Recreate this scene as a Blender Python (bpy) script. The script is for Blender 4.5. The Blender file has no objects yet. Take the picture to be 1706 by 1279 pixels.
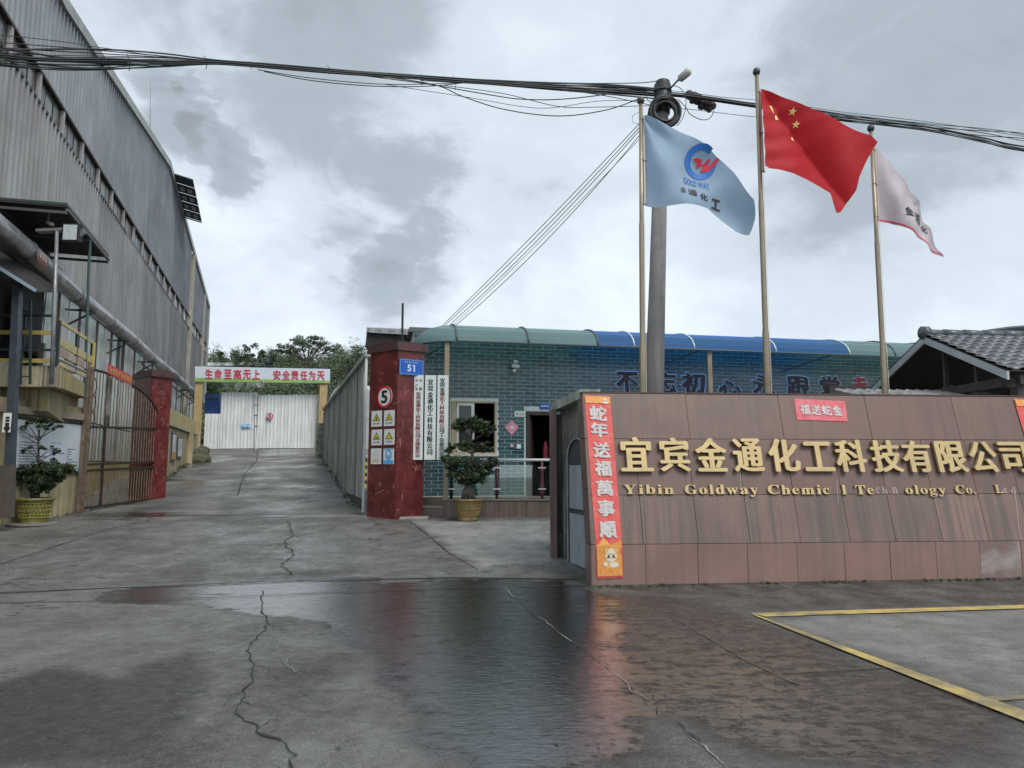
import bpy, bmesh, math, random
from mathutils import Vector, Matrix, noise
R = math.radians
sc = bpy.context.scene
C = sc.collection

# ------------------------------------------------------------------ camera
FPX = 1183.0; CX, CY = 853.0, 639.5
PITCH = math.atan(135.5/FPX); EYE = 1.6
cd = bpy.data.cameras.new('camera'); cam = bpy.data.objects.new('camera', cd); C.objects.link(cam)
cd.sensor_width = 36; cd.lens = FPX/1706*36; cd.clip_end = 2000; cd.clip_start = .05
cam.location = (0, 0, EYE); cam.rotation_euler = (R(90)+PITCH, 0, 0)
sc.camera = cam

# ------------------------------------------------------------------ world: overcast sky with drifting cloud
def pxdir(px, py):
    u = (px-CX)/FPX; v = -(py-CY)/FPX; c, s = math.cos(PITCH), math.sin(PITCH)
    return Vector((u, c-v*s, s+v*c))
w = bpy.data.worlds.new('World'); sc.world = w; w.use_nodes = True
nt = w.node_tree; N = nt.nodes; L = nt.links; N.clear()
def wn(t, **k):
    n = N.new(t)
    for a, b in k.items(): setattr(n, a, b)
    return n
out = wn('ShaderNodeOutputWorld'); bg = wn('ShaderNodeBackground'); L.new(bg.outputs[0], out.inputs[0])
sky = wn('ShaderNodeTexSky', sky_type='NISHITA'); sky.sun_disc = False
SUN_EL, SUN_AZ = R(52), R(142)
sky.sun_elevation = SUN_EL; sky.sun_rotation = SUN_AZ
tc = wn('ShaderNodeTexCoord')
def wmath(op, a, b=None, c=None):
    n = wn('ShaderNodeMath', operation=op)
    for i, x in enumerate((a, b, c)):
        if x is None: continue
        if isinstance(x, (int, float)): n.inputs[i].default_value = x
        else: L.new(x, n.inputs[i])
    return n.outputs[0]
def wnoise(scale, detail, rough=.55, dist=0, vec=None, off=(0,0,0), sq=(1,1,1.8)):
    mp = wn('ShaderNodeMapping'); mp.inputs['Location'].default_value = off; mp.inputs['Scale'].default_value = sq
    L.new(vec or tc.outputs['Generated'], mp.inputs[0])
    n = wn('ShaderNodeTexNoise'); n.inputs['Scale'].default_value = scale; n.inputs['Detail'].default_value = detail
    n.inputs['Roughness'].default_value = rough; n.inputs['Distortion'].default_value = dist
    L.new(mp.outputs[0], n.inputs[0]); return n
# warped direction for ragged cloud masses
wv = wnoise(3.2, 6, .6, .3, off=(3.1, .4, 1))
sub = wn('ShaderNodeVectorMath', operation='SUBTRACT'); L.new(wv.outputs['Color'], sub.inputs[0]); sub.inputs[1].default_value = (.5,.5,.5)
scl = wn('ShaderNodeVectorMath', operation='SCALE'); L.new(sub.outputs[0], scl.inputs[0]); scl.inputs['Scale'].default_value = .30
add = wn('ShaderNodeVectorMath', operation='ADD'); L.new(tc.outputs['Generated'], add.inputs[0]); L.new(scl.outputs[0], add.inputs[1])
def blob(px, py, r):
    d = pxdir(px, py).normalized()
    n = wn('ShaderNodeVectorMath', operation='DISTANCE'); L.new(add.outputs[0], n.inputs[0]); n.inputs[1].default_value = d
    mr = wn('ShaderNodeMapRange', interpolation_type='SMOOTHERSTEP'); L.new(n.outputs['Value'], mr.inputs[0])
    mr.inputs[1].default_value = 0; mr.inputs[2].default_value = r; mr.inputs[3].default_value = 1; mr.inputs[4].default_value = 0
    return mr.outputs[0]
dark = None
for px, py, r, s in ((600,-80,.34,.75), (540,150,.22,.72), (640,260,.17,.80), (655,380,.13,.98), (620,450,.11,.95), (650,530,.13,.8), (690,470,.10,.7), (560,330,.12,.7), (300,190,.085,.8), (350,215,.07,1.0), (410,240,.075,1.0), (445,215,.09,.6), (1500,60,.50,.75), (1420,330,.34,.55),
                     (1250,60,.25,.3), (1650,450,.25,.3), (860,330,.16,.3), (60,-300,.5,.6), (2600,200,.7,.6), (-900,300,.7,.6), (900,-900,.8,.5)):
    b = wmath('MULTIPLY', blob(px, py, r), s)
    dark = b if dark is None else wmath('MAXIMUM', dark, b)
n1 = wnoise(2.2, 9, .58, .5, off=(1.7, 2.2, .3)); n2 = wnoise(7, 8, .6, .8, off=(.2, 5, 2))
m1 = wn('ShaderNodeMapRange'); L.new(n1.outputs['Fac'], m1.inputs[0]); m1.inputs[1].default_value=.32; m1.inputs[2].default_value=.68
m2 = wn('ShaderNodeMapRange'); L.new(n2.outputs['Fac'], m2.inputs[0]); m2.inputs[1].default_value=.3; m2.inputs[2].default_value=.72
a1 = wmath('MULTIPLY', m1.outputs[0], .30); a2 = wmath('MULTIPLY', m2.outputs[0], .16)
tot = wmath('ADD', wmath('MULTIPLY', dark, .60), wmath('ADD', a1, a2))
ramp = wn('ShaderNodeValToRGB'); L.new(tot, ramp.inputs[0]); cr = ramp.color_ramp
cr.interpolation = 'EASE'
cr.elements[0].position = .08; cr.elements[0].color = (.78,.85,.93,1)
cr.elements[1].position = .98; cr.elements[1].color = (.27,.30,.34,1)
e = cr.elements.new(.42); e.color = (.60,.675,.745,1)
e = cr.elements.new(.70); e.color = (.375,.435,.485,1)
# cloud over the clear sky behind it
mul = wn('ShaderNodeVectorMath', operation='SCALE'); L.new(sky.outputs[0], mul.inputs[0]); mul.inputs['Scale'].default_value = .8
bgs = .1
cl = wn('ShaderNodeVectorMath', operation='SCALE'); L.new(ramp.outputs[0], cl.inputs[0]); cl.inputs['Scale'].default_value = 1/bgs*.80
mix = wn('ShaderNodeMix', data_type='RGBA'); mix.inputs[0].default_value = .94
L.new(mul.outputs[0], mix.inputs[6]); L.new(cl.outputs[0], mix.inputs[7])
L.new(mix.outputs[2], bg.inputs[0]); bg.inputs[1].default_value = bgs

# ------------------------------------------------------------------ sun (veiled by cloud)
sd = bpy.data.lights.new('sun', 'SUN'); sd.energy = 1.5; sd.angle = R(25); sd.color = (1,.97,.93)
sun = bpy.data.objects.new('sun', sd); C.objects.link(sun)
# light comes from behind the camera, a little to its right
sdir = Vector((math.sin(R(38))*math.cos(SUN_EL), -math.cos(R(38))*math.cos(SUN_EL), math.sin(SUN_EL)))
sun.rotation_euler = sdir.to_track_quat('Z', 'Y').to_euler()
vs = sc.view_settings; vs.view_transform = 'Standard'; vs.look = 'None'; vs.gamma = 1; vs.use_curve_mapping = False; vs.exposure = 0.62
sc.cycles.max_bounces = 6; sc.cycles.transparent_max_bounces = 12; sc.cycles.caustics_reflective = False; sc.cycles.caustics_refractive = False
try: sc.cycles.use_denoising = True
except Exception: pass

# ------------------------------------------------------------------ geometry from the survey of the photograph
def onY(px, py, Y):
    d = pxdir(px, py); return Vector((0,0,EYE)) + d*(Y/d.y)
def onplane(px, py, X0, k, yadd=0.0):          # vertical plane X = X0 + k*Y
    d = pxdir(px, py); t = X0/(d.x-k*d.y); return Vector((0,0,EYE)) + d*t
def onplaneY(px, py, Y0, k):                    # vertical plane Y = Y0 + k*X
    d = pxdir(px, py); t = Y0/(d.y-k*d.x); return Vector((0,0,EYE)) + d*t
GP = [(-1e3,0),(9.3,0),(17.3,.40),(21.7,.60),(26.3,1.10),(34.5,1.86),(40,2.52),(44,2.62),(1e4,2.62)]
def gz0(y):
    for (a,b),(c,d) in zip(GP, GP[1:]):
        if y <= c: return b+(d-b)*(y-a)/(c-a)
    return 2.62
def gz(y): return sum(gz0(y+o) for o in (-.9,-.45,0,.45,.9))/5
def ground(px, py):
    d = pxdir(px, py); lo, hi = .5, 80
    t = lo
    while t < hi:
        p = Vector((0,0,EYE)) + d*(t/d.y)
        if p.z <= gz(p.y): return Vector((p.x, p.y, gz(p.y)))
        t += .02
    return p
def proj(p):
    c, s = math.cos(PITCH), math.sin(PITCH); x, y, z = p[0], p[1], p[2]-EYE
    zc = y*c+z*s; yc = -y*s+z*c
    if zc < .01: return (1e6, 1e6)
    return (CX+FPX*x/zc, CY-FPX*yc/zc)

# ------------------------------------------------------------------ materials
MATS = {}
def mat(name, col, rough=.6, col2=None, scale=4, bump=0, bscale=40, metal=0, streak=None, sstr=.5, spec=None, dirt=None, coat=0, sq=(1,1,1), det=6, lo=.35, hi=.65, ssc=(11,11,.45)):
    if name in MATS: return MATS[name]
    m = bpy.data.materials.new(name); m.use_nodes = True; t = m.node_tree; n = t.nodes; l = t.links
    b = n['Principled BSDF']; b.inputs['Base Color'].default_value = (*col,1); b.inputs['Roughness'].default_value = rough; b.inputs['Metallic'].default_value = metal
    if spec is not None: b.inputs['Specular IOR Level'].default_value = spec
    if coat: b.inputs['Coat Weight'].default_value = coat; b.inputs['Coat Roughness'].default_value = .15
    tc = n.new('ShaderNodeTexCoord')
    def noi(sc_, de=det, s3=(1,1,1), off=0):
        mp = n.new('ShaderNodeMapping'); mp.inputs['Scale'].default_value = s3; mp.inputs['Location'].default_value = (off,off*.7,off*.3)
        l.new(tc.outputs['Object'], mp.inputs[0]); q = n.new('ShaderNodeTexNoise'); q.inputs['Scale'].default_value = sc_; q.inputs['Detail'].default_value = de
        q.inputs['Roughness'].default_value = .62
        l.new(mp.outputs[0], q.inputs[0]); return q.outputs['Fac']
    def rng(x, a, c, d=0, e_=1):
        r = n.new('ShaderNodeMapRange'); l.new(x, r.inputs[0])
        for i, v in zip((1,2,3,4), (a,c,d,e_)): r.inputs[i].default_value = v
        return r.outputs[0]
    def mx(f, a, c):
        q = n.new('ShaderNodeMix'); q.data_type = 'RGBA'; l.new(f, q.inputs[0])
        for i, v in ((6,a),(7,c)):
            if isinstance(v, tuple): q.inputs[i].default_value = (*v,1)
            else: l.new(v, q.inputs[i])
        return q.outputs[2]
    cur = None
    if col2: cur = mx(rng(noi(scale, s3=sq), lo, hi), col, col2)
    if streak:
        f = rng(noi(1, 3, ssc, 3.3), .44, .68, 0, sstr)
        cur = mx(f, cur if cur is not None else col, streak)
    if dirt:
        f = rng(noi(1.3, 8, (1,1,1), 9.1), .5, .72, 0, .8)
        cur = mx(f, cur if cur is not None else col, dirt)
    if cur is not None:
        l.new(cur, b.inputs['Base Color'])
        l.new(rng(noi(scale*1.7, 4, off=5), .3, .7, max(.03, rough-.1), min(1, rough+.12)), b.inputs['Roughness'])
    if bump:
        bu = n.new('ShaderNodeBump'); bu.inputs['Strength'].default_value = bump; bu.inputs['Distance'].default_value = .02
        l.new(noi(bscale, 6), bu.inputs['Height']); l.new(bu.outputs[0], b.inputs['Normal'])
    MATS[name] = m; return m
def sheetmat(name, tint, diff, alpha):        # translucent plastic sheet
    m = bpy.data.materials.new(name); m.use_nodes = True; t = m.node_tree; n = t.nodes; l = t.links; n.clear()
    o = n.new('ShaderNodeOutputMaterial'); tr = n.new('ShaderNodeBsdfTransparent'); tr.inputs[0].default_value = (*tint,1)
    p = n.new('ShaderNodeBsdfPrincipled'); p.inputs['Base Color'].default_value = (*diff,1); p.inputs['Roughness'].default_value = .25
    tl = n.new('ShaderNodeBsdfTranslucent'); tl.inputs[0].default_value = (*tint,1)
    a = n.new('ShaderNodeMixShader'); a.inputs[0].default_value = .4; l.new(p.outputs[0], a.inputs[1]); l.new(tl.outputs[0], a.inputs[2])
    x = n.new('ShaderNodeMixShader'); x.inputs[0].default_value = alpha; l.new(tr.outputs[0], x.inputs[1]); l.new(a.outputs[0], x.inputs[2])
    l.new(x.outputs[0], o.inputs[0]); MATS[name] = m; return m
def glassmat(name, tint=(.8,.9,.87), a=.18):
    m = bpy.data.materials.new(name); m.use_nodes = True; t = m.node_tree; n = t.nodes; l = t.links; n.clear()
    o = n.new('ShaderNodeOutputMaterial'); tr = n.new('ShaderNodeBsdfTransparent'); tr.inputs[0].default_value = (*tint,1)
    g = n.new('ShaderNodeBsdfGlossy'); g.inputs['Roughness'].default_value = .03; f = n.new('ShaderNodeFresnel'); f.inputs[0].default_value = 1.5
    mm = n.new('ShaderNodeMath'); mm.operation = 'ADD'; mm.inputs[1].default_value = a*.3; l.new(f.outputs[0], mm.inputs[0])
    x = n.new('ShaderNodeMixShader'); l.new(mm.outputs[0], x.inputs[0]); l.new(tr.outputs[0], x.inputs[1]); l.new(g.outputs[0], x.inputs[2])
    l.new(x.outputs[0], o.inputs[0]); MATS[name] = m; return m

# ------------------------------------------------------------------ mesh builder
ORG = {}
class MB:
    def __init__(s): s.v = []; s.f = []; s.m = []; s.uv = None
    def add(s, vs, fs, mi=0):
        b = len(s.v); s.v += [tuple(x) for x in vs]; s.f += [tuple(b+i for i in f) for f in fs]; s.m += [mi]*len(fs); return s
    def obox(s, o, a, b, c, mi=0):               # box from corner o with edge vectors a, b, c
        o, a, b, c = map(Vector, (o,a,b,c)); P = [o, o+a, o+a+b, o+b, o+c, o+a+c, o+a+b+c, o+b+c]
        F = [(0,3,2,1),(4,5,6,7),(0,1,5,4),(1,2,6,5),(2,3,7,6),(3,0,4,7)]
        if a.cross(b).dot(c) < 0: F = [tuple(reversed(f)) for f in F]
        return s.add(P, F, mi)
    def box(s, x0, x1, y0, y1, z0, z1, mi=0): return s.obox((x0,y0,z0), (x1-x0,0,0), (0,y1-y0,0), (0,0,z1-z0), mi)
    def bar(s, p, q, wd, ht=None, up=(0,0,1), mi=0):
        p, q = Vector(p), Vector(q); d = (q-p).normalized(); up = Vector(up)
        if abs(d.dot(up)) > .97: up = Vector((0,1,0)) if abs(d.y) < .9 else Vector((1,0,0))
        a = d.cross(up).normalized()*wd; b = a.cross(d).normalized()*(ht or wd)
        return s.obox(p-a/2-b/2, q-p, a, b, mi)
    def tube(s, pts, r, n=8, mi=0, cap=True, closed=False):
        pts = [Vector(p) for p in pts]; k = len(pts); rr = r if isinstance(r, (list,tuple)) else [r]*k
        V = []; up = None
        for i, p in enumerate(pts):
            a = pts[(i+1)%k] if (i < k-1 or closed) else p; b = pts[i-1] if (i > 0 or closed) else p
            d = (a-b).normalized() if (a-b).length > 1e-9 else Vector((0,0,1))
            if up is None: up = d.orthogonal().normalized()
            up = (up - d*up.dot(d)); up = up.normalized() if up.length > 1e-6 else d.orthogonal().normalized()
            e = d.cross(up)
            for j in range(n):
                t = 2*math.pi*j/n; V.append(p+(up*math.cos(t)+e*math.sin(t))*rr[i])
        F = []
        for i in range(k if closed else k-1):
            for j in range(n):
                q = (i+1)%k; F.append((i*n+j, i*n+(j+1)%n, q*n+(j+1)%n, q*n+j))
        if cap and not closed: F.append(tuple(range(n-1,-1,-1))); F.append(tuple((k-1)*n+j for j in range(n)))
        return s.add(V, F, mi)
    def lathe(s, c, prof, n=24, mi=0):
        c = Vector(c); V = []; F = []
        for (r, z) in prof:
            for j in range(n): t = 2*math.pi*j/n; V.append(c+Vector((r*math.cos(t), r*math.sin(t), z)))
        for i in range(len(prof)-1):
            for j in range(n): F.append((i*n+j, i*n+(j+1)%n, (i+1)*n+(j+1)%n, (i+1)*n+j))
        return s.add(V, F, mi)
    def poly(s, pts, ext=None, mi=0):
        pts = [Vector(p) for p in pts]; n = len(pts)
        if ext is None: return s.add(pts, [tuple(range(n))], mi)
        ext = Vector(ext); F = [tuple(range(n)), tuple(range(2*n-1, n-1, -1))] + [((i+1)%n, i, n+i, n+(i+1)%n) for i in range(n)]
        return s.add(pts+[p+ext for p in pts], F, mi)
    def build(s, name, m, parent=None, smooth=False, bevel=0, label=None):
        me = bpy.data.meshes.new(name); o0 = ORG.get(parent.name, Vector()) if parent else Vector()
        me.from_pydata([(v[0]-o0.x, v[1]-o0.y, v[2]-o0.z) for v in s.v], [], s.f)
        for x in (m if isinstance(m, (list,tuple)) else [m]): me.materials.append(x)
        if isinstance(m, (list,tuple)): me.polygons.foreach_set('material_index', s.m)
        if smooth: me.polygons.foreach_set('use_smooth', [True]*len(me.polygons))
        o = bpy.data.objects.new(name, me); C.objects.link(o)
        if parent: o.parent = parent; ORG[o.name] = o0
        if bevel:
            md = o.modifiers.new('bevel', 'BEVEL'); md.width = bevel; md.segments = 2; md.limit_method = 'ANGLE'
        if label: o['label'] = label
        return o
def tag(o, label, cat=None, group=None, kind=None):
    if label: o['label'] = label
    if cat: o['category'] = cat
    if group: o['group'] = group
    if kind: o['kind'] = kind
    return o
def thing(name, loc, label, cat, group=None):
    o = bpy.data.objects.new(name, None); C.objects.link(o); o.location = loc; o.empty_display_size = .2
    ORG[o.name] = Vector(loc); return tag(o, label, cat, group)
def copy_tree(o, parent=None):
    c = o.copy(); C.objects.link(c)
    if parent: c.parent = parent
    for ch in [x for x in list(bpy.data.objects) if x.parent == o]: copy_tree(ch, c)
    return c

# ------------------------------------------------------------------ lettering
def tri_text(s, ext=0.0, res=2):
    cu = bpy.data.curves.new('txt', 'FONT'); cu.body = s; cu.size = 1; cu.resolution_u = res; cu.extrude = ext
    o = bpy.data.objects.new('txt', cu); C.objects.link(o)
    dg = bpy.context.evaluated_depsgraph_get(); me = bpy.data.meshes.new_from_object(o.evaluated_get(dg))
    V = [v.co.copy() for v in me.vertices]; F = [tuple(p.vertices) for p in me.polygons]
    bpy.data.objects.remove(o); bpy.data.curves.remove(cu); bpy.data.meshes.remove(me)
    return V, F
_TC = {}
def glyph(s, nib=(), ext=0.0, res=2, warp=0, seed=0):
    """verts/faces in a unit box: x,y 0..1 over the ink; nib = offsets that thicken the strokes"""
    key = (s, tuple(nib), ext, res, warp, seed)
    if key in _TC: return _TC[key]
    V, F = tri_text(s, ext, res)
    if warp:
        for v in V:
            q = noise.noise_vector(Vector((v.x*2.2+seed*7.1, v.y*2.2, seed))); v.x += q.x*warp; v.y += q.y*warp
    AV, AF = [], []
    for i, (dx, dy) in enumerate(nib or ((0,0),)):
        b = len(AV); AV += [Vector((v.x+dx, v.y+dy, v.z+i*.0005)) for v in V]; AF += [tuple(b+k for k in f) for f in F]
    x0 = min(v.x for v in AV); x1 = max(v.x for v in AV); y0 = min(v.y for v in AV); y1 = max(v.y for v in AV)
    r = ([Vector(((v.x-x0)/(x1-x0), (v.y-y0)/(y1-y0), v.z)) for v in AV], AF, x1-x0, y1-y0)
    _TC[key] = r; return r
def ring(w, h=None, n=8):
    h = w if h is None else h; return tuple((w*math.cos(2*math.pi*i/n), h*math.sin(2*math.pi*i/n)) for i in range(n)) + ((0,0),)
def pen(w, ang=-.75, n=5): return tuple((w*math.cos(ang)*(t/(n-1)-.5)*2, w*math.sin(ang)*(t/(n-1)-.5)*2) for t in range(n))
def mathbold(s):
    r = ''
    for ch in s:
        if 'A' <= ch <= 'Z': r += chr(0x1D400+ord(ch)-65)
        elif 'a' <= ch <= 'z': r += chr(0x1D41A+ord(ch)-97)
        else: r += ch
    return r
def put(mb, g, fn, mi=0):      # fn(u, v, depth) -> point ; u,v in 0..1
    V, F = g[0], g[1]; mb.add([fn(v.x, v.y, v.z) for v in V], F, mi)
def rectfn(o, a, b, n, zs=1.0):
    o, a, b, n = map(Vector, (o,a,b,n)); return lambda u, v, z: o+a*u+b*v+n*(z*zs)
def disc(mb, o, a, b, n, cu, cv, ru, rv, z, mi, k=28, r_in=0.0):
    """disc or ring on the frame o + a*u + b*v, u,v in metres"""
    P = lambda r, t: o+a*(cu+ru*r*math.cos(t))+b*(cv+rv*r*math.sin(t))+n*z
    if r_in: 
        V = [P(1, 2*math.pi*i/k) for i in range(k)]+[P(r_in, 2*math.pi*i/k) for i in range(k)]
        mb.add(V, [(i, (i+1)%k, k+(i+1)%k, k+i) for i in range(k)], mi)
    else: mb.add([P(1, 2*math.pi*i/k) for i in range(k)], [tuple(range(k))], mi)

# common materials
steel = mat('weathered_steel', (.24,.25,.26), .45, (.16,.16,.17), 3, .1, 60, metal=.4)
darksteel = mat('dark_painted_steel', (.035,.05,.055), .45, (.055,.06,.06), 4)
black = mat('black_rubber', (.014,.015,.016), .5)
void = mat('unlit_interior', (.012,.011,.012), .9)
white = mat('white_enamel', (.78,.8,.78), .35, (.66,.69,.67), 3, streak=(.45,.46,.42), sstr=.4)
# ================================================================== GROUND
VPK = -.3229*1.0065/1.0     # direction of the lane and the long hall
def fbm(x, y, o=4, s=0.0):
    return noise.fractal(Vector((x, y, s)), .9, 2.1, o)
def inpoly(x, y, P):
    c = False; n = len(P)
    for i in range(n):
        x1, y1 = P[i]; x2, y2 = P[i-1]
        if (y1 > y) != (y2 > y) and x < (x2-x1)*(y-y1)/(y2-y1)+x1: c = not c
    return c
def pdist(x, y, P):
    best = 1e9; n = len(P)
    for i in range(n):
        x1, y1 = P[i]; x2, y2 = P[i-1]; dx, dy = x2-x1, y2-y1; t = max(0, min(1, ((x-x1)*dx+(y-y1)*dy)/(dx*dx+dy*dy+1e-12)))
        d = math.hypot(x-x1-t*dx, y-y1-t*dy); best = min(best, d)
    return best if inpoly(x, y, P) else -best
def sst(a, b, x):
    t = max(0, min(1, (x-a)/(b-a))); return t*t*(3-2*t)
def gpoly(pts): return [tuple(ground(*p)[:2]) for p in pts]
PUD = gpoly([(330,1000),(470,975),(700,968),(960,962),(1000,990),(1080,1100),(1130,1279),(800,1279),(690,1200),(610,1100),(520,1040),(400,1020)])
PUD2 = gpoly([(150,985),(500,962),(640,960),(640,1000),(480,1030),(330,1010),(180,1008)])
BROWN = gpoly([(930,960),(1000,985),(1150,992),(1260,1030),(1480,1110),(1706,1195),(1706,1279),(1250,1279),(1080,1180),(960,1060)])  # wet ground; the brown wall's reflection is partly painted as dark tone
SLOT = gpoly([(1290,1035),(1500,1020),(1706,1015),(1706,1150),(1640,1130),(1480,1100),(1400,1065)])
MOSS = gpoly([(1010,978),(1350,962),(1720,950),(1720,1006),(1270,1022),(1160,1000)])
SHINE = gpoly([(400,985),(560,975),(660,985),(680,1020),(740,1080),(900,1180),(960,1279),(820,1279),(700,1180),(600,1090),(520,1040),(420,1010)])
DL = gpoly([(0,1140),(90,1110),(200,1135),(215,1180),(120,1279),(-60,1279),(-60,1160)])
DL2 = gpoly([(225,1110),(330,1085),(350,1130),(250,1279),(90,1279),(160,1190)])
SHDRY = gpoly([(690,868),(925,866),(925,935),(800,945),(740,905)])
DARK_REFL = gpoly([(720,975),(930,985),(1010,1100),(1060,1279),(960,1279),(860,1140),(690,1080),(620,1020)])  # wet ground with the dark office reflection painted into its tone
CHALK = gpoly([(455,1050),(480,1045),(500,1075),(560,1120),(600,1130),(500,1140),(470,1110),(440,1085)])
xs = sorted(set([-400,-150,-60,-40] + [-30+i*.6 for i in range(34)] + [-9.6+i*.07 for i in range(0, 268)] + [9.2+i*.6 for i in range(18)] + [24,40,80,200,500]))
ys = [-60,-20,-6,-2,0,1,2,2.6,3] + [3.2+i*.06 for i in range(0,160)] + [12.8+i*.2 for i in range(0,150)] + [43,46,52,60,80,120,200,400,900]
gv = []; wet = []; tone = []; sL0 = ground(986,975)
for y in ys:
    z0 = gz(y)
    for x in xs:
        near = -10 < x < 9.5 and 3 < y < 22
        wt = .28; tn = .5
        if near:
            n1_ = fbm(x*.9, y*.9, 5, 1.3); n2_ = fbm(x*3.1, y*3.1, 4, 7.7); nn = n1_*.35+n2_*.18
            def inside(P, soft=.25, amp=.55): return sst(-soft, soft, pdist(x, y, P)+nn*amp)
            wt = .33+.24*sst(.0,.8,n1_+.3)
            tn = .43+.20*n1_+.10*n2_-.10*sum(math.exp(-((x-tx+.10*(y-4))/.16)**2) for tx in (-1.9,-.2))*(.5+.5*noise.noise(Vector((x*2,y*.6,8))))
            a = inside(BROWN); wt = max(wt, (.64+.10*n1_)*a); tn = tn*(1-a)+a*(.12+.12*n2_)
            a = inside(SLOT); wt = wt*(1-a)+a*(.42+.22*n1_); tn = tn*(1-a)+a*(.56+.16*n2_)
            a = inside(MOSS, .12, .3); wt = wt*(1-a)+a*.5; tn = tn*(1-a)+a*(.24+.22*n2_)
            a = inside(PUD2); wt = max(wt, .88*a)
            a = inside(PUD); wt = max(wt, a*(.86+.25*n2_)); tn = tn*(1-.55*a)
            a = inside(DARK_REFL); wt = wt*(1-a)+a*.84; tn = tn*(1-.85*a)
            a = inside(SHINE,.3,.5); wt = wt*(1-a)+a*.93
            a = inside(DL, .12, .3); wt = max(wt, .45*a); tn = tn*(1-a)+a*.10
            a = inside(DL2, .12, .3); wt = max(wt, .5*a); tn = tn*(1-a)+a*.14
            a = inside(SHDRY, .2, .4); tn = tn*(1-a)+a*(.72+.1*n2_); wt = wt*(1-a)+a*.2
            if 9.6 < y < 17: tn *= .93+.12*n2_
            # a damp band in front of the drain and wheel tracks running up the lane
        tr = 0
        u = x-VPK*y
        if y > 9:
            for tu in (.6, 2.3):
                tr = max(tr, math.exp(-((u+3.6-tu)/.35)**2))
            tn -= .10*tr*(.5+.5*noise.noise(Vector((x*.7,y*.3,2))))
            if y > 17: tn = .44+.26*fbm(x*.9, y*.9, 5, 3.1)-.14*tr; wt = .34+.35*sst(0,.8,fbm(x*.6,y*.6,4,9.1)+.2)
        if y > 12 and near:  # contact shade painted into the tone along wall, fence and gate feet
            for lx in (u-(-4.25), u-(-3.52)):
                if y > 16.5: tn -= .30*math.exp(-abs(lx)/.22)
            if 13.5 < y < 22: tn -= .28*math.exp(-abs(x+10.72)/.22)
        if x > .9 and near: tn -= .22*math.exp(-abs(y-(sL0[1]+.085*(x-sL0[0])))/.16)  # painted contact shade along the sign wall foot
        gv.append((x, y, z0+(.008*noise.noise(Vector((x*.7,y*.7,0))) if near and wt < .5 else 0))); wet.append(min(1,max(0,wt))); tone.append(min(1,max(0,tn)))
nx = len(xs)
me = bpy.data.meshes.new('ground')
me.from_pydata(gv, [], [(j*nx+i, j*nx+i+1, (j+1)*nx+i+1, (j+1)*nx+i) for j in range(len(ys)-1) for i in range(nx-1)])
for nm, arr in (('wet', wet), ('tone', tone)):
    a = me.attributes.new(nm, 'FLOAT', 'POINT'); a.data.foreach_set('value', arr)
me.polygons.foreach_set('use_smooth', [True]*len(me.polygons))
gm = bpy.data.materials.new('wet_concrete'); gm.use_nodes = True; t = gm.node_tree; n = t.nodes; l = t.links; b = n['Principled BSDF']
def G(tp, **k):
    q = n.new(tp)
    for a_, b_ in k.items(): setattr(q, a_, b_)
    return q
aw = G('ShaderNodeAttribute', attribute_name='wet'); at = G('ShaderNodeAttribute', attribute_name='tone'); gtc = G('ShaderNodeTexCoord')
def gn(scale, det=6, sq=(1,1,1), ro=.6, dist=0):
    mp = G('ShaderNodeMapping'); mp.inputs['Scale'].default_value = sq; l.new(gtc.outputs['Object'], mp.inputs[0])
    q = G('ShaderNodeTexNoise'); q.inputs['Scale'].default_value = scale; q.inputs['Detail'].default_value = det; q.inputs['Roughness'].default_value = ro; q.inputs['Distortion'].default_value = dist
    l.new(mp.outputs[0], q.inputs[0]); return q.outputs['Fac']
def gm_(op, a, b_=None, c=None, clamp=False):
    q = G('ShaderNodeMath', operation=op, use_clamp=clamp)
    for i, x in enumerate((a, b_, c)):
        if x is None: continue
        if isinstance(x, (int,float)): q.inputs[i].default_value = x
        else: l.new(x, q.inputs[i])
    return q.outputs[0]
def gr(x, a, c, d=0, e_=1, it='LINEAR'):
    q = G('ShaderNodeMapRange', interpolation_type=it); l.new(x, q.inputs[0])
    for i, v in zip((1,2,3,4), (a,c,d,e_)): q.inputs[i].default_value = v
    return q.outputs[0]
fine = gn(60, 8, ro=.7); mid = gn(9, 9, ro=.68, dist=.3); big = gn(1.4, 6); grit = gn(240, 3, ro=.8)
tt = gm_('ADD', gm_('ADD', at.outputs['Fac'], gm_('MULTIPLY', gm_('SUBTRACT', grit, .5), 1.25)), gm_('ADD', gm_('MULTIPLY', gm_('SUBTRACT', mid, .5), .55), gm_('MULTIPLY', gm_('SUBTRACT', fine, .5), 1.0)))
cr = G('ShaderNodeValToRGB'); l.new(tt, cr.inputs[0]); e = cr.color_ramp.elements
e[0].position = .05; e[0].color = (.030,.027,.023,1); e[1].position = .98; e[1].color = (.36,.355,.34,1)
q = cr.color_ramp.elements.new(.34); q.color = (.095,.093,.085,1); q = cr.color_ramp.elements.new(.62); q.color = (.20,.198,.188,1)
strk = gn(4.2, 9, (.9,1.9,1), .78, .7)
ww = gm_('ADD', gm_('ADD', aw.outputs['Fac'], gm_('ADD', gm_('MULTIPLY', gm_('SUBTRACT', mid, .5), .75), gm_('MULTIPLY', gm_('SUBTRACT', fine, .5), .45))), gm_('MULTIPLY', gm_('SUBTRACT', strk, .5), gr(aw.outputs['Fac'], .35, .9, .5, 1.9)), clamp=True)
wetf = gr(ww, .60, .71, it='SMOOTHSTEP')
damp = gr(aw.outputs['Fac'], .5, .85, it='SMOOTHSTEP')
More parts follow.
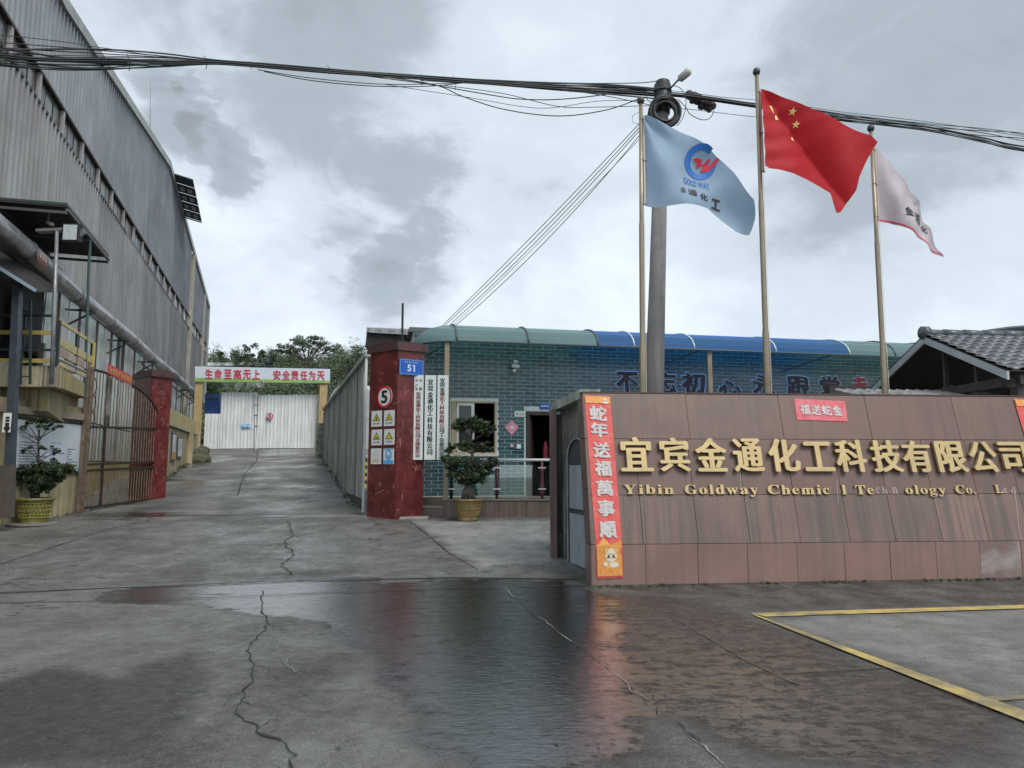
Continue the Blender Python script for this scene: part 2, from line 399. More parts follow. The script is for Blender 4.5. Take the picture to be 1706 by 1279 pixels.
dk = G('ShaderNodeMix', data_type='RGBA', blend_type='MULTIPLY'); l.new(gm_('MAXIMUM', wetf, damp), dk.inputs[0]); l.new(cr.outputs[0], dk.inputs[6]); dk.inputs[7].default_value = (.20,.20,.21,1)
l.new(dk.outputs[2], b.inputs['Base Color'])
rg = gm_('ADD', gr(ww, .2, .60, .30, .0), gr(ww, .45, .78, .34, .05))
rg2 = gm_('ADD', rg, gm_('MULTIPLY', gm_('SUBTRACT', fine, .5), gr(wetf, 0, 1, .16, .05))); l.new(gm_('MAXIMUM', rg2, .03), b.inputs['Roughness'])
rip = gn(11, 6, (1,2.4,1), .66, .9)
hh = gm_('ADD', gm_('MULTIPLY', grit, .22), gm_('ADD', gm_('MULTIPLY', fine, .45), gm_('MULTIPLY', mid, .6)))
bu = G('ShaderNodeBump'); bu.inputs['Distance'].default_value = .02
l.new(gr(wetf, 0, 1, .7, .018), bu.inputs['Strength']); l.new(hh, bu.inputs['Height'])
bu2 = G('ShaderNodeBump'); bu2.inputs['Distance'].default_value = .016; l.new(gr(wetf, 0, 1, 0, .24), bu2.inputs['Strength']); l.new(rip, bu2.inputs['Height']); l.new(bu.outputs[0], bu2.inputs['Normal'])
l.new(bu2.outputs[0], b.inputs['Normal']); b.inputs['IOR'].default_value = 1.5
l.new(gr(ww, .5, .95, 0, 1), b.inputs['Coat Weight']); b.inputs['Coat Roughness'].default_value = .03; b.inputs['Coat IOR'].default_value = 1.75; l.new(bu2.outputs[0], b.inputs['Coat Normal'])
l.new(gr(wetf, 0, 1, .35, .9), b.inputs['Specular IOR Level'])
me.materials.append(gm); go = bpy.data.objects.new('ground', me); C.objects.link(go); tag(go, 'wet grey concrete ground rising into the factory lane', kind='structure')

# joints, cracks and painted lines lie on the ground
def ribbon(pts, wd, name, m, lift=.004, jit=0, seed=1, label=None, fade=False):
    rnd = random.Random(seed); P = [ground(*p) if len(p) == 2 else Vector(p) for p in pts]
    Q = []
    for a, b_ in zip(P, P[1:]):
        k = max(1, int((b_-a).length/(.055 if jit else .4)))
        for i in range(k):
            p = a.lerp(b_, i/k)
            if jit and i: q3 = noise.noise_vector(Vector((p.x*5, p.y*5, seed))); p.x += q3.x*jit*2.2+rnd.uniform(-jit, jit)*.45; p.y += q3.y*jit*2.2+rnd.uniform(-jit, jit)*.45
            Q.append(p)
    Q.append(P[-1]); V = []; F = []; wob = rnd.uniform(0,9)
    for i, p in enumerate(Q):
        d = (Q[min(i+1, len(Q)-1)]-Q[max(i-1, 0)]); nrm = Vector((-d.y, d.x, 0)).normalized()
        wl = wd/2*(rnd.uniform(.25, 1.2)*(.55+.9*abs(noise.noise(Vector((i*.31,wob,0))))) if jit else 1)
        if fade: wl *= .15+.85*math.sin(math.pi*min(1, max(0, i/(len(Q)-1)))) ** .5
        for s in (-1, 1): q_ = p+nrm*wl*s; V.append((q_.x, q_.y, gz(q_.y)+lift+(.004 if jit else 0)))
    for i in range(len(Q)-1): F.append((2*i, 2*i+1, 2*i+3, 2*i+2))
    o = MB().add(V, F).build(name, m); return tag(o, label, kind='structure')
jm = mat('slab_joint_dark', (.018,.018,.017), .7); cm = mat('crack_dark', (.020,.021,.020), .8)  # even dark colours for slab joints and cracks
mudm = mat('pale_silt', (.27,.27,.255), .8, (.14,.14,.13), 12)
ribbon([(-80,868),(150,861),(400,858),(655,855)], .05, 'expansion_joint', jm)
ribbon([(282,806),(450,804),(612,803)], .04, 'expansion_joint', mudm)
ribbon([(-40,990),(150,982),(480,969),(760,963),(962,966)], .05, 'expansion_joint', jm, lift=.010)
ribbon([(-40,1006),(240,1001),(500,990),(760,980),(985,976)], .025, 'expansion_joint', jm, lift=.010)
ribbon([(195,878),(110,905),(0,941),(-60,962)], .035, 'expansion_joint', jm, jit=.006)
ribbon([(678,865),(712,890),(748,922),(795,950)], .035, 'expansion_joint', jm, jit=.012, seed=4)
if 0: ribbon([(838,978),(880,1015),(930,1052),(985,1090),(1050,1142),(1120,1200),(1215,1279),(1300,1360)], .014, 'crack', mudm, jit=.022, seed=5)
for k_, (m_, w_, sd2) in enumerate(((mudm,.016,5),(cm,.016,6))):
    KP = [(838,977),(880,1015),(928,1052),(982,1090),(1047,1142),(1117,1200),(1210,1279),(1300,1361)]
    for i_ in range(7):
        a_, b_ = KP[i_], KP[i_+1]; f0, f1 = ((0,.55),(.35,1))[(i_+k_)%2]
        ribbon([(a_[0]+(b_[0]-a_[0])*f, a_[1]+(b_[1]-a_[1])*f) for f in (f0,(f0+f1)/2,f1)], w_, 'crack', m_, lift=.004*(1+k_), jit=.02, seed=sd2+i_, fade=True)
ribbon([(480,868),(489,892),(474,905),(490,925),(468,944),(484,958)], .035, 'crack', cm, jit=.03, seed=7)
ribbon([(437,985),(436,1010),(449,1040),(416,1083),(425,1108),(412,1145),(402,1168),(393,1192),(430,1215),(470,1238),(494,1262),(480,1300)], .020, 'crack', cm, jit=.022, seed=8, fade=False)
ribbon([(449,1040),(462,1068),(455,1092),(480,1115),(520,1122)], .010, 'crack', mudm, jit=.03, seed=9, fade=True)
ribbon([(470,1070),(492,1090),(476,1108),(505,1130)], .016, 'crack', mudm, jit=.03, seed=10, fade=True)
ribbon([(430,748),(428,765),(408,790),(395,826)], .05, 'crack', cm, jit=.02, seed=11)
ribbon([(0,868),(-20,900)], .03, 'crack', cm, jit=.02, seed=12)
for pts_, w_, sd2 in (([(449,1040),(475,1052),(497,1046)],.010,31),([(425,1108),(450,1118),(462,1140)],.009,32),([(412,1145),(385,1160),(372,1182)],.010,33),([(430,1215),(452,1200),(470,1204)],.009,34),([(402,1168),(428,1180)],.008,35),([(489,892),(505,900)],.02,36),([(474,905),(455,915),(440,930)],.02,37),([(436,1010),(420,1018)],.008,38),([(748,922),(725,935),(700,940)],.014,39)): ribbon(pts_, w_, 'crack', cm, jit=.02, seed=sd2, fade=True)
ym = mat('worn_yellow_road_paint', (.52,.38,.10), .5, (.30,.25,.14), 5, .3, 60, lo=.45, hi=.62, dirt=(.12,.11,.09), det=10)
for n_ in ym.node_tree.nodes:
    if n_.type == 'MAP_RANGE' and abs(n_.inputs[1].default_value-.5) < 1e-4: n_.inputs[1].default_value = .46; n_.inputs[2].default_value = .60
def paint(pts, name, lift=.008, label=None):
    P = [ground(*p) for p in pts]; mb = MB()
    a, b_, c, d = P; k = 14; V = []
    for i in range(k+1):
        for s in (0,1):
            p = a.lerp(b_, i/k) if s == 0 else d.lerp(c, i/k); V.append((p.x, p.y, gz(p.y)+lift+.004))
    mb.add(V, [(2*i, 2*i+2, 2*i+3, 2*i+1) for i in range(k)]); o = mb.build(name, ym); return tag(o, label, kind='structure')
def far_px(p, q, k): a_, b_ = ground(*p), ground(*q); c_ = a_+(b_-a_)*k; return proj((c_.x, c_.y, gz(c_.y)))
paint([(1250,1023),far_px((1250,1023),(1700,1009.8),2.2),far_px((1275,1029),(1700,1015.8),2.25),(1275,1029)], 'parking_line')
paint([(1250,1023.5),(1930,1268),(1896,1282),(1262,1030)], 'parking_line', .012)
paint([(1632,1163),far_px((1632,1163),(1700,1160.4),5),far_px((1650,1170),(1700,1168),6.2),(1650,1170)], 'parking_line', .004)
ribbon([(1110,1025),(1180,1062),(1250,1105),(1330,1140)], .035, 'worn_parking_line', mat('faded_yellow_paint', (.10,.082,.055), .4, (.055,.048,.040), 9), jit=.012, seed=20)
ribbon([(1305,1122),(1400,1118),(1490,1112)], .035, 'worn_parking_line', MATS['faded_yellow_paint'], jit=.012, seed=21)
# ================================================================== SIGN WALL
KS = .085
sL = ground(986, 975); SY0 = sL.y-KS*sL.x              # plinth face: Y = SY0 + KS*X
sd_ = Vector((1, KS, 0)).normalized(); sn = Vector((KS, -1, 0)).normalized(); SU = Vector((0,0,1))
PH = .55; ST = 2.635; LEAN = .25
def SP(s, t, off=0):        # s metres along, t metres above the plinth top (below: the vertical plinth)
    p = sL+sd_*s; base = Vector((p.x, p.y, PH+t))
    if t > 0: return base - sn*(LEAN*t) + sn*off
    return base + sn*off
def signpx(px, py):
    d = pxdir(px, py); o = Vector((0,0,EYE)); nn = sd_.cross((SU-sn*LEAN)).normalized(); p0 = SP(0, 1e-6)
    tt_ = (p0-o).dot(nn)/d.dot(nn); p = o+d*tt_
    if p.z < PH:
        tt_ = (p0-o).dot(sn)/d.dot(sn); p = o+d*tt_
    return ((p-sL).dot(sd_), p.z-PH)
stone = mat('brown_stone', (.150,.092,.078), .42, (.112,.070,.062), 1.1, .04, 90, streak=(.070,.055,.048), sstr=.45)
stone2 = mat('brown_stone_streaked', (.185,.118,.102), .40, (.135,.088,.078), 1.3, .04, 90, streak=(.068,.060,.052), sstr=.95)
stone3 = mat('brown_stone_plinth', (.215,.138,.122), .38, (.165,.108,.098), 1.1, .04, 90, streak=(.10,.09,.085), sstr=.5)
def variants(name, c1, c2, n_, rnd, **k):
    r_ = []
    for i in range(n_):
        f = rnd.uniform(.82, 1.16); g_ = rnd.uniform(.96, 1.05); r_.append(mat('%s_%s' % (name, 'abcdef'[i]), (c1[0]*f, c1[1]*f*g_, c1[2]*f*g_), k.get('rough', .42), (c2[0]*f, c2[1]*f*g_, c2[2]*f*g_), rnd.uniform(.8, 1.8), .05, 90, streak=k['streak'], sstr=k['sstr'], dirt=k.get('dirt'), ssc=(15,.3,.35)))
    return r_
_rv = random.Random(17)
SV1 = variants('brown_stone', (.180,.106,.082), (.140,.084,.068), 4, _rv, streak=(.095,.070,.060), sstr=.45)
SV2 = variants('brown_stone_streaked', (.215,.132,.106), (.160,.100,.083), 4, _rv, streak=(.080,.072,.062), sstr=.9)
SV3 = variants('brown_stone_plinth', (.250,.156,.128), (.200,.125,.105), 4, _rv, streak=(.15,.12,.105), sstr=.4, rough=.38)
jointm = mat('dark_joint', (.022,.018,.017), .8)
SW = 8.6; TT = ST-PH
sign = thing('sign_wall', tuple(sL), 'long brown stone-clad sign wall with gilt Chinese and English lettering, leaning back above its plinth', 'sign wall')
# core body with thickness, its side has an opening
core = MB()
bk = Vector((0,1.35,0))
A = [SP(0,-PH-.05,-.035), SP(0,0,-.035), SP(0,TT,-.035), SP(SW,TT,-.035), SP(SW,0,-.035), SP(SW,-PH-.05,-.035)]
core.poly([A[0],A[1],A[4],A[5]], -sn*.28); core.poly([A[1],A[2],A[3],A[4]], -sn*.28)
core.build('wall_core', jointm, sign)
def panel(s0, s1, t0, t1, m, name='stone_panel', th=.03, rnd=random.Random(3)):
    g = .0035; o = rnd.uniform(0,.005); m = rnd.choice({stone: SV1, stone2: SV2, stone3: SV3}.get(m, [m]))
    q = [SP(s0+g, t0+g, o), SP(s1-g, t0+g, o), SP(s1-g, t1-g, o), SP(s0+g, t1-g, o)]
    return MB().poly(q, -sn*th).build(name, m, sign)
# plinth panels at the joints seen in the photograph
js = [0]+[signpx(x, 945)[0] for x in (1076,1163,1246,1329,1408,1484,1561,1634,1703)]
js += [js[-1]+.66, js[-1]+1.32, SW]
pale3 = mat('limescaled_stone', (.23,.155,.138), .5, (.19,.13,.115), 2, .05, 90, dirt=(.46,.43,.41), det=9)
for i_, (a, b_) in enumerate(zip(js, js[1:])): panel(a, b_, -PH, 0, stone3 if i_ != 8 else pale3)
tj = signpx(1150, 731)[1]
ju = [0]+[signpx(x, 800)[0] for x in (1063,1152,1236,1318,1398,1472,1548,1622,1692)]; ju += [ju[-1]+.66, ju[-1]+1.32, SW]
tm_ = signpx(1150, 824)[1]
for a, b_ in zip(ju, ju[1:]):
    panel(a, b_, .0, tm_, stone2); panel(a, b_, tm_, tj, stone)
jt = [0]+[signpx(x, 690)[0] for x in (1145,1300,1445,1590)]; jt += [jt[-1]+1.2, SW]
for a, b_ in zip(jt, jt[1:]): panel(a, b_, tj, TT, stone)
# coping and pale foot strip
cp = MB(); cp.obox(SP(-.02,TT,.012), sd_*(SW+.02), -sn*.34, (0,0,.018)); cp.build('coping', mat('brown_coping', (.11,.068,.058), .5, (.07,.05,.045), 3), sign)
ft = MB(); ft.obox(SP(-.02,-PH-.06,.045), sd_*(SW), -sn*.07, (0,0,.075)); ft.build('footing', mat('footing_mortar', (.20,.17,.15), .8, (.10,.095,.08), 7, .3, 40), sign)
# return face on the left end, in courses
for t0, t1 in ((-PH,0),(0,.72),(.72,tj),(tj,TT)):
    a0, a1 = SP(0,t0), SP(0,t1 if t1 > 0 or t0 < 0 else t1)
    if t0 < 0: a1 = SP(0,0)
    wdt = .30
    q = [a0+Vector((-.004,.0,.006)), a0+Vector((-.05,wdt,.006)), Vector((a1.x-.05, SP(0,max(t1,0)).y+wdt, a1.z-.006)), a1+Vector((-.004,0,-.006))]
    MB().poly(q, (.03,0,0)).build('return_panel', stone if t0 >= 0 else stone3, sign)
# back post, lintel beam and recessed stained side wall with an arched door
Bk = onY(923, 950, 11.75); bx = Bk.x
MB().box(bx-.05, bx+.05, 11.66, 11.96, -.05, 2.52).build('back_post', stone, sign)
fr = SP(0,TT)
lint = mat('mossy_concrete', (.42,.43,.38), .8, (.16,.18,.13), 5, .4, 30, dirt=(.06,.07,.05))
lb = MB(); lb.obox((bx-.02,11.9,2.50), (fr.x-bx-.01, fr.y-11.9+.1,.06), (.30,0,0), (0,0,.14)); lb.build('lintel', lint, sign)
stain = mat('stained_render', (.12,.115,.105), .85, (.025,.025,.024), 3.2, .5, 25, streak=(.32,.31,.29), sstr=.7)
sw = MB(); sw.obox((bx+.13,11.8,-.05), (fr.x-bx+.02, fr.y-11.8+.25,0), (.14,0,0), (0,0,2.58)); sw.build('side_wall', stain, sign)
rw = MB(); rw.box(bx, bx+.9, 11.86, 12.0, -.05, 2.45); rw.obox((bx+.9,11.86,-.05),(SW-.6,.6,0),(0,.14,0),(0,0,2.5)); rw.build('rear_wall', stain, sign)
rf = MB(); rf.poly([(bx,11.98,2.55),(bx+SW,12.6,2.55),SP(SW,TT,-.3),SP(0,TT,-.3)], (0,0,.05)); rf.build('roof_slab', lint, sign)
# arched door in the side wall
def sidept(a, z, off=0):      # a: 0 back .. 1 front along the side wall face
    p0 = Vector((bx+.13, 11.8, 0)); p1 = Vector((fr.x+.15, fr.y+.25, 0)); p = p0.lerp(p1, a); return Vector((p.x-off, p.y, z))
def arch(w0, w1, z0, zs, off, th, hole=None, k=12):
    c = (w0+w1)/2; r = (w1-w0)/2; zr = .30
    P = [(w0,z0),(w0,zs)]+[(c-r*math.cos(math.pi*i/k), zs+zr*math.sin(math.pi*i/k)) for i in range(1,k)]+[(w1,zs),(w1,z0)]
    return P
ao = arch(.30,.97,.02,1.72,0,0); ai = arch(.345,.925,.05,1.70,0,0)
fm = MB(); V = [sidept(a,z,.05) for a,z in ao]+[sidept(a,z,.05) for a,z in ai]+[sidept(a,z,-.01) for a,z in ao]; k = len(ao)
fm.add(V, [(i,i+1,k+i+1,k+i) for i in range(k-1)]+[(i,i+1,2*k+i+1,2*k+i) for i in range(k-1)])
door = fm.build('arched_door', mat('pale_door_frame', (.30,.32,.32), .5, (.2,.2,.2), 6), sign)
dm_ = mat('blue_grey_door_paint', (.34,.41,.47), .4, (.26,.31,.35), 3, streak=(.20,.22,.22))
for z0, z1 in ((.10,.86),(.94,1.60)):
    MB().poly([sidept(.37,z0,.035),sidept(.91,z0,.035),sidept(.91,z1,.035),sidept(.37,z1,.035)], (.02,0,0)).build('door_panel', dm_, door)
MB().add([sidept(a,z,.02) for a,z in ai], [tuple(range(len(ai)))]).build('door_backing', darksteel, door)
# gilt letters
gold = mat('gilt_letter_metal', (.54,.41,.20), .42, (.44,.33,.16), 5, .05, 60, metal=.35)
def signletter(ch, x0, y0, x1, y1, nib, ext, name='letter', m=gold, lift=.03, gap=None):
    s0, t1 = signpx((x0+x1)/2-(x1-x0)/2, y0); s1, t0 = signpx(x1, y1); s0b, _ = signpx(x0, y1); s1b, _ = signpx(x1, y0)
    a = (s0+s0b)/2; b_ = (s1+s1b)/2; lo_, hi_ = t0, t1
    g = glyph(ch, nib, ext); mb = MB()
    kz = 1.0
    put(mb, g, lambda u, v, z: SP(a+(b_-a)*u, lo_+(hi_-lo_)*v, lift+ext*kz+z*kz), 0)
    return mb.build(name, m, sign)
gnib = ring(.030,.015,8)+((.040,0),(-.040,0))
X = [(1031,1085),(1096,1146),(1156,1208),(1218,1268),(1277,1328),(1335,1384),(1388,1438),(1447,1497),(1499,1547),(1555,1604),(1610,1655),(1661,1707)]
for i, (ch, (x0, x1)) in enumerate(zip('宜宾金通化工科技有限公司', X)):
    f = i/11; pad = 4 if ch == '工' else 0
    signletter(ch, x0, 728+8*f+pad, x1, 785+2*f-pad*.3, gnib, .022, lift=.024)
def latin(word, x0, x1, ycap, ybase, missing=''):
    # advance widths of a bold roman, letter by letter
    W = dict(Y=.72,i=.28,b=.56,n=.56,G=.78,o=.5,l=.28,d=.56,w=.72,a=.5,y=.5,C=.72,h=.56,e=.44,m=.83,c=.44,T=.67,g=.5,L=.67); W['.']=.25
    tot = sum(W[c]+.10 for c in word)-.10; x = x0; H = ybase-ycap
    for c in word:
        wv_ = (x1-x0)*W[c]/tot; top, bot = ycap, ybase
        if c in 'onwacemy g'.replace(' ',''): top = ycap+H*.32
        if c in 'yg': bot = ybase+H*.30
        if c == '.': top = ybase-H*.18
        if c not in missing: signletter(mathbold(c), x+wv_*.02, top, x+wv_*.98, bot, ((0,0),(.012,0),(-.012,0)), .010, lift=.012)
        x += wv_+(x1-x0)*.10/tot
latin('Yibin', 1038, 1122, 807, 822.5); latin('Goldway', 1139, 1262, 807, 822.8); latin('Chemical', 1277, 1408, 807.5, 823, 'a')
latin('Te', 1423, 1454, 808, 823); latin('ology', 1506, 1574, 808, 822.5); latin('Co.', 1589, 1625, 808, 822); latin('L', 1655, 1668, 807, 821)
# the missing letters have left pale glue traces
glue = mat('glue_trace', (.33,.25,.22), .6)
for ch, x0, x1 in (('c',1459,1466),('h',1469,1478),('n',1486,1495),('t',1672,1678),('d',1684,1692)):
    signletter(mathbold(ch), x0, 811, x1, 822, ((0,0),), .0005, name='glue_trace', m=glue, lift=.004)
# white splash of mortar at the far right of the plinth
sp = MB(); rnd = random.Random(5)
def splash(cx, cy, r, k=21):
    s, t_ = signpx(cx, cy); V = [SP(s, min(-.01,t_), .007)]+[SP(s+r*rnd.uniform(.3,1.1)*math.cos(6.283*i/k), min(-.01,t_+r*.8*rnd.uniform(.3,1.1)*math.sin(6.283*i/k)), .007) for i in range(k)]
    sp.add(V, [(0,1+i,1+(i+1)%k) for i in range(k)])
for c in ((1600,950,.02),(1625,953,.025),(1595,958,.012),(1640,957,.02),(1612,960,.012),(1630,944,.010),(1655,960,.03)): splash(*c)
sp.build('mortar_splash', mat('pale_splash', (.30,.25,.225), .7, (.22,.17,.155), 8), sign)
dr = MB()
for pts in ([(1689,812),(1694,850),(1697,880),(1701,900)], [(1394,800),(1396,838)], [(1233,780),(1234,812)]):
    Q = [SP(*signpx(*p), .006) for p in pts]
    for a, b_ in zip(Q, Q[1:]): dr.bar(a, b_, .006, .003, up=sn)
dr.build('white_drip', mat('white_drip', (.42,.38,.36), .6), sign)

# couplets pasted on the sign
redp = mat('red_couplet_paper', (.62,.075,.065), .45, (.68,.16,.12), 9, lo=.45, hi=.7)
silver = mat('silver_ink', (.62,.58,.56), .4, (.5,.46,.44), 20); orangep = mat('orange_print', (.72,.22,.05), .5, (.75,.40,.10), 30)
cream = mat('cream_print', (.78,.68,.55), .5); darkink = mat('dark_ink', (.02,.02,.02), .5); goldp = mat('gold_print', (.62,.36,.08), .45, (.72,.55,.25), 40)
brushnib = pen(.055, -.62, 6)+pen(.030, .9, 3)
def sgrid(corners, name, m, off, th, nu=4, nv=14):
    """sheet whose corners are photo points tl,tr,br,bl lying on the sign"""
    tl, tr, br, bl = [signpx(*c) if c[0] > 60 else c for c in corners]
    def st(u, v):
        a = (tl[0]+(tr[0]-tl[0])*u, tl[1]+(tr[1]-tl[1])*u); b2 = (bl[0]+(br[0]-bl[0])*u, bl[1]+(br[1]-bl[1])*u)
        return (b2[0]+(a[0]-b2[0])*v, b2[1]+(a[1]-b2[1])*v)
    vs_ = sorted(set([i/nv for i in range(nv+1)])); V = []; 
    for v in vs_:
        for i in range(nu+1): V.append(SP(*st(i/nu, v), off+.004*abs(noise.noise(Vector((i*1.7, v*9, 3))))))
    F = [(j*(nu+1)+i, j*(nu+1)+i+1, (j+1)*(nu+1)+i+1, (j+1)*(nu+1)+i) for j in range(len(vs_)-1) for i in range(nu)]
    return V, F, (lambda u, v, z: SP(*st(u, v), off+th+z))
cpl = thing('couplet_strip', tuple(SP(.1,0,.02)), 'red vertical couplet strip with silver characters at the left end of the brown wall', 'couplet')
V, F, fn = sgrid([(973,658),(1016,660),(1038,962),(994,964)], 'x', None, .012, .006)
MB().add(V, F).build('paper', redp, cpl)
cmb = MB()
for i, (ch, cu, cv) in enumerate(zip('蛇年送福萬事順', (.48,.48,.50,.50,.50,.50,.50), (.895,.80,.685,.583,.475,.368,.255))):
    g = glyph(ch, brushnib, 0, 2, .05, i); sz = .088 if ch != '年' else .086
    put(cmb, g, lambda u, v, z: fn(cu+(u-.5)*.66, cv+(v-.5)*sz, .004+z))
cmb.build('lettering', silver, cpl)
bd = MB()
P = lambda u, v, z=.003: fn(u, v, z)
bd.add([P(.03,.955),P(.97,.955),P(.97,.995),P(.03,.995)], [(0,1,2,3)], 0)
bd.build('printed_border', orangep, cpl); bd = MB()
bd.add([P(.03,.012),P(.97,.012),P(.97,.20),P(.55,.175),P(.3,.215),P(.03,.17)], [(0,1,2,3,4,5)], 0)
bd.build('printed_border', orangep, cpl)
# plain cartoon cub in a gold hat printed at the foot and small one at the head
def cub(cu, cv, su, sv):
    mb = MB()
    def el(x, y, rx, ry, z, mi, k=18): mb.add([P(cu+su*(x+rx*math.cos(6.283*i/k)), cv+sv*(y+ry*math.sin(6.283*i/k)), z) for i in range(k)], [tuple(range(k))], mi)
    el(-.05,-.75,.75,.45,.0045,2); el(.3,-.85,.5,.28,.0055,0); el(-.6,-.75,.22,.22,.0065,0); el(0,0,.62,.55,.007,0)
    el(-.45,.62,.2,.22,.0075,2); el(.5,.62,.2,.22,.0075,2); el(0,.45,.68,.26,.008,2); el(0,.42,.5,.13,.009,0); el(0,.62,.3,.2,.0085,0)
    el(-.25,.02,.14,.17,.010,1); el(.25,.02,.14,.17,.010,1); el(-.21,.07,.05,.06,.011,0); el(.29,.07,.05,.06,.011,0); el(0,-.18,.09,.06,.010,2)
    el(-.42,-.15,.1,.07,.0095,3); el(.42,-.15,.1,.07,.0095,3)
    return mb
cub(.56,.115,.36,.052).build('printed_cub', [cream,darkink,goldp,mat('pink_print', (.7,.25,.2), .5)], cpl)
cub(.78,.972,.16,.016).build('printed_cub', [cream,darkink,goldp,MATS['pink_print']], cpl)
cp2 = thing('couplet_strip', tuple(SP(7,1,.02)), 'red couplet strip at the far right end of the brown sign wall', 'couplet')
c1 = [signpx(*c) for c in ((973,658),(1016,660),(1038,962),(994,964))]; sh = signpx(1690,674)[0]-c1[0][0]
V, F, fn = sgrid([(a_[0]+sh, a_[1]) for a_ in c1], 'x', None, .018, .006)
MB().add(V, F).build('paper', redp, cp2)
mb = MB(); mb.add([P(.03,.955),P(.97,.955),P(.97,.995),P(.03,.995)], [(0,1,2,3)], 0); mb.build('printed_border', orangep, cp2)
hz = thing('horizontal_scroll', tuple(SP(3,1.9,.02)), 'small horizontal red paper with four silver characters near the top middle of the brown wall', 'couplet')
V, F, fn = sgrid([(1322,664),(1407,668),(1412,702),(1327,699)], 'x', None, .010, .004, 6, 4)
MB().add(V, F).build('paper', mat('red_paper_faded', (.60,.085,.10), .5, (.66,.16,.19), 9), hz)
mb = MB()
for i, ch in enumerate('福送蛇金'): put(mb, glyph(ch, pen(.045,-.62,4), 0, 2, .05, i), lambda u, v, z: fn(.09+i*.21+u*.19, .26+v*.5, .004+z))
mb.build('lettering', silver, hz)

# ================================================================== BRICK OFFICE
KB = .206; BX0 = -2.62
def BY(x): return 18.15+KB*(x+2.1)
bdv = Vector((1,KB,0)).normalized(); bn = Vector((KB,-1,0)).normalized()
def BP(x, z, off=0): return Vector((x, BY(x), z))+bn*off
def bpx(px, py, off=0): return onplaneY(px, py, BY(0)-off*1.02, KB)
off_ = thing('brick_office', tuple(BP(2,.8)), 'long low office clad in dark teal brick tiles under a curved plastic canopy', 'building')
PZ = onY(760, 831, 17.0).z          # platform top
WT = 5.02
Lx, Rx = -2.55, 13.2
wx0, wx1 = bpx(752,700).x, bpx(827,700).x; wz0, wz1 = bpx(790,756).z, bpx(790,668).z
dx0, dx1 = bpx(876,700).x, bpx(924,700).x; dz1 = bpx(890,685).z
mortar = mat('pale_tile_grout', (.62,.66,.64), .8, (.50,.54,.52), 8)
wl = MB()
def wbox(x0, x1, z0, z1): wl.obox(BP(x0,z0,0), bdv*((x1-x0)/bdv.x), -bn*.25, (0,0,z1-z0))
wbox(Lx, wx0, 0, WT); wbox(wx0, wx1, 0, wz0); wbox(wx0, wx1, wz1, WT); wbox(wx1, dx0, 0, WT); wbox(dx0, dx1, dz1, WT); wbox(dx1, Rx, 0, WT)
wl.obox(BP(Lx,0,-.25), -bn*5, bdv*.25, (0,0,WT)); wl.obox(BP(Rx,0,-.25), -bn*5, bdv*-.25, (0,0,WT))
wl.build('wall', mortar, off_)
brickm = [mat('teal_brick_tile_%s' % c, a, .26, b_, .9, .02, 50, coat=.2) for c, a, b_ in (('a',(.028,.092,.108),(.019,.066,.080)), ('b',(.040,.112,.124),(.028,.084,.098)), ('c',(.019,.070,.088),(.013,.050,.068)))]
bwid, bhei = .345, .0965
bm_ = MB(); g = .007; bm_.obox((g,0,g), (bwid-2*g,0,0), (0,-.007,0), (0,0,bhei-2*g)); brickmesh = bm_.build('brick', brickm[0]); C.objects.unlink(brickmesh)
bmeshes = []
for m_ in brickm:
    q = brickmesh.data.copy(); q.materials.clear(); q.materials.append(m_); bmeshes.append(q)
cnt = 0; rest = MB(); rnd = random.Random(8); rotz = math.atan(KB)
cells = []
row = 0; z = PZ+.02
ox, oz = ORG[off_.name].x, 0
while z < WT-.05:
    x = Lx - (row % 2)*bwid*.5/1.021
    while x < Rx-.1:
        cx0, cx1 = x, x+bwid/1.021
        segs = [(max(cx0, Lx), min(cx1, Rx))]
        for (hx0, hx1, hz0, hz1) in ((wx0-.03, wx1+.03, wz0-.03, wz1+.03), (dx0-.04, dx1+.04, 0, dz1+.04)):
            if z+bhei > hz0 and z < hz1:
                ns = []
                for a, b_ in segs:
                    if b_ <= hx0 or a >= hx1: ns.append((a, b_))
                    else:
                        if a < hx0: ns.append((a, hx0))
                        if b_ > hx1: ns.append((hx1, b_))
                segs = ns
        for a, b_ in segs:
            if b_-a > .05: cells.append((a, b_, z))
        x = cx1
    row += 1; z += bhei
cells.sort(key=lambda c: (abs(c[0]-.2)+abs(c[2]-2.4)*.9))
for (a, b_, z) in cells:
    full = abs((b_-a)*1.021-bwid) < .01
    vis = -1.9 < a < 2.6 and z > .9
    if full and vis and cnt < 298:
        o = bpy.data.objects.new('brick', rnd.choice(bmeshes)); C.objects.link(o); o.parent = off_
        o.location = BP(a, z, rnd.uniform(.0,.0025))-ORG[off_.name]; o.rotation_euler = (0,0,rotz); cnt += 1
    else:
        rest.obox(BP(a,z,rnd.uniform(0,.002))+bdv*g+Vector((0,0,g)), bdv*((b_-a)*1.021-2*g), bn*.007, (0,0,bhei-2*g), rnd.randrange(3))
tag(rest.build('brick_facing', brickm, off_), None, kind='stuff')
# dark interior
ib = MB(); q = BP(wx0-.6,0,-.3); ib.obox(q, bdv*(dx1-wx0+1.6), -bn*2.6, (0,0,4)); 
io = ib.build('interior', mat('dim_interior', (.055,.05,.045), .9, (.03,.028,.026), 2), off_)
for p_ in io.data.polygons: p_.flip()
io.data.polygons[0].flip()
# remove the front face of the interior box so that the rooms are open to window and door
b2 = bmesh.new(); b2.from_mesh(io.data); b2.faces.ensure_lookup_table()
ff = [f for f in b2.faces if abs(f.normal.dot(bn)) > .9 and (f.calc_center_median()+ORG[off_.name]-BP(0,0,-.3)).dot(bn) > -.05]
bmesh.ops.delete(b2, geom=ff, context='FACES'); b2.to_mesh(io.data); b2.free()
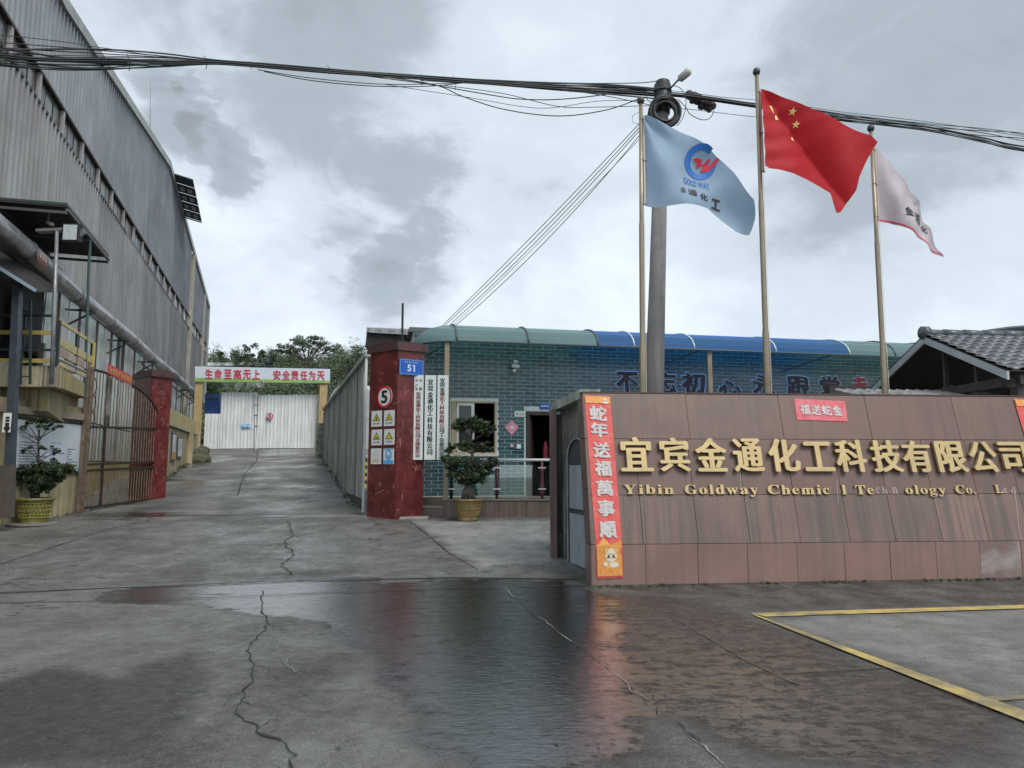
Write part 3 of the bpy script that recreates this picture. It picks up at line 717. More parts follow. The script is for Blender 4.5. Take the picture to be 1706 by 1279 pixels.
# window
alu = mat('aluminium_frame', (.62,.64,.60), .35, (.5,.52,.48), 4, metal=.3); tanf = mat('tan_window_frame', (.40,.31,.20), .5)
wf = MB(); fw_ = .07
def fbar(mb, x0, x1, z0, z1, off=.03, dep=.12): mb.obox(BP(x0,z0,off), bdv*((x1-x0)/bdv.x), -bn*dep, (0,0,z1-z0))
fbar(wf, wx0, wx1, wz1-fw_*.7, wz1); fbar(wf, wx0, wx1, wz0, wz0+fw_*.6); fbar(wf, wx0, wx0+.12, wz0+fw_*.6, wz1-fw_*.7); fbar(wf, wx1-.05, wx1, wz0+fw_*.6, wz1-fw_*.7)
wmx = bpx(787,700).x
win = wf.build('window', tanf, off_)
s_ = MB(); fbar(s_, wx0+.14, wmx+.05, wz1-.12, wz1-.055, .01, .05); fbar(s_, wx0+.14, wmx+.05, wz0+.045, wz0+.10, .01, .05); fbar(s_, wmx-.03, wmx+.05, wz0+.10, wz1-.12, .01, .05); fbar(s_, wx0+.13, wx0+.19, wz0+.10, wz1-.12, .01, .05)
s_.build('frame', alu, win)
g_ = MB(); fbar(g_, wx0+.19, wmx-.03, wz0+.10, wz1-.12, -.012, .006); g_.build('pane', mat('dark_window_glass', (.035,.045,.045), .08, spec=.6), win)
sl = MB(); fbar(sl, wx0-.05, wx1+.05, wz0-.06, wz0, .09, .1); sl.build('sill', alu, win)
# door frame with glimpse of a half-open leaf
dfm = mat('dark_brown_door', (.035,.022,.018), .45, (.05,.03,.025), 5)
df = MB(); fbar(df, dx0, dx0+.09, PZ, dz1, .02, .16); fbar(df, dx0+.09, dx1-.09, dz1-.1, dz1, .02, .16); fbar(df, dx1-.09, dx1, PZ, dz1, .02, .16)
dd = df.build('door', dfm, off_)
lf = MB(); lf.obox(BP(dx0+.12,PZ+.02,-.1), Vector((.12,.75,0)), Vector((.04,0,0)), (0,0,dz1-PZ-.15)); lf.build('door_leaf', dfm, dd)
# brush characters on the wall
def bx_at(px): return bpx(px, 645).x
brush = pen(.050, -.7, 6)+pen(.022, .7, 3)
redc = mat('dark_navy_maroon_character', (.035,.010,.022), .5); redc2 = mat('red_character', (.42,.02,.03), .5); rim = mat('pale_blue_outline', (.42,.58,.75), .5)
for i, (ch, px, py0, wd) in enumerate((('不',1045,619,42),('忘',1108,620,40),('初',1155,621,44),('心',1215,633,42),('永',1272,624,42),('跟',1329,626,42),('党',1382,626,38),('走',1431,626,30))):
    top = bpx(px, py0).z; xc = bx_at(px); hw = (bx_at(px+wd/2)-bx_at(px-wd/2))/2*.92; ht = .60 if ch != '心' else .44; 
    for nb, m_, o1 in ((tuple((a*1.0+c, b_*1.0+d) for a, b_ in brush for c, d in ((.028,0),(-.028,0),(0,.028),(0,-.028))), rim, .014), (brush, redc if i < 7 else redc2, .034)):
        mb = MB(); gg = glyph(ch, nb, 0, 2, .09, i+2); e_ = .075 if m_ is rim else 0
        put(mb, gg, lambda u, v, z: BP(xc+(u-.5)*2*hw*(1+e_*1.2), top-ht*(1-v)+(v-.5)*e_*ht*1.2, o1+z*.5))
        mb.build('wall_character' if m_ is not rim else 'character_outline', m_, off_)
# roof slab of the office
MB().obox(BP(Lx-.1,WT,.05), bdv*((Rx-Lx+.2)*1.021), -bn*5.4, (0,0,.12)).build('roof', mat('roof_membrane', (.12,.13,.13), .8), off_)

# things fixed on the office wall
def plate(name, x0, y0, x1, y1, off, th, m, label, cat, deco=None, rot=0):
    a = bpx(x0, y1, off); b_ = bpx(x1, y0, off); t_ = thing(name, tuple(a), label, cat)
    mb = MB(); q = [BP(a.x,a.z,off),BP(b_.x,a.z,off),BP(b_.x,b_.z,off),BP(a.x,b_.z,off)]
    if rot: c = (q[0]+q[2])/2; hx = (b_.x-a.x)/2; hz_ = (b_.z-a.z)/2; q = [c-Vector((0,0,hz_)), c+bdv*hx, c+Vector((0,0,hz_)), c-bdv*hx]
    mb.poly(q, -bn*th); mb.build('plate', m, t_, bevel=.004)
    return t_, q
pk = mat('pink_paper', (.55,.20,.30), .5, (.62,.32,.38), 12)
t_, q = plate('fortune_poster', 840, 699, 864, 725, .03, .004, pk, 'pink diamond-shaped good-luck paper on the teal brick wall between window and door', 'poster', rot=1)
mb = MB(); c = (q[0]+q[2])/2; hw = (q[1]-q[3]).length*.28; put(mb, glyph('福', pen(.05,-.6,4), 0, 2), lambda u, v, z: c+bdv*((u-.5)*hw)+Vector((0,0,(v-.5)*hw))+bn*(.003+z)); mb.build('lettering', cream, t_)
t_, q = plate('name_plate', 857, 685, 875, 694, .03, .008, white, 'small white door plate on the bricks at the top left of the office door', 'sign')
mb = MB()
for i, ch in enumerate('保卫室'): put(mb, glyph(ch, ((0,0),(.02,0)), 0, 1), lambda u, v, z: q[0]+(q[1]-q[0])*(.14+i*.26+u*.2)+(q[3]-q[0])*(.25+v*.5)+bn*(.003+z))
mb.build('lettering', darkink, t_)
bluep = mat('blue_sign_paint', (.015,.10,.42), .4)
t_, q = plate('blue_sign', 899, 672, 917, 681, .03, .008, bluep, 'small blue plate above the office door, close to the sign wall post', 'sign')
mb = MB()
for i in range(6): mb.poly([q[0]+(q[1]-q[0])*(.12+i*.13)+(q[3]-q[0])*.4+bn*.003, q[0]+(q[1]-q[0])*(.2+i*.13)+(q[3]-q[0])*.4+bn*.003, q[0]+(q[1]-q[0])*(.2+i*.13)+(q[3]-q[0])*.65+bn*.003, q[0]+(q[1]-q[0])*(.12+i*.13)+(q[3]-q[0])*.65+bn*.003])
mb.build('lettering', cream, t_)
plate('switch_box', 849, 740, 855, 745, .06, .04, mat('beige_plastic', (.45,.40,.30), .5), 'beige switch box on the bricks under the pink paper', 'switch box')
t_, q = plate('card_reader', 860, 740, 867, 747, .06, .04, white, 'white card reader box beside the office door frame', 'card reader')
fl = bpx(857, 612, .1); t_ = thing('flood_lamp', tuple(fl), 'small white lamp bracket high on the teal brick wall left of centre', 'lamp')
mb = MB(); mb.tube([fl-bn*.08, fl+bn*.12], .03); mb.tube([fl+bn*.12+bdv*-.09+Vector((0,0,.02)), fl+bn*.12+bdv*.1], .05); mb.build('bracket', white, t_, True)
mb = MB(); mb.tube([fl+bn*.12+Vector((-.02,0,.06)), fl+bn*.16+Vector((.01,0,.16))], [.04,.07]); mb.tube([fl+bn*.12+Vector((0,0,-.06)), fl+bn*.14+Vector((-.05,0,-.14))], [.03,.06]); mb.build('lamp_head', white, t_, True)
cl_ = BP(dx1-.18, 1.75, -.25); t_ = MB().lathe(tuple(cl_), [(.02,.50),(.05,.42),(.08,.25),(.07,.1),(.09,0)], 12).build('hanging_coat', mat('dull_red_cloth', (.22,.035,.05), .8)); t_.scale=(1,1,1); tag(t_, 'dull red coat hanging just inside the dark office doorway', 'coat')

# ------------------------------------------------ platform with railing
def FY(x): return 16.95+.03*(x+1.6)
plat = thing('entrance_platform', (-1.5, 17, .35), 'raised brown-tiled platform along the brick office behind the potted bonsai', 'platform')
pb = MB(); x0 = onY(740,845,16.95).x; x1 = 3.4
pb.poly([(x0,FY(x0)+.03,.2),(x1,FY(x1)+.03,.2),(x1,BY(x1),.2),(x0,BY(x0),.2)], (0,0,PZ-.03-.2)); pb.build('platform_body', mat('platform_concrete', (.16,.14,.13), .8), plat)
pt = MB(); pt.poly([(x0-.02,FY(x0)-.03,PZ-.03),(x1,FY(x1)-.03,PZ-.03),(x1,BY(x1)+.01,PZ-.03),(x0-.02,BY(x0)+.01,PZ-.03)], (0,0,.03)); pt.build('platform_top', mat('grey_floor_tile', (.26,.24,.22), .4, (.2,.18,.17), 5), plat)
tb = mat('brown_glazed_tile', (.15,.105,.085), .35, (.11,.08,.066), 2, streak=(.22,.17,.14), sstr=.5)
edges = [x0]+[onY(p,845,17).x for p in (800,832,877,925)]+[2.0,2.8,3.4]
for a, b_ in zip(edges, edges[1:]):
    MB().poly([(a+.006,FY(a),.25),(b_-.006,FY(b_),.25),(b_-.006,FY(b_),PZ-.035),(a+.006,FY(a),PZ-.035)], (0,.025,0)).build('facing_tile', tb, plat)
stp = MB(); sxa, sxb = onY(697,850,17).x, x0-.02
stp.box(sxa, sxb, 17.15, 18.0, .25, .60); stp.build('step', tb, plat)
MB().box(sxa-.02, sxb, 17.12, 18.0, .60, .63).build('step_tread', mat('step_stone', (.34,.27,.24), .4, (.24,.19,.17), 4), plat)
st2 = MB(); st2.box(sxa-.08, sxb, 17.55, 18.3, .63, PZ); st2.build('step', tb, plat)
kerb = MB(); ka, kb = onY(664,856,16.5).x, onY(712,857,16.5).x; kerb.box(ka, kb, 16.55, 16.95, .2, .42); tag(kerb.build('kerb_slab', mat('worn_kerb', (.30,.29,.26), .7, (.2,.19,.17), 6), bevel=.03), 'worn concrete kerb slab at the foot of the red pillar by the steps', 'kerb')
rail = thing('glass_railing', (.2, 17.05, PZ), 'glass railing with white tube handrail and maroon posts on the brown platform', 'railing')
RZ = onY(860,766,17.05).z; chrome = mat('white_handrail', (.68,.70,.70), .25, metal=.3); maroon = mat('maroon_post', (.085,.018,.028), .35, (.11,.03,.04), 6)
ra, rb = onY(800,766,17.05).x, onY(925,764,17.05).x
MB().tube([(ra,17.05,RZ),(3.2,17.1,RZ)], .035, 10).build('handrail', chrome, rail, True)
for i, (px, m_) in enumerate(((752,black),(828,maroon),(903,maroon),(985,maroon),(1060,maroon))):
    x = onY(px, 790, 17.07).x; big = i >= 2
    pm = MB(); pm.tube([(x,17.07,PZ),(x,17.07,RZ-.03)], .035, 10); 
    if big: pm.lathe((x,17.07,PZ), [(.04,.1),(.07,.14),(.04,.2),(.06,.3),(.045,.4),(.045,.62),(.07,.68),(.04,.74)], 12)
    p_ = pm.build('post', m_, rail, True)
    cm_ = MB(); 
    for zz in (.22,.72): cm_.box(x-.09,x+.09,17.0,17.03,PZ+zz,PZ+zz+.025)
    cm_.build('glass_clamp', chrome, p_)
gl = glassmat('railing_glass', (.74,.88,.82), .5)
gx = [onY(p,790,17.07).x for p in (752,828,903,985,1060)]
for a, b_ in zip(gx, gx[1:]): MB().box(a+.06, b_-.06, 17.06, 17.07, PZ+.06, RZ-.12).build('glass_pane', gl, rail)

# ------------------------------------------------ curved canopy
can = thing('curved_canopy', tuple(BP(2,4.5,.8)), 'long curved plastic canopy with blue middle sheets on thin steel ribs over the brick office', 'canopy')
cz1 = bpx(745,545).z; cfo = 1.35; cz0 = bpx(745,568,cfo).z
def CPT(x, a, dz=0, k=1.0):      # a 0 = wall ... 1 = front edge
    th = a*math.pi/2; return BP(x, cz0+(cz1-cz0)*math.cos(th)**1.0+dz, .02+cfo*k*math.sin(th)*(.999))
gs = sheetmat('grey_green_sheet', (.42,.66,.64), (.30,.44,.46), .6); bs = sheetmat('blue_sheet', (.10,.42,.90), (.10,.28,.56), .5)
cb = [onplaneY(p,556,BY(0)-.9,KB).x for p in (745,862,975,1034,1132,1265,1385)]; cb += [cb[-1]+1.4, cb[-1]+2.8, cb[-1]+4.2]
ctrib = mat('canopy_rib_steel', (.06,.09,.09), .45); whrib = mat('white_rib', (.6,.64,.68), .4)
for i, (a, b_) in enumerate(zip(cb, cb[1:])):
    n_ = 7; m_ = bs if 2 <= i <= 5 else gs; V = []; 
    for j in range(n_+1): V += [CPT(a+.015, j/n_), CPT(b_-.015, j/n_)]
    mb = MB().add(V, [(2*j,2*j+1,2*j+3,2*j+2) for j in range(n_)]); mb.build('canopy_sheet', m_, can)
for i, x in enumerate(cb):
    MB().tube([CPT(x, j/8, .015) for j in range(9)], .028 if i < 3 else .02, 6).build('rib', ctrib if (i < 3 or i > 6) else whrib, can, True)
# rounded hip at the left end
tip = bpx(680,578,cfo*.2); V = []; F = []; na, nb_ = 8, 7
for i in range(na+1):
    ph = i/na*math.pi/2
    for j in range(nb_+1):
        th = j/nb_*math.pi/2; p = BP(cb[0]-math.sin(ph)*math.sin(th)*1.02, cz0+(cz1-cz0)*math.cos(th), .02+cfo*math.sin(th)*math.cos(ph)); V.append(p)
for i in range(na):
    for j in range(nb_): F.append((i*(nb_+1)+j, (i+1)*(nb_+1)+j, (i+1)*(nb_+1)+j+1, i*(nb_+1)+j+1))
MB().add(V, F).build('canopy_hip', gs, can, True)
fe = MB(); fe.tube([CPT(cb[0],1), CPT(cb[-1],1)], .025, 6); fe.tube([BP(cb[0]-math.sin(i/8*math.pi/2)*1.02, cz0, .02+cfo*math.cos(i/8*math.pi/2)) for i in range(9)], .025, 6)
fe.tube([CPT(cb[0],0), CPT(cb[-1],0)], .02, 6); fe.build('edge_rail', ctrib, can, True)
tz0 = bpx(800,597,.5).z; tz1 = cz0-.02; trs = MB(); trs.tube([BP(cb[0]-.6,tz0,.5),BP(cb[-1],tz0,.5)], .016, 6); trs.tube([BP(cb[0]-.8,tz1,.5),BP(cb[-1],tz1,.5)], .016, 6)
x = cb[0]-.55
while x < cb[-1]: trs.tube([BP(x,tz0,.5),BP(x,tz1,.5)], .010, 5); x += .74
trs.build('truss', ctrib, can)
for px in (712,1115,1330):
    x = bpx(px,590,.5).x; MB().tube([BP(x-.35,tz0-.05,.05), BP(x+.45,tz1+.05,1.2)], .02, 6).build('brace', ctrib, can)
postm = mat('tan_steel_post', (.30,.24,.155), .5, (.22,.19,.13), 3)
for px, zb in ((744.5,PZ),(1183,.3)):
    q = onY(px, 640, 16.98 if px < 900 else BY(5)-cfo+.1); pm = MB(); pm.box(q.x-.055,q.x+.055,q.y-.055,q.y+.055,zb,cz0-.0); pm.build('post', postm, can)

# ================================================================== GATE PILLARS
rs = bpy.data.materials.new('red_stone'); rs.use_nodes = True; t = rs.node_tree; n = t.nodes; l = t.links; b = n['Principled BSDF']
tcx = n.new('ShaderNodeTexCoord'); 
def vl(rot, sc_, thr):
    mp = n.new('ShaderNodeMapping'); mp.inputs['Rotation'].default_value = rot; mp.inputs['Scale'].default_value = sc_; l.new(tcx.outputs['Object'], mp.inputs[0])
    v = n.new('ShaderNodeTexVoronoi'); v.feature = 'DISTANCE_TO_EDGE'; v.inputs['Scale'].default_value = 3.4; v.inputs['Randomness'].default_value = 1; l.new(mp.outputs[0], v.inputs[0])
    no = n.new('ShaderNodeTexNoise'); no.inputs['Scale'].default_value = 5; l.new(tcx.outputs['Object'], no.inputs[0])
    g1 = n.new('ShaderNodeMapRange'); l.new(v.outputs['Distance'], g1.inputs[0]); g1.inputs[1].default_value = 0; g1.inputs[2].default_value = thr; g1.inputs[3].default_value = 1; g1.inputs[4].default_value = 0
    g2 = n.new('ShaderNodeMapRange'); l.new(no.outputs['Fac'], g2.inputs[0]); g2.inputs[1].default_value = .50; g2.inputs[2].default_value = .60
    mm = n.new('ShaderNodeMath'); mm.operation = 'MULTIPLY'; l.new(g1.outputs[0], mm.inputs[0]); l.new(g2.outputs[0], mm.inputs[1]); return mm.outputs[0]
va = vl((.3,.5,.2), (1,1,.45), .020); vb_ = vl((1.3,.2,.9), (1.4,1,.6), .016)
mxx = n.new('ShaderNodeMath'); mxx.operation = 'MAXIMUM'; l.new(va, mxx.inputs[0]); l.new(vb_, mxx.inputs[1])
no = n.new('ShaderNodeTexNoise'); no.inputs['Scale'].default_value = 3; no.inputs['Detail'].default_value = 8; l.new(tcx.outputs['Object'], no.inputs[0])
rr_ = n.new('ShaderNodeValToRGB'); l.new(no.outputs['Fac'], rr_.inputs[0]); rr_.color_ramp.elements[0].position=.35; rr_.color_ramp.elements[0].color=(.085,.016,.017,1); rr_.color_ramp.elements[1].position=.7; rr_.color_ramp.elements[1].color=(.175,.036,.034,1)
fa = n.new('ShaderNodeMath'); fa.operation='MULTIPLY'; fa.inputs[1].default_value=.85; l.new(mxx.outputs[0], fa.inputs[0])
mc = n.new('ShaderNodeMix'); mc.data_type='RGBA'; l.new(fa.outputs[0], mc.inputs[0]); l.new(rr_.outputs[0], mc.inputs[6]); mc.inputs[7].default_value=(.42,.20,.15,1); l.new(mc.outputs[2], b.inputs['Base Color'])
b.inputs['Roughness'].default_value=.3; MATS['red_stone']=rs
capm = mat('cap_stone', (.10,.035,.035), .5, (.05,.03,.03), 4)
def pillar(name, corner, left, right, z0, z1, seams, label):
    c, a, b_ = Vector((*corner,0)), Vector((*left,0)), Vector((*right,0)); back = a+b_-c
    p = thing(name, (c.x,c.y,z0), label, 'pillar'); 
    MB().poly([tuple(q.xy)+(z0-.25,) for q in (c,b_,back,a)], (0,0,z1-z0+.25)).build('core', jointm, p)
    zs = [z0-.2]+seams+[z1]
    for (u, v) in ((a,c),(c,b_)):
        d = (v-u); nr = Vector((d.y,-d.x,0)).normalized()
        for s0, s1 in zip(zs, zs[1:]):
            MB().obox(u+nr*.001+d*.004+Vector((0,0,s0+.003)), d*.992, nr*.022, (0,0,s1-s0-.006)).build('stone_panel', rs, p)
    ce = (c+back)/2; ex = [ce+(q-ce)*1.16 for q in (c,b_,back,a)]; MB().poly([tuple(q.xy)+(z1,) for q in ex], (0,0,.17)).build('cap', capm, p)
    ex = [ce+(q-ce)*.95 for q in (c,b_,back,a)]; m_ = MB(); m_.poly([tuple(q.xy)+(z1+.17,) for q in ex], (0,0,.06)); m_.build('cap_top', capm, p)
    return p
cR = onY(660,700,16.55); lR = onY(616,700,17.15); rR = onY(705.5,700,16.95)
zcap = onY(660,583,16.55).z
pR = pillar('red_pillar', cR.xy, lR.xy, rR.xy, gz(16.6), zcap, [1.05,1.9,2.75,3.4], 'red stone gate pillar carrying the round number 5 sign and the blue 51 plate')
cLf = onY(249,700,21.2); lLf = onY(221,700,21.9); rLf = onY(282,700,21.75)
zcl = onY(249,627,21.2).z
pL = pillar('red_pillar', cLf.xy, lLf.xy, rLf.xy, gz(21.4), zcl, [1.3,2.1,2.9,3.7], 'red stone gate pillar at the tip of the rusty gate leaf')

# ------------------------------------------------ signs on the right pillar
def face(a, b_):            # frame on a vertical face from a to b_
    d = (b_-a); d.z = 0; d = d.normalized(); return d, Vector((d.y,-d.x,0))
fa_, fn_ = face(lR, cR); fb_, fbn = face(cR, rR)
def fpx(px, py, o, d, nrm, off=.03):
    r = pxdir(px, py); e_ = Vector((0,0,EYE)); p0 = Vector((o.x,o.y,0))+nrm*off; t_ = (p0-e_).dot(nrm)/r.dot(nrm); return e_+r*t_
signwhite = mat('sign_white', (.74,.75,.72), .35); signred = mat('sign_red', (.55,.012,.025), .35); signyel = mat('sign_yellow', (.72,.62,.02), .4); signblue = mat('sign_sky_blue', (.10,.42,.78), .4)
UP = Vector((0,0,1))
p = fpx(641,661,lR,fa_,fn_); r1 = (fpx(641,642.5,lR,fa_,fn_).z-p.z)
t_ = thing('speed_limit_sign', tuple(p), 'large round speed sign with red rim and black 5 on the red pillar', 'road sign')
mb = MB(); disc(mb, p, fa_, UP, fn_, 0,0,r1,r1,.012,0,40); k=40; mb.tube([p+fn_*.0, p+fn_*.011], r1, 40, 0); disc(mb, p, fa_, UP, fn_, 0,0,r1,r1,.014,1,40,.80)
mb.build('disc', [signwhite, signred], t_)
mb = MB(); put(mb, glyph('5', ring(.035,.03,6), 0, 4), lambda u, v, z: p+fa_*((u-.5)*r1*.86)+UP*((v-.5)*r1*1.15)+fn_*(.015+z)); mb.build('numeral', darkink, t_)
def warn(x0, y0, x1, y1, kind, label):
    bl = fpx(x0,y1,lR,fa_,fn_); br = fpx(x1,y1,lR,fa_,fn_); tl = fpx(x0,y0,lR,fa_,fn_); W_ = (br-bl).dot(fa_); H_ = tl.z-bl.z
    t_ = thing('safety_sign', tuple(bl), label, 'safety sign', 'safety signs on the red pillar')
    Z = lambda u, v, z: bl+fa_*(W_*u)+UP*(H_*v)+fn_*(.0+z)
    MB().poly([Z(0,0,0),Z(1,0,0),Z(1,1,0),Z(0,1,0)], fn_*.01).build('plate', signwhite, t_)
    mb = MB()
    if kind[0] == 'w':
        tri = lambda s, z, mi: mb.add([Z(.5-.38*s,.36+(1-s)*.14,z),Z(.5+.38*s,.36+(1-s)*.14,z),Z(.5,.36+(1-s)*.14+.47*s,z)], [(0,1,2)], mi)
        tri(1,.012,0); tri(.74,.014,1)
        if kind == 'w1': mb.add([Z(.42,.44,.016),Z(.5,.42,.016),Z(.58,.44,.016),Z(.56,.54,.016),Z(.5,.66,.016),Z(.45,.55,.016)], [tuple(range(6))], 0)
        if kind == 'w2': mb.add([Z(.40,.50,.016),Z(.54,.44,.016),Z(.60,.48,.016),Z(.50,.60,.016)], [(0,1,2,3)], 0)
        if kind == 'w3': mb.add([Z(.36,.44,.016),Z(.64,.44,.016),Z(.62,.52,.016),Z(.40,.52,.016)], [(0,1,2,3)], 0)
        if kind == 'w4': mb.add([Z(.485,.50,.016),Z(.515,.50,.016),Z(.52,.66,.016),Z(.48,.66,.016)], [(0,1,2,3)], 0); mb.add([Z(.48,.43,.016),Z(.52,.43,.016),Z(.52,.47,.016),Z(.48,.47,.016)], [(0,1,2,3)], 0)
        tx = {'w1':'当心火灾','w2':'当心腐蚀','w3':'当心车辆','w4':'注意安全'}[kind]
        for i, ch in enumerate(tx): put(mb, glyph(ch, ((0,0),(.03,0)), 0, 1), lambda u, v, z: Z(.17+.165*i+u*.15,.14+v*.12,.012+z), 0)
        mb.build('print', [darkink, signyel], t_)
    elif kind == 'p':
        k = 26; pale = mat('faded_print', (.50,.50,.48), .5)
        c0 = Z(.52,.62,0); disc(mb, c0, fa_, UP, fn_, 0,0,W_*.27,W_*.27,.012,0,26,.9)
        mb.add([Z(.36,.64,.012),Z(.56,.64,.012),Z(.56,.67,.012),Z(.36,.67,.012)], [(0,1,2,3)], 0); mb.add([Z(.40,.56,.012),Z(.66,.56,.012),Z(.66,.59,.012),Z(.40,.59,.012)], [(0,1,2,3)], 0)
        mb.add([Z(.14,.14,.012),Z(.84,.14,.012),Z(.84,.30,.012),Z(.14,.30,.012)], [(0,1,2,3)], 1)
        mb.build('print', [pale, mat('faded_yellow_print', (.66,.55,.32), .5)], t_)
    else:
        mb.add([Z(.02,.02,.012),Z(.98,.02,.012),Z(.98,.25,.012),Z(.02,.25,.012)], [(0,1,2,3)], 0); mb.add([Z(.02,.92,.012),Z(.98,.92,.012),Z(.98,.98,.012),Z(.02,.98,.012)], [(0,1,2,3)], 0)
        c0 = Z(.5,.6,0); disc(mb, c0, fa_, UP, fn_, 0,0,W_*.32,W_*.36,.012,0,26); disc(mb, c0, fa_, UP, fn_, 0,.01,W_*.17,W_*.2,.014,1,20); disc(mb, c0, fa_, UP, fn_, 0,-.03,W_*.08,W_*.08,.016,0,14)
        mb.build('print', [signblue, signwhite], t_)
warn(619,685,636,711,'w1','safety sign with fire triangle, top left of the six on the red pillar')
warn(640,684,657,710,'w2','safety sign with corrosion triangle, top right of the six on the red pillar')
warn(619,716,636,742,'w3','safety sign with vehicle triangle, middle left of the six on the red pillar')
warn(640,715,657,741,'w4','safety sign with exclamation triangle, middle right of the six on the red pillar')
warn(618,747,635,773,'p','faded white safety sign with grey circle, bottom left on the red pillar')
warn(639,747,656,773,'b','safety sign with sky blue mask disc, bottom right on the red pillar')
# blue house number
bl = fpx(665,623,cR,fb_,fbn,.06); br = fpx(705,624,cR,fb_,fbn,.06); tl = fpx(665,597,cR,fb_,fbn,.06); W_ = (br-bl).dot(fb_); H_ = tl.z-bl.z
t_ = thing('house_number_plate', tuple(bl), 'blue enamel plate with white number 51 on the red pillar', 'number plate')
Z = lambda u, v, z: bl+fb_*(W_*u)+UP*(H_*v)+fbn*z
MB().poly([Z(0,0,0),Z(1,0,0),Z(1,1,0),Z(0,1,0)], fbn*.012).build('plate', bluep, t_)
mb = MB()
for a_, b2_, c2_, d2_ in ((.015,.02,.985,.045),(.015,.955,.985,.98),(.015,.045,.03,.955),(.97,.045,.985,.955)): mb.poly([Z(a_,b2_,.014),Z(c2_,b2_,.014),Z(c2_,d2_,.014),Z(a_,d2_,.014)])
mb.build('border', mat('light_blue_print', (.25,.42,.70), .4), t_)
mb = MB()
put(mb, glyph('5', ring(.035,.03,6), 0, 3), lambda u, v, z: Z(.32+u*.165,.22+v*.44,.014+z))
mb.add([Z(u,v,.015) for u,v in ((.585,.22),(.640,.22),(.640,.66),(.600,.66),(.535,.60),(.535,.54),(.585,.57))], [tuple(range(7))])
rnd = random.Random(2)
for i in range(7):
    for k in range(3):
        u = .2+i*.085+rnd.uniform(0,.02); v = .78+k*.035; mb.poly([Z(u,v,.014),Z(u+.045,v,.014),Z(u+.045,v+.014,.014),Z(u,v+.014,.014)])
mb.build('lettering', mat('plate_lettering', (.60,.72,.80), .4), t_)
# three vertical name boards
nbW = .012; boardm = mat('name_board_white', (.66,.72,.68), .4, (.58,.65,.61), 2)
inkr = mat('dark_red_ink', (.20,.02,.035), .5); inkb = mat('black_ink', (.025,.03,.03), .5)
NY = 16.78
def nboard(x0, x1, y0, y1, label):
    a = onY(x0,y1,NY); b2_ = onY(x1,y0,NY); t_ = thing('name_board', tuple(a), label, 'name board', 'vertical name boards at the gate')
    MB().box(a.x+.004,b2_.x-.004,NY,NY+.05,a.z,b2_.z).build('board', boardm, t_, bevel=.006); return t_, a, b2_
t1, a, b2_ = nboard(687,706,625,766,'white vertical name board with dark red characters, first from the red pillar')
def zput(mb, ch, a, b2_, uc, vt, wu, hv, nb): put(mb, glyph(ch, nb, 0, 2), lambda u, v, z: Vector((a.x+(b2_.x-a.x)*(uc+(u-.5)*wu), NY-.003-z, a.z+(b2_.z-a.z)*(vt-hv*(1-v)))))
vn = ((0,0),(.03,0),(-.03,0),(.05,0),(-.05,0))
mb = MB()
for ch, uc, vt in (('共',.30,.955),('产',.30,.895),('党',.30,.855),('中',.70,.955),('国',.70,.855)): zput(mb, ch, a, b2_, uc, vt, .26, .036, vn[:3])
mb.build('black_lettering', inkb, t1)
mb = MB(); s = '宜宾金通化工科技有限公司支部委员会'
for i, ch in enumerate(s): zput(mb, ch, a, b2_, .5, .800-i*.0455, .50, .042 if ch != '工' else .034, vn)
mb.build('red_lettering', inkr, t1)
t2, a, b2_ = nboard(706,727,625,766,'white vertical name board with large black characters, the middle one')
mb = MB()
for i, ch in enumerate('宜宾金通化工科技有限公司'): zput(mb, ch, a, b2_, .5, .955-i*.0755, .50, .068 if ch != '工' else .058, vn)
mb.build('black_lettering', inkb, t2)
t3, a, b2_ = nboard(727,747.5,625,766,'white vertical name board half hidden by the tan canopy post')
mb = MB(); mb2 = MB()
for i, ch in enumerate('宜宾金通化工科技有限公司工会委员会'): zput(mb if 2 < i < 11 else mb2, ch, a, b2_, .45, .965-i*.054, .46, .050 if ch != '工' else .04, vn)
mb.build('red_lettering', inkr, t3); mb2.build('black_lettering', inkb, t3)
# ================================================================== LONG HALL ON THE LEFT
K = -.3229*1.0066
hd = Vector((K,1,0)).normalized(); hn = Vector((1,-K,0)).normalized()       # along the lane, and out towards the lane
def HP(X0, Y, z, off=0): return Vector((X0+K*Y, Y, z))+hn*off
def hpx(px, py, X0): return onplane(px, py, X0, K)
def corr(mb, X0, y0, y1, zb, zt, pitch=.30, dep=.085, mi=0, off=0):
    """ribbed sheet on the plane X0 between y0 and y1; zb, zt functions of Y"""
    y = y0; V = []; prof = ((0,0),(.5,0),(.62,1),(.88,1))
    ys_ = []
    while y < y1:
        for f, d in prof:
            if y+f*pitch <= y1: ys_.append((y+f*pitch, d*dep))
        y += pitch
    ys_.append((y1, 0))
    for yy, d in ys_: V += [HP(X0,yy,zb(yy),off+d), HP(X0,yy,zt(yy),off+d)]
    mb.add(V, [(2*i,2*i+2,2*i+3,2*i+1) for i in range(len(ys_)-1)], mi)
XH = -6.5
ypk = hpx(279,271,XH).y; zpk = hpx(279,271,XH).z; pn = hpx(100,0,XH); pf = hpx(346,508,XH)
HY0, HY1 = 11.5, pf.y
def zroof(y):
    if y <= pn.y: return pn.z
    if y <= ypk: return pn.z+(zpk-pn.z)*(y-pn.y)/(ypk-pn.y)
    return zpk+(pf.z-zpk)*(y-ypk)/(pf.y-ypk)
zw1 = hpx(134,232,XH).z; zw0 = hpx(134,277,XH).z; zbot = hpx(98,461,XH).z-.25
hall = thing('factory_hall', tuple(HP(XH,20,0)), 'very long ribbed metal factory hall with a shallow gable on the left of the lane', 'building')
cladU = mat('grey_green_cladding', (.255,.29,.295), .5, (.17,.18,.20), .35, .03, 30, metal=.1, streak=(.15,.15,.165), sstr=.45)
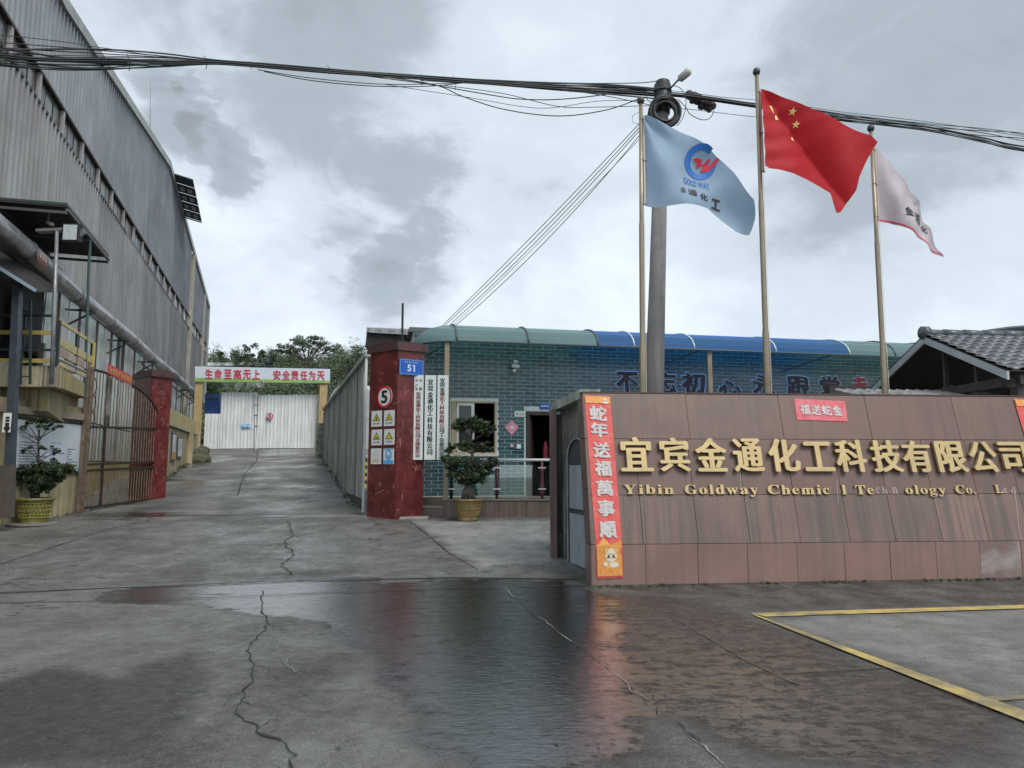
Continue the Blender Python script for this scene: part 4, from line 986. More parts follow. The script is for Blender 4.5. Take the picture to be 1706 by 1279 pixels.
cladL = mat('weathered_brown_cladding', (.27,.285,.275), .5, (.165,.165,.175), .30, .03, 30, metal=.1, streak=(.15,.135,.13), sstr=.55)
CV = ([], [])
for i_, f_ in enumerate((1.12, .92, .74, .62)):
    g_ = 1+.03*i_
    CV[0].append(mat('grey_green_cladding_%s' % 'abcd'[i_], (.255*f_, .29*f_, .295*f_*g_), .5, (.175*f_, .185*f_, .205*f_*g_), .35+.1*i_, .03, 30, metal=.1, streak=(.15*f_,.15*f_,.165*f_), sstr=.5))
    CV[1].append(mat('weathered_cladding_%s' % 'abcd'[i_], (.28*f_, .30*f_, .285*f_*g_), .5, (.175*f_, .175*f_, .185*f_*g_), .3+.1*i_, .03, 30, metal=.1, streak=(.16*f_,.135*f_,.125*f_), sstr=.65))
yb1, yb2 = hpx(310.5,560,XH).y, hpx(317,560,XH).y
for m_, zb, zt, a_, b_ in ((cladU, lambda y: zw1, zroof, HY0, yb1), (cladL, lambda y: zbot, lambda y: zw0, HY0, yb1), (cladU, lambda y: zw1, zroof, yb2, HY1), (cladL, lambda y: zbot, lambda y: zw0, yb2, HY1)):
    y = a_
    while y < b_-.01:
        e_ = min(b_, y+3.9)
        if b_-e_ < 1: e_ = b_
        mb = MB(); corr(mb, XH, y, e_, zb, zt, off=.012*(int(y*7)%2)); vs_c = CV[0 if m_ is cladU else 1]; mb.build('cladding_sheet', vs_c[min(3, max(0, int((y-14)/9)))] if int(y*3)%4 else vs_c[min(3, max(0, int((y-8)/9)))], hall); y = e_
bk_ = MB()
P4 = [HP(XH,HY0,zbot,-.06), HP(XH,HY1,zbot,-.06), HP(XH,HY1,zw0,-.06), HP(XH,HY0,zw0,-.06)]; bk_.poly(P4, -hn*.05)
bk_.build('backing', void, hall)
body = MB(); rp = [HP(XH,HY0,zw1,-.06), HP(XH,HY1,zw1,-.06), HP(XH,HY1,pf.z-.03,-.06), HP(XH,ypk,zpk-.03,-.06), HP(XH,pn.y,pn.z-.03,-.06), HP(XH,HY0,pn.z-.03,-.06)]
body.poly(rp, -hn*18); body.poly([HP(XH,HY0,0,-2.2),HP(XH,HY1,0,-2.2),HP(XH,HY1,zw1,-2.2),HP(XH,HY0,zw1,-2.2)], -hn*15); body.build('hall_body', cladL, hall)
tr_ = MB(); q = [(HY0,pn.z),(pn.y,pn.z),(ypk,zpk),(HY1,pf.z)]
for (a, za), (b_, zb_) in zip(q, q[1:]): tr_.obox(HP(XH,a,za-.22,.05), HP(XH,b_,zb_,0)-HP(XH,a,za,0), hn*.12, (0,0,.34))
tr_.obox(HP(XH,HY1,zbot,-.3), hd*.12, hn*.5, (0,0,pf.z-zbot)); tr_.build('roof_edge_flashing', mat('pale_flashing', (.36,.37,.35), .5, (.25,.26,.25), 2), hall)
rails = MB()
for z_ in (zw0, zw1): rails.obox(HP(XH,HY0,z_-.05,.0), hd*(HY1-HY0)*1.05, hn*.09, (0,0,.07))
rails.build('window_rail', mat('dark_brown_rail', (.05,.035,.03), .6), hall)
# strip window: bars, panes
wpost = mat('pale_window_post', (.40,.38,.36), .5, (.28,.26,.25), 4); panem = [mat('wired_glass_dark', (.045,.05,.05), .2, (.10,.10,.09), .9), mat('wired_glass_grey', (.10,.105,.10), .3, (.05,.055,.05), 3), mat('rusty_glass', (.085,.05,.045), .35, (.04,.03,.03), 2), mat('lit_opening_pane', (.62,.60,.56), .3)]  # palest pane colour stands in for openings with light showing through
y = 11.2+1.95*0+.0; y = 15.1-1.95; rnd = random.Random(4); i = 0
while y < HY1-.5:
    MB().obox(HP(XH,y-.06,zw0+.02,-.02), hd*.13, hn*.09, (0,0,zw1-zw0-.07)).build('window_post', wpost, hall)
    for k in range(3):
        m_ = panem[rnd.choice((0,0,1,2,1))] if y < 39 else panem[rnd.choice((0,3,2,3))] if y < 48 else panem[rnd.choice((0,3,3))]
        MB().obox(HP(XH,y+.09+k*.615,zw0+.03,-.035-.01*rnd.random()), hd*.57, hn*.012, (0,0,zw1-zw0-.09)).build('window_pane', m_, hall)
    y += 1.95; i += 1
for px in (314, 336):
    yy = hpx(px, 560, XH).y; MB().obox(HP(XH,yy-.45,2.2,-.05), hd*.9, hn*.2, (0,0,zroof(yy)-2.2-.2)).build('pilaster', mat('cream_pilaster', (.46,.42,.33), .7, (.30,.27,.21), 1.5, streak=(.16,.15,.12)), hall)
# lower recessed storey: green-grey panels, rails, dark window strips
XL = XH-.14; zy = 4.1
pan = [mat('pale_green_panel', (.62,.72,.67), .35, (.46,.54,.50), 1.2, streak=(.10,.105,.095)), mat('grey_panel', (.58,.60,.58), .4, (.42,.44,.42), 1.5, streak=(.08,.08,.075)), mat('dark_pane', (.035,.045,.045), .15)]
zmid = hpx(147,522,XL).z
y = 11.6; i = 0
while y < 58:
    MB().obox(HP(XL,y+.03,zmid+.05,0), hd*1.02, hn*.03, (0,0,zbot+.5-zmid)).build('upper_panel', pan[rnd.choice((0,0,1))], hall)
    MB().obox(HP(XL,y+.03,zy-1.5,0), hd*1.02, hn*.03, (0,0,zmid-zy+1.45)).build('lower_panel', pan[(0,1,0,0,1,0,2,0,1)[i%9]], hall)
    y += 1.08; i += 1
lr = MB()
for z_ in (zmid-.03, zy+.35): lr.obox(HP(XL,11.6,z_,.02), hd*48.5, hn*.07, (0,0,.1))
y = 11.6
while y < 58: lr.obox(HP(XL,y-.04,zy-1.5,.0), hd*.08, hn*.08, (0,0,zbot-zy+1.5)); y += 2.16
lr.build('panel_frame', mat('rusty_frame', (.11,.095,.08), .6, (.06,.05,.045), 5), hall)
MB().poly([HP(XL,11.5,.3,-.02),HP(XL,HY1,.3,-.02),HP(XL,HY1,zbot+.6,-.02),HP(XL,11.5,zbot+.6,-.02)], -hn*.1).build('inner_wall', void, hall)
# lower yellow wall beside the lane
YX = -4.25
yw = thing('yellow_wall', tuple(HP(YX,30,1.5)), 'low weathered yellow rendered wall with notice boards at the left edge of the lane', 'wall')
yel = mat('weathered_yellow_render', (.48,.40,.22), .8, (.34,.29,.18), 1.8, .3, 20, streak=(.085,.08,.06), dirt=(.20,.17,.12), sstr=.75)
yelb = mat('bright_yellow_render', (.50,.40,.17), .8, (.38,.31,.15), 1.8, .3, 20, streak=(.14,.12,.08), dirt=(.30,.26,.16), sstr=.6)
def ywz(y, h): return h
mb = MB(); mb.poly([HP(YX,22.9,.2,0),HP(YX,36.5,1.2,0),HP(YX,36.5,3.15,0),HP(YX,22.9,3.15,0)], -hn*.4); mb.build('wall_face', yel, yw)
mb = MB(); mb.poly([HP(YX,25.5,3.15,.06),HP(YX,35,3.15,.06),HP(YX,35,3.75,.06),HP(YX,25.5,3.75,.06)], -hn*.3); mb.build('upper_band', yelb, yw)
MB().obox(HP(YX,22.95,3.08,.12), hd*13.2, -hn*.3, (0,0,.07)).build('ledge', lint, yw)
for px in (311,): q = hpx(px,740,YX); MB().obox(HP(YX,q.y,1.0,.0),hd*.35,hn*.25,(0,0,2.3)).build('buttress', yel, yw)
blu = mat('notice_blue', (.25,.36,.48), .3); nwh = mat('notice_paper', (.60,.64,.68), .35, (.52,.56,.60), 2)
for (x0,y0,x1,y1,lab,cc) in ((283,722,292,768,'small notice board with orange foot on the yellow wall, nearer the red pillar',(.5,.2,.05)), (293,729,302,763,'narrow pale notice board on the yellow wall, farther up the lane',(.5,.5,.55))):
    a = hpx(x0,y1,YX); b_ = hpx(x1,y0,YX); t_ = thing('notice_board', tuple(HP(YX,a.y,a.z)), lab, 'notice board')
    MB().obox(HP(YX,a.y,a.z,.002), hd*(b_.y-a.y)*1.05, hn*.05, (0,0,b_.z-a.z)).build('frame', darksteel, t_)
    MB().obox(HP(YX,a.y+.1,a.z+.08,.053), hd*((b_.y-a.y)*1.05-.2), hn*.006, (0,0,b_.z-a.z-.16)).build('poster', nwh, t_)
    MB().obox(HP(YX,a.y+.1,a.z+.08,.060), hd*((b_.y-a.y)*1.05-.2), hn*.004, (0,0,(b_.z-a.z)*.28)).build('printed_band', mat('print_'+lab[:5], cc, .5), t_)
    mb = MB()
    for k in range(7): mb.obox(HP(YX,a.y+.2,a.z+(b_.z-a.z)*(.42+.07*k),.060), hd*((b_.y-a.y)*.7), hn*.004, (0,0,.02))
    mb.build('print', mat('notice_print', (.15,.2,.3), .5), t_)
# silver pipe running along the hall
XP = -5.85
pz = hpx(98,464,XP).z; pipe = thing('insulated_pipe', tuple(HP(XP,20,pz)), 'fat silver insulated pipe running along the factory hall wall', 'pipe')
pr = .215; pipem = mat('silver_lagging', (.44,.43,.45), .35, (.27,.26,.28), 2, .05, 30, metal=.6)
yy = 11.7; k = 0
pye = hpx(328,657,XP).y
while yy < pye-.2:
    e_ = min(yy+3.8, pye); w1 = .05*math.sin(k*2.1); w2 = .05*math.sin((k+1)*2.1)
    MB().tube([HP(XP,yy,pz+w1), HP(XP,e_,pz+w2)], pr, 14).build('pipe_section', pipem, pipe, True)
    MB().tube([HP(XP,e_-.05,pz+w2), HP(XP,e_+.05,pz+w2)], pr+.012, 14).build('pipe_band', steel, pipe, True); yy = e_; k += 1
q = hpx(54,429,XP); ov = MB(); c0 = HP(XP,q.y,pz,0)
V = []; F = []
for i in range(13):
    a_ = -.9+i/12*1.5
    for s in (-.42,.42):
        sh = .42*(1-abs(i/6-1)**2.2)**.5 if 0 < i < 12 else .05
        V.append(c0+hd*(s/.42*sh)+ (hn*math.cos(a_)+UP*math.sin(a_))*(pr+.006))
ov.add(V, [(2*i,2*i+1,2*i+3,2*i+2) for i in range(12)]); ov.build('red_label', mat('faded_red_label', (.32,.09,.09), .5, (.40,.22,.20), 14), pipe)
lb_ = MB()
for i in range(3):
    for j in range(2):
        a_ = -.25+j*.28; V = [c0+hd*(-.25+i*.18+d)+(hn*math.cos(a_+e_)+UP*math.sin(a_+e_))*(pr+.012) for d, e_ in ((0,0),(.12,0),(.12,.2),(0,.2))]; lb_.add(V, [(0,1,2,3)])
lb_.build('label_lettering', cream, pipe)
for yb in (20.5,25.6,31,37,43,48):
    mb = MB(); mb.bar(HP(XP,yb,pz-pr-.03,-.55), HP(XP,yb,pz-pr-.03,.25), .06); mb.bar(HP(XP,yb,pz-pr-.06,.18), HP(XP,yb,pz-.75,-.55), .05); mb.build('bracket', darksteel, pipe)
for yb in (25.7,):
    MB().bar(HP(XP,yb,1.0,-.15), HP(XP,yb,pz-pr,-.15), .1).build('support_post', steel, pipe)
tp = MB(); tp.tube([HP(XP,31+i*1.2,pz-.32-(.03*(i%2)),-.35) for i in range(16)], .05, 6); tp.build('thin_pipe', steel, pipe, True)

# hood with translucent strips at the far roof edge
hood = thing('roof_hood', tuple(HP(XH,41,hpx(285,290,XH).z)), 'dark lean-to hood with pale skylight strips jutting from the hall roof edge against the sky', 'hood')
y0_, y1_ = hpx(284,288,XH).y, hpx(305,366,XH).y
a0 = hpx(285,287,XH); a1 = hpx(304,360,XH)
def HD(u, v, dz=0):    # v outwards
    p = a0.lerp(a1, u); o_ = hn*(v*1.1); 
    return p+o_+Vector((0,0,dz-.25*v))
y_near, y_far = a0.y, a1.y
n_ = 5
for i in range(n_):
    q = [HD(i/n_+.012,0), HD((i+1)/n_-.012,0), HD((i+1)/n_-.012,1), HD(i/n_+.012,1)]
    MB().poly(q, (0,0,.04)).build('hood_sheet', mat('dark_hood_sheet', (.05,.065,.075), .4), hood)
    for s_ in (.25,.62):
        q = [HD(i/n_+.05,s_,-.02), HD((i+1)/n_-.06,s_,-.02), HD((i+1)/n_-.06,s_+.22,-.02), HD(i/n_+.05,s_+.22,-.02)]
        if i: MB().poly(q, (0,0,.015)).build('skylight_strip', mat('pale_strip', (.42,.50,.54), .3), hood)
for i in range(n_+1): MB().bar(HD(i/n_,0,-.03), HD(i/n_,1,-.03), .06).build('hood_rafter', darksteel, hood)
lrod = onY(251,226,37); MB().tube([lrod-Vector((0,0,1)), onY(251,130,37)], [.03,.012], 5).build('rod', steel, None); o_ = bpy.data.objects['rod']; o_.name = 'lightning_rod'; tag(o_, 'thin lightning rod standing on the hall roof against the cloud', 'lightning rod')
# red slogan banner on the hall
rb_ = thing('red_banner', tuple(hpx(180,605,-3.9)), 'small red banner with yellow characters hanging behind the top of the rusty gate', 'banner')
A4 = [hpx(180,622,-3.95), hpx(220,642,-3.95), hpx(220,626,-3.95), hpx(180,605,-3.95)]
MB().poly(A4, -hn*.01).build('cloth', mat('red_banner_cloth', (.60,.03,.04), .6, (.5,.02,.03), 5), rb_)
mb = MB(); 
for i, ch in enumerate('安全生产人人有责'):
    put(mb, glyph(ch, ((0,0),(.03,0)), 0, 1), lambda u, v, z: (A4[0].lerp(A4[1], .05+i*.115+u*.095)).lerp(A4[3].lerp(A4[2], .05+i*.115+u*.095), .2+.6*v)+hn*(.006+z))
mb.build('lettering', signyel, rb_)

# ------------------------------------------------ near-left canopy roof
cx_ = -4.95
zc = hpx(112,345,cx_).z; ya, yb = hpx(112,345,cx_).y, hpx(181,430,cx_).y
cr_ = thing('canopy_roof', tuple(HP(cx_,ya,zc)), 'flat dark metal canopy roof on thin posts over the yellow balcony', 'canopy')
q = [HP(cx_,ya,zc), HP(cx_,yb,zc), HP(cx_,yb,zc)+Vector((-4.2,-1.4,0)), HP(cx_,ya,zc)+Vector((-7.5,-1.2,.25))]
und = mat('dark_underside', (.022,.018,.018), .8, (.035,.03,.028), 4)  # near-black mottled colour for soffit and eaves
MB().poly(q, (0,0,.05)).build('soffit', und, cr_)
MB().poly([p+Vector((0,0,.053)) for p in q], (0,0,.05)).build('roof_sheet', mat('dark_green_roof_sheet', (.05,.075,.065), .45), cr_)
mb = MB()
for i in range(4):
    f = i/3; mb.bar(q[0].lerp(q[3], f)-UP*.06, q[1].lerp(q[2], f)-UP*.06, .06)
for f in (0,.5,1): mb.bar(q[0].lerp(q[1], f)-UP*.13, q[3].lerp(q[2], f)-UP*.13, .06)
mb.build('joist', mat('grey_joist', (.085,.085,.085), .6), cr_)
pp = hpx(149,560,cx_+.02); MB().tube([HP(cx_,hpx(149,560,cx_).y,3.3,-.02), HP(cx_,hpx(149,430,cx_).y,zc,-.02)], .035, 8).build('post', mat('green_post', (.06,.11,.10), .5), cr_)
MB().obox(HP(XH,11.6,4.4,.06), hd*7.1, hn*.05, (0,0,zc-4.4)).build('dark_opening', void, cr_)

# ------------------------------------------------ balcony: cream concrete block with rails
bc = thing('concrete_balcony', tuple(hpx(92,600,-4)), 'weathered yellow concrete balcony with dark and yellow rails left of the rusty gate', 'balcony')
BXp = -4.97
yc0 = hpx(92,640,BXp).y; zt_ = hpx(92,608,BXp).z; zb_ = hpx(92,644,BXp).z; yc1 = hpx(147,670,BXp).y
crn = mat('cream_stained_concrete', (.52,.45,.30), .85, (.38,.33,.22), 2, .3, 20, streak=(.07,.07,.055), sstr=.9)
mb = MB(); c0 = HP(BXp,yc0,zb_); mb.obox(c0, (-4.2,-.15,0), (-.13,.4,0), (0,0,zt_-zb_)); mb.build('edge_beam', crn, bc)
mb = MB(); mb.poly([HP(BXp,yc0+.42,zb_+.02), HP(BXp,yc1,zb_-.0), HP(BXp,yc1,zb_+.30), HP(BXp,yc0+.42,zt_)], (-3.4,-.1,0)); mb.build('side_beam', yelb, bc)
mb = MB(); mb.poly([HP(BXp,yc0+.5,zb_-.5,-.25), HP(BXp,yc1+.1,zb_-.85,-.25), HP(BXp,yc1+.1,zb_,-.25), HP(BXp,yc0+.5,zb_,-.25)], (-3.2,-.1,0)); mb.build('under_beam', yel, bc)
# coloured planks along the side
pc = [mat('plank_yellow', (.55,.46,.22), .7, (.42,.35,.19), 5), mat('plank_grey', (.10,.11,.10), .7, (.15,.15,.13), 5), mat('plank_cream', (.48,.42,.33), .7, (.36,.31,.24), 5), mat('plank_pink', (.42,.30,.22), .7, (.32,.24,.18), 5)]
rnd = random.Random(12)
for r_ in range(3):
    for i in range(4):
        a_, b_ = i/4, (i+1)/4; ya_, yb_ = yc0+.15+(yc1-yc0-.15)*a_, yc0+.15+(yc1-yc0-.15)*b_; zz = zt_+.02+r_*.22
        MB().obox(HP(BXp,ya_,zz,.02), hd*(yb_-ya_-.02)*1.05, -hn*.04, (0,0,.17)).build('plank', pc[(i*2+r_*3)%4 if (i+r_)%2 else 2*(r_%2)], bc)
dk_ = mat('dark_green_rail', (.03,.045,.045), .5); ylr = mat('yellow_rail', (.55,.42,.12), .5, (.40,.31,.12), 6)
def rl(mb, p, q_, w_=.05): mb.bar(p, q_, .04, w_)
mb1, mb2 = MB(), MB()
FP = HP(BXp,yc0,0)
def fz(px, py): return onplaneY(px, py, FP.y+.15/3.2*FP.x, .15/3.2*0) if False else onY(px, py, yc0)
for (y_, m_) in ((524,0),(553,1),(581,0),(600,1)):
    pA, pB = onY(-40,y_,yc0-.05), onY(92 if m_ == 0 else 90,y_+(1 if m_ else 2),yc0-.05)
    rl(mb1 if m_ == 0 else mb2, pA, pB, .09 if m_ else .055)
rb2 = hpx(92,530,BXp); re = hpx(147,568,BXp)
zr1 = rb2.z
for (z_, m_) in ((zr1,1),(zr1-.5,1),(zr1-.85,0)):
    rl(mb2 if m_ else mb1, HP(BXp,yc0,z_), HP(BXp,yc1,z_), .075 if m_ else .05)
for y_ in (yc0, (yc0+yc1)/2, yc1): mb1.bar(HP(BXp,y_,zt_), HP(BXp,y_,zr1+.02), .05)
mb2.bar(HP(BXp,yc1,zt_+.3,.04), HP(BXp,yc1,zr1,.04), .06)
for px in (-10, 40): q = onY(px,560,yc0-.02); mb1.bar((q.x,q.y,zt_), (q.x,q.y,onY(px,524,yc0).z), .04)
mb1.build('dark_rail', dk_, bc); mb2.build('yellow_rail', ylr, bc)
# wall under and behind the balcony (in its shade) with the big notice board
lw = thing('gatehouse_wall', (-11,16,.3), 'yellow rendered wall under the balcony holding the big white notice board', 'wall')
ax = onY(145,770,18.0); LX = ax.x; 
lwn = Vector((1,-.0,0))
q0 = ground(145,851); 
WX = -10.85
mb = MB(); mb.box(WX-.4, WX, 11.0, 18.1, .0, 3.05); mb.build('wall_face', yel, lw)
mb = MB(); zl = onplane(60,675,WX,0).z; mb.box(WX-.5, WX+.14, 11.0, 17.75, 2.72, 2.88); mb.build('ledge', mat('pinkish_ledge', (.34,.27,.22), .7, (.22,.19,.15), 3), lw)
MB().box(WX-1.0, WX-.42, 11, 18.3, 0, 3.0).build('rear_mass', void, lw)
nb = thing('notice_board', (WX,16,1.9), 'big white notice board with rows of small print behind the left potted plant', 'notice board')
za = onplane(145,790,WX,0).z; zb2 = onplane(145,703,WX,0).z; y0n = onplane(14,740,WX,0).y; y1n = 17.85
MB().box(WX+.005, WX+.05, y0n-.05, y1n+.05, 1.40, 2.66).build('frame', darksteel, nb)
MB().box(WX+.05, WX+.06, y0n, y1n, 1.46, 2.60).build('panel', mat('notice_white', (.58,.63,.67), .3, (.50,.56,.60), 1.5), nb)
mb = MB(); rnd = random.Random(7)
def dash(y, z, w_, h, mi): mb.poly([(WX+.064,y,z),(WX+.064,y+w_,z),(WX+.064,y+w_,z+h),(WX+.064,y,z+h)], mi=mi)
for (ya_, yb_, zt2, rows, mi) in ((15.6,16.55,2.10,9,0),(16.65,17.2,1.98,3,1),(16.65,17.15,1.72,2,0),(17.3,17.7,1.98,8,0)):
    z = zt2
    for r_ in range(rows):
        y = ya_
        while y < yb_-(.3 if rnd.random() < .3 else 0): w_ = rnd.uniform(.02,.07); dash(y, z, w_, .022, mi); y += w_+.012
        z -= .052 if mi else .062
y = 15.9
for i in range(5): dash(y+i*.09, 2.22, .05, .05, 0)
for i in range(4): dash(16.7+i*.1, 2.10, .05, .045, 2)
mb.poly([(WX+.063,y0n+.02,1.48),(WX+.063,y1n-.02,1.48),(WX+.063,y1n-.02,1.56),(WX+.063,y0n+.4,1.52)], mi=2)
mb.build('print', [mat('grey_blue_print', (.12,.14,.20), .5), mat('blue_print', (.10,.10,.38), .5), mat('teal_print', (.25,.42,.45), .5)], nb)
# arrow sticker, coloured panel to its left
arr = thing('arrow_plate', tuple(onY(15,697,14.9)), 'small white arrow plate pointing down on the steel post at the left edge', 'sign')
# leaning steel post with small roof
sp_ = thing('steel_post', tuple(onY(12,858,14.7)), 'tall dark blue-grey steel post leaning at the left edge of the photo', 'post')
b0 = onY(13,862,14.7); b1 = onY(30,470,14.7); MB().bar(b0, b1, .15, .13).build('shaft', mat('blue_grey_paint', (.06,.075,.095), .4, (.04,.05,.06), 5), sp_)
MB().bar(onY(9,862,14.62), onY(12,775,14.62), .24, .2).build('base_box', mat('rusty_base_box', (.07,.06,.055), .6, (.11,.085,.07), 6), sp_)
MB().obox(onY(3,720,14.55), (.17,0,0), (0,.01,0), (0,0,.40)).build('back_plate', signwhite, arr)
mb = MB(); q = onY(9,722,14.54); mb.poly([q+Vector((-.055,0,.13)),q+Vector((0.02,0,0)),q+Vector((.095,0,.13))]); mb.poly([q+Vector((-.02,0,.13)),q+Vector((.06,0,.13)),q+Vector((.06,0,.22)),q+Vector((-.02,0,.22))])
for i in range(2): mb.poly([q+Vector((-.02,0,.245+i*.06)),q+Vector((.06,0,.245+i*.06)),q+Vector((.06,0,.285+i*.06)),q+Vector((-.02,0,.285+i*.06))])
mb.build('print', darkink, arr)
lt = thing('lean_to_roof', tuple(onY(10,450,14.3)), 'small dark lean-to roof with pale edge strip at the left edge above the steel post', 'roof')
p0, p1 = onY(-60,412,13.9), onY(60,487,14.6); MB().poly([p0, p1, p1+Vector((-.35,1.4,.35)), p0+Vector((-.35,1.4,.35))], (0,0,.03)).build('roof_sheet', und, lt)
MB().bar(p0+UP*.03, p1+UP*.03, .05, .07).build('edge_strip', mat('pale_blue_strip', (.20,.26,.30), .4), lt)
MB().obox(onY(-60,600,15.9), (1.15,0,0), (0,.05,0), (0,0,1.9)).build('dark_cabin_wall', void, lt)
ld = thing('steel_ladder', tuple(onY(44,640,13.2)), 'short dark steel ladder hanging on the balcony front beside the leaning post', 'ladder')
for px in (34,50): MB().bar(onY(px,640,15.0), onY(px+1,500,15.0), .04).build('rail', dk_, ld)
for py in (519,558,599,627): MB().bar(onY(33,py,15.0), onY(51,py,15.0), .03).build('rung', dk_, ld)
# side yellow pier at very left
MB().box(-13.2,WX-.02,14.35,14.6,.3,2.9).build('side_pier', yelb, lw)

# lamp post with floodlight, camera
lp = thing('floodlight_post', tuple(onY(92,640,12.9)), 'thin grey post with flat arm and square floodlight before the dark canopy roof', 'lamp')
YLp = 15.0
def o(px, py, Y=YLp): return onY(px, py, Y)
MB().tube([o(86,640), o(90,520), o(95,385)], [.045,.04,.035], 8).build('post', mat('galvanised_post', (.30,.31,.32), .45, (.2,.2,.21), 8, metal=.4), lp, True)
MB().obox(o(59,385), o(105,383)-o(59,385), (0,.18,0), (0,0,.06)).build('arm', MATS['galvanised_post'], lp)
fh = MB(); a_, b_ = o(108,400), o(131,376); c_ = (a_+b_)/2; fw2 = (b_.x-a_.x)/2+.04; fh2 = (b_.z-a_.z)/2+.04
fh.obox(Vector((c_.x-fw2,YLp-.06,c_.z-fh2)), (2*fw2,.02,0), (0.03,.10,0), (0,0,2*fh2)); hh_ = fh.build('lamp_head', black, lp, bevel=.01)
MB().obox(Vector((c_.x-fw2+.035,YLp-.068,c_.z-fh2+.035)), (2*fw2-.07,.018,0), (0,-.004,0), (0,0,2*fh2-.07)).build('lens', mat('lamp_lens', (.55,.60,.58), .2, (.46,.50,.50), 12), hh_)
fb2 = MB(); fb2.bar(o(134,384), o(139,392), .03, .14); fb2.build('lamp_bracket', steel, lp)
cc = thing('security_camera', tuple(o(82,368,15.6)), 'small security camera under the dark canopy roof above the floodlight arm', 'camera')
mb = MB(); mb.tube([o(78,370,15.6), o(88,374,15.6)], .045, 10); mb.build('body', mat('camera_grey', (.4,.4,.38), .4), cc, True); MB().bar(o(80,366,15.6), o(82,350,15.6), .03).build('bracket', steel, cc)

# ------------------------------------------------ rusty gate leaf
GX = -10.72
gt = thing('iron_gate', (GX,18.1,gz(18.1)), 'tall rusty iron gate leaf with quarter-round top, folded open beside the notice board', 'gate')
rust = mat('rusty_iron', (.26,.19,.14), .7, (.13,.095,.07), 7, .3, 50, metal=.3); gdk = mat('dark_iron', (.035,.03,.028), .6, (.06,.04,.03), 8, metal=.3)
g0 = onplane(146,700,GX,0).y; g1 = onplane(262,700,GX,0).y
def GZp(px, py): return onplane(px, py, GX, 0)
def gtop(y):
    f = (y-g0)/(g1-g0); zl_, zr_ = GZp(150,614).z, GZp(262,703).z
    return zr_+(zl_-zr_)*math.sqrt(max(0, 1-(max(0,f-.03))**2.0))*1.0
zb0, zb1 = GZp(146,848).z, GZp(262,833).z
def gbot(y): return zb0+(zb1-zb0)*(y-g0)/(g1-g0)
MB().bar((GX,g0,gbot(g0)-.1),(GX,g0,gtop(g0)+.05),.09).build('hinge_stile', rust, gt)
MB().bar((GX,g1,gbot(g1)),(GX,g1,gtop(g1)),.06).build('lock_stile', rust, gt)
MB().tube([(GX,g0+(g1-g0)*i/20,gtop(g0+(g1-g0)*i/20)) for i in range(21)], .035, 8).build('top_rail', gdk, gt, True)
def zat(py0, py1, y): a_, b_ = GZp(146,py0).z, GZp(262,py1).z; return a_+(b_-a_)*(y-g0)/(g1-g0)
for (py0, py1) in ((711,714),(774,769),(784,778),(846,831)):
    MB().bar((GX,g0,zat(py0,py1,g0)),(GX,g1,zat(py0,py1,g1)),.05,.06).build('cross_rail', gdk, gt)
nb_ = 25
for i in range(1, nb_):
    y = g0+(g1-g0)*i/nb_
    MB().tube([(GX,y,gbot(y)+.08),(GX,y,zat(784,778,y))], .014, 6).build('bar', rust, gt)
    MB().tube([(GX,y,zat(774,769,y)),(GX,y,gtop(y))], .014, 6).build('bar', rust, gt)
ym_ = g0+(g1-g0)*.22; MB().bar((GX+.01,ym_,gbot(ym_)),(GX+.01,ym_,zat(711,714,ym_)),.06).build('middle_stile', gdk, gt)
mb = MB(); 
for i in range(3): 
    x_ = GX+.01; c = (x_, g0+.25+i*.02, gtop(g0)-.5-i*.35); mb.tube([(x_, g0+.16+.12*math.sin(t_*.35), gtop(g0)-.2-i*.42-t_*.05) for t_ in range(12)], .012, 5)
mb.build('scrollwork', gdk, gt)
bwl = thing('panelled_wall', tuple(HP(-5.95,20,.5)), 'pale panelled wall with yellow base seen through the bars of the rusty gate', 'wall')
MB().obox(HP(-5.95,17.6,.2,0), hd*11.5, -hn*.3, (0,0,1.5)).build('base_wall', yelb, bwl)
y = 17.6; i = 0
while y < 28.4:
    MB().obox(HP(-5.95,y+.03,1.75,-.02), hd*.74, -hn*.05, (0,0,1.15)).build('wall_panel', pan[(0,1,0,0,1)[i%5]], bwl)
    MB().obox(HP(-5.95,y+.03,2.95,-.02), hd*.74, -hn*.05, (0,0,1.7)).build('wall_panel', pan[(1,0,2,0,1,0)[i%6]], bwl); y += .8; i += 1
MB().obox(HP(-5.95,17.6,1.7,-.08), hd*11.5, -hn*.1, (0,0,2.95)).build('frame', MATS['rusty_frame'], bwl)
gp_ = thing('gate_post', (GX,17.85,.4), 'slim rusty iron hinge post on the near side of the gate leaf', 'post'); MB().bar((GX-.02,17.82,.2),(GX-.02,17.82,gtop(g0)+.15),.07).build('shaft', rust, gp_)

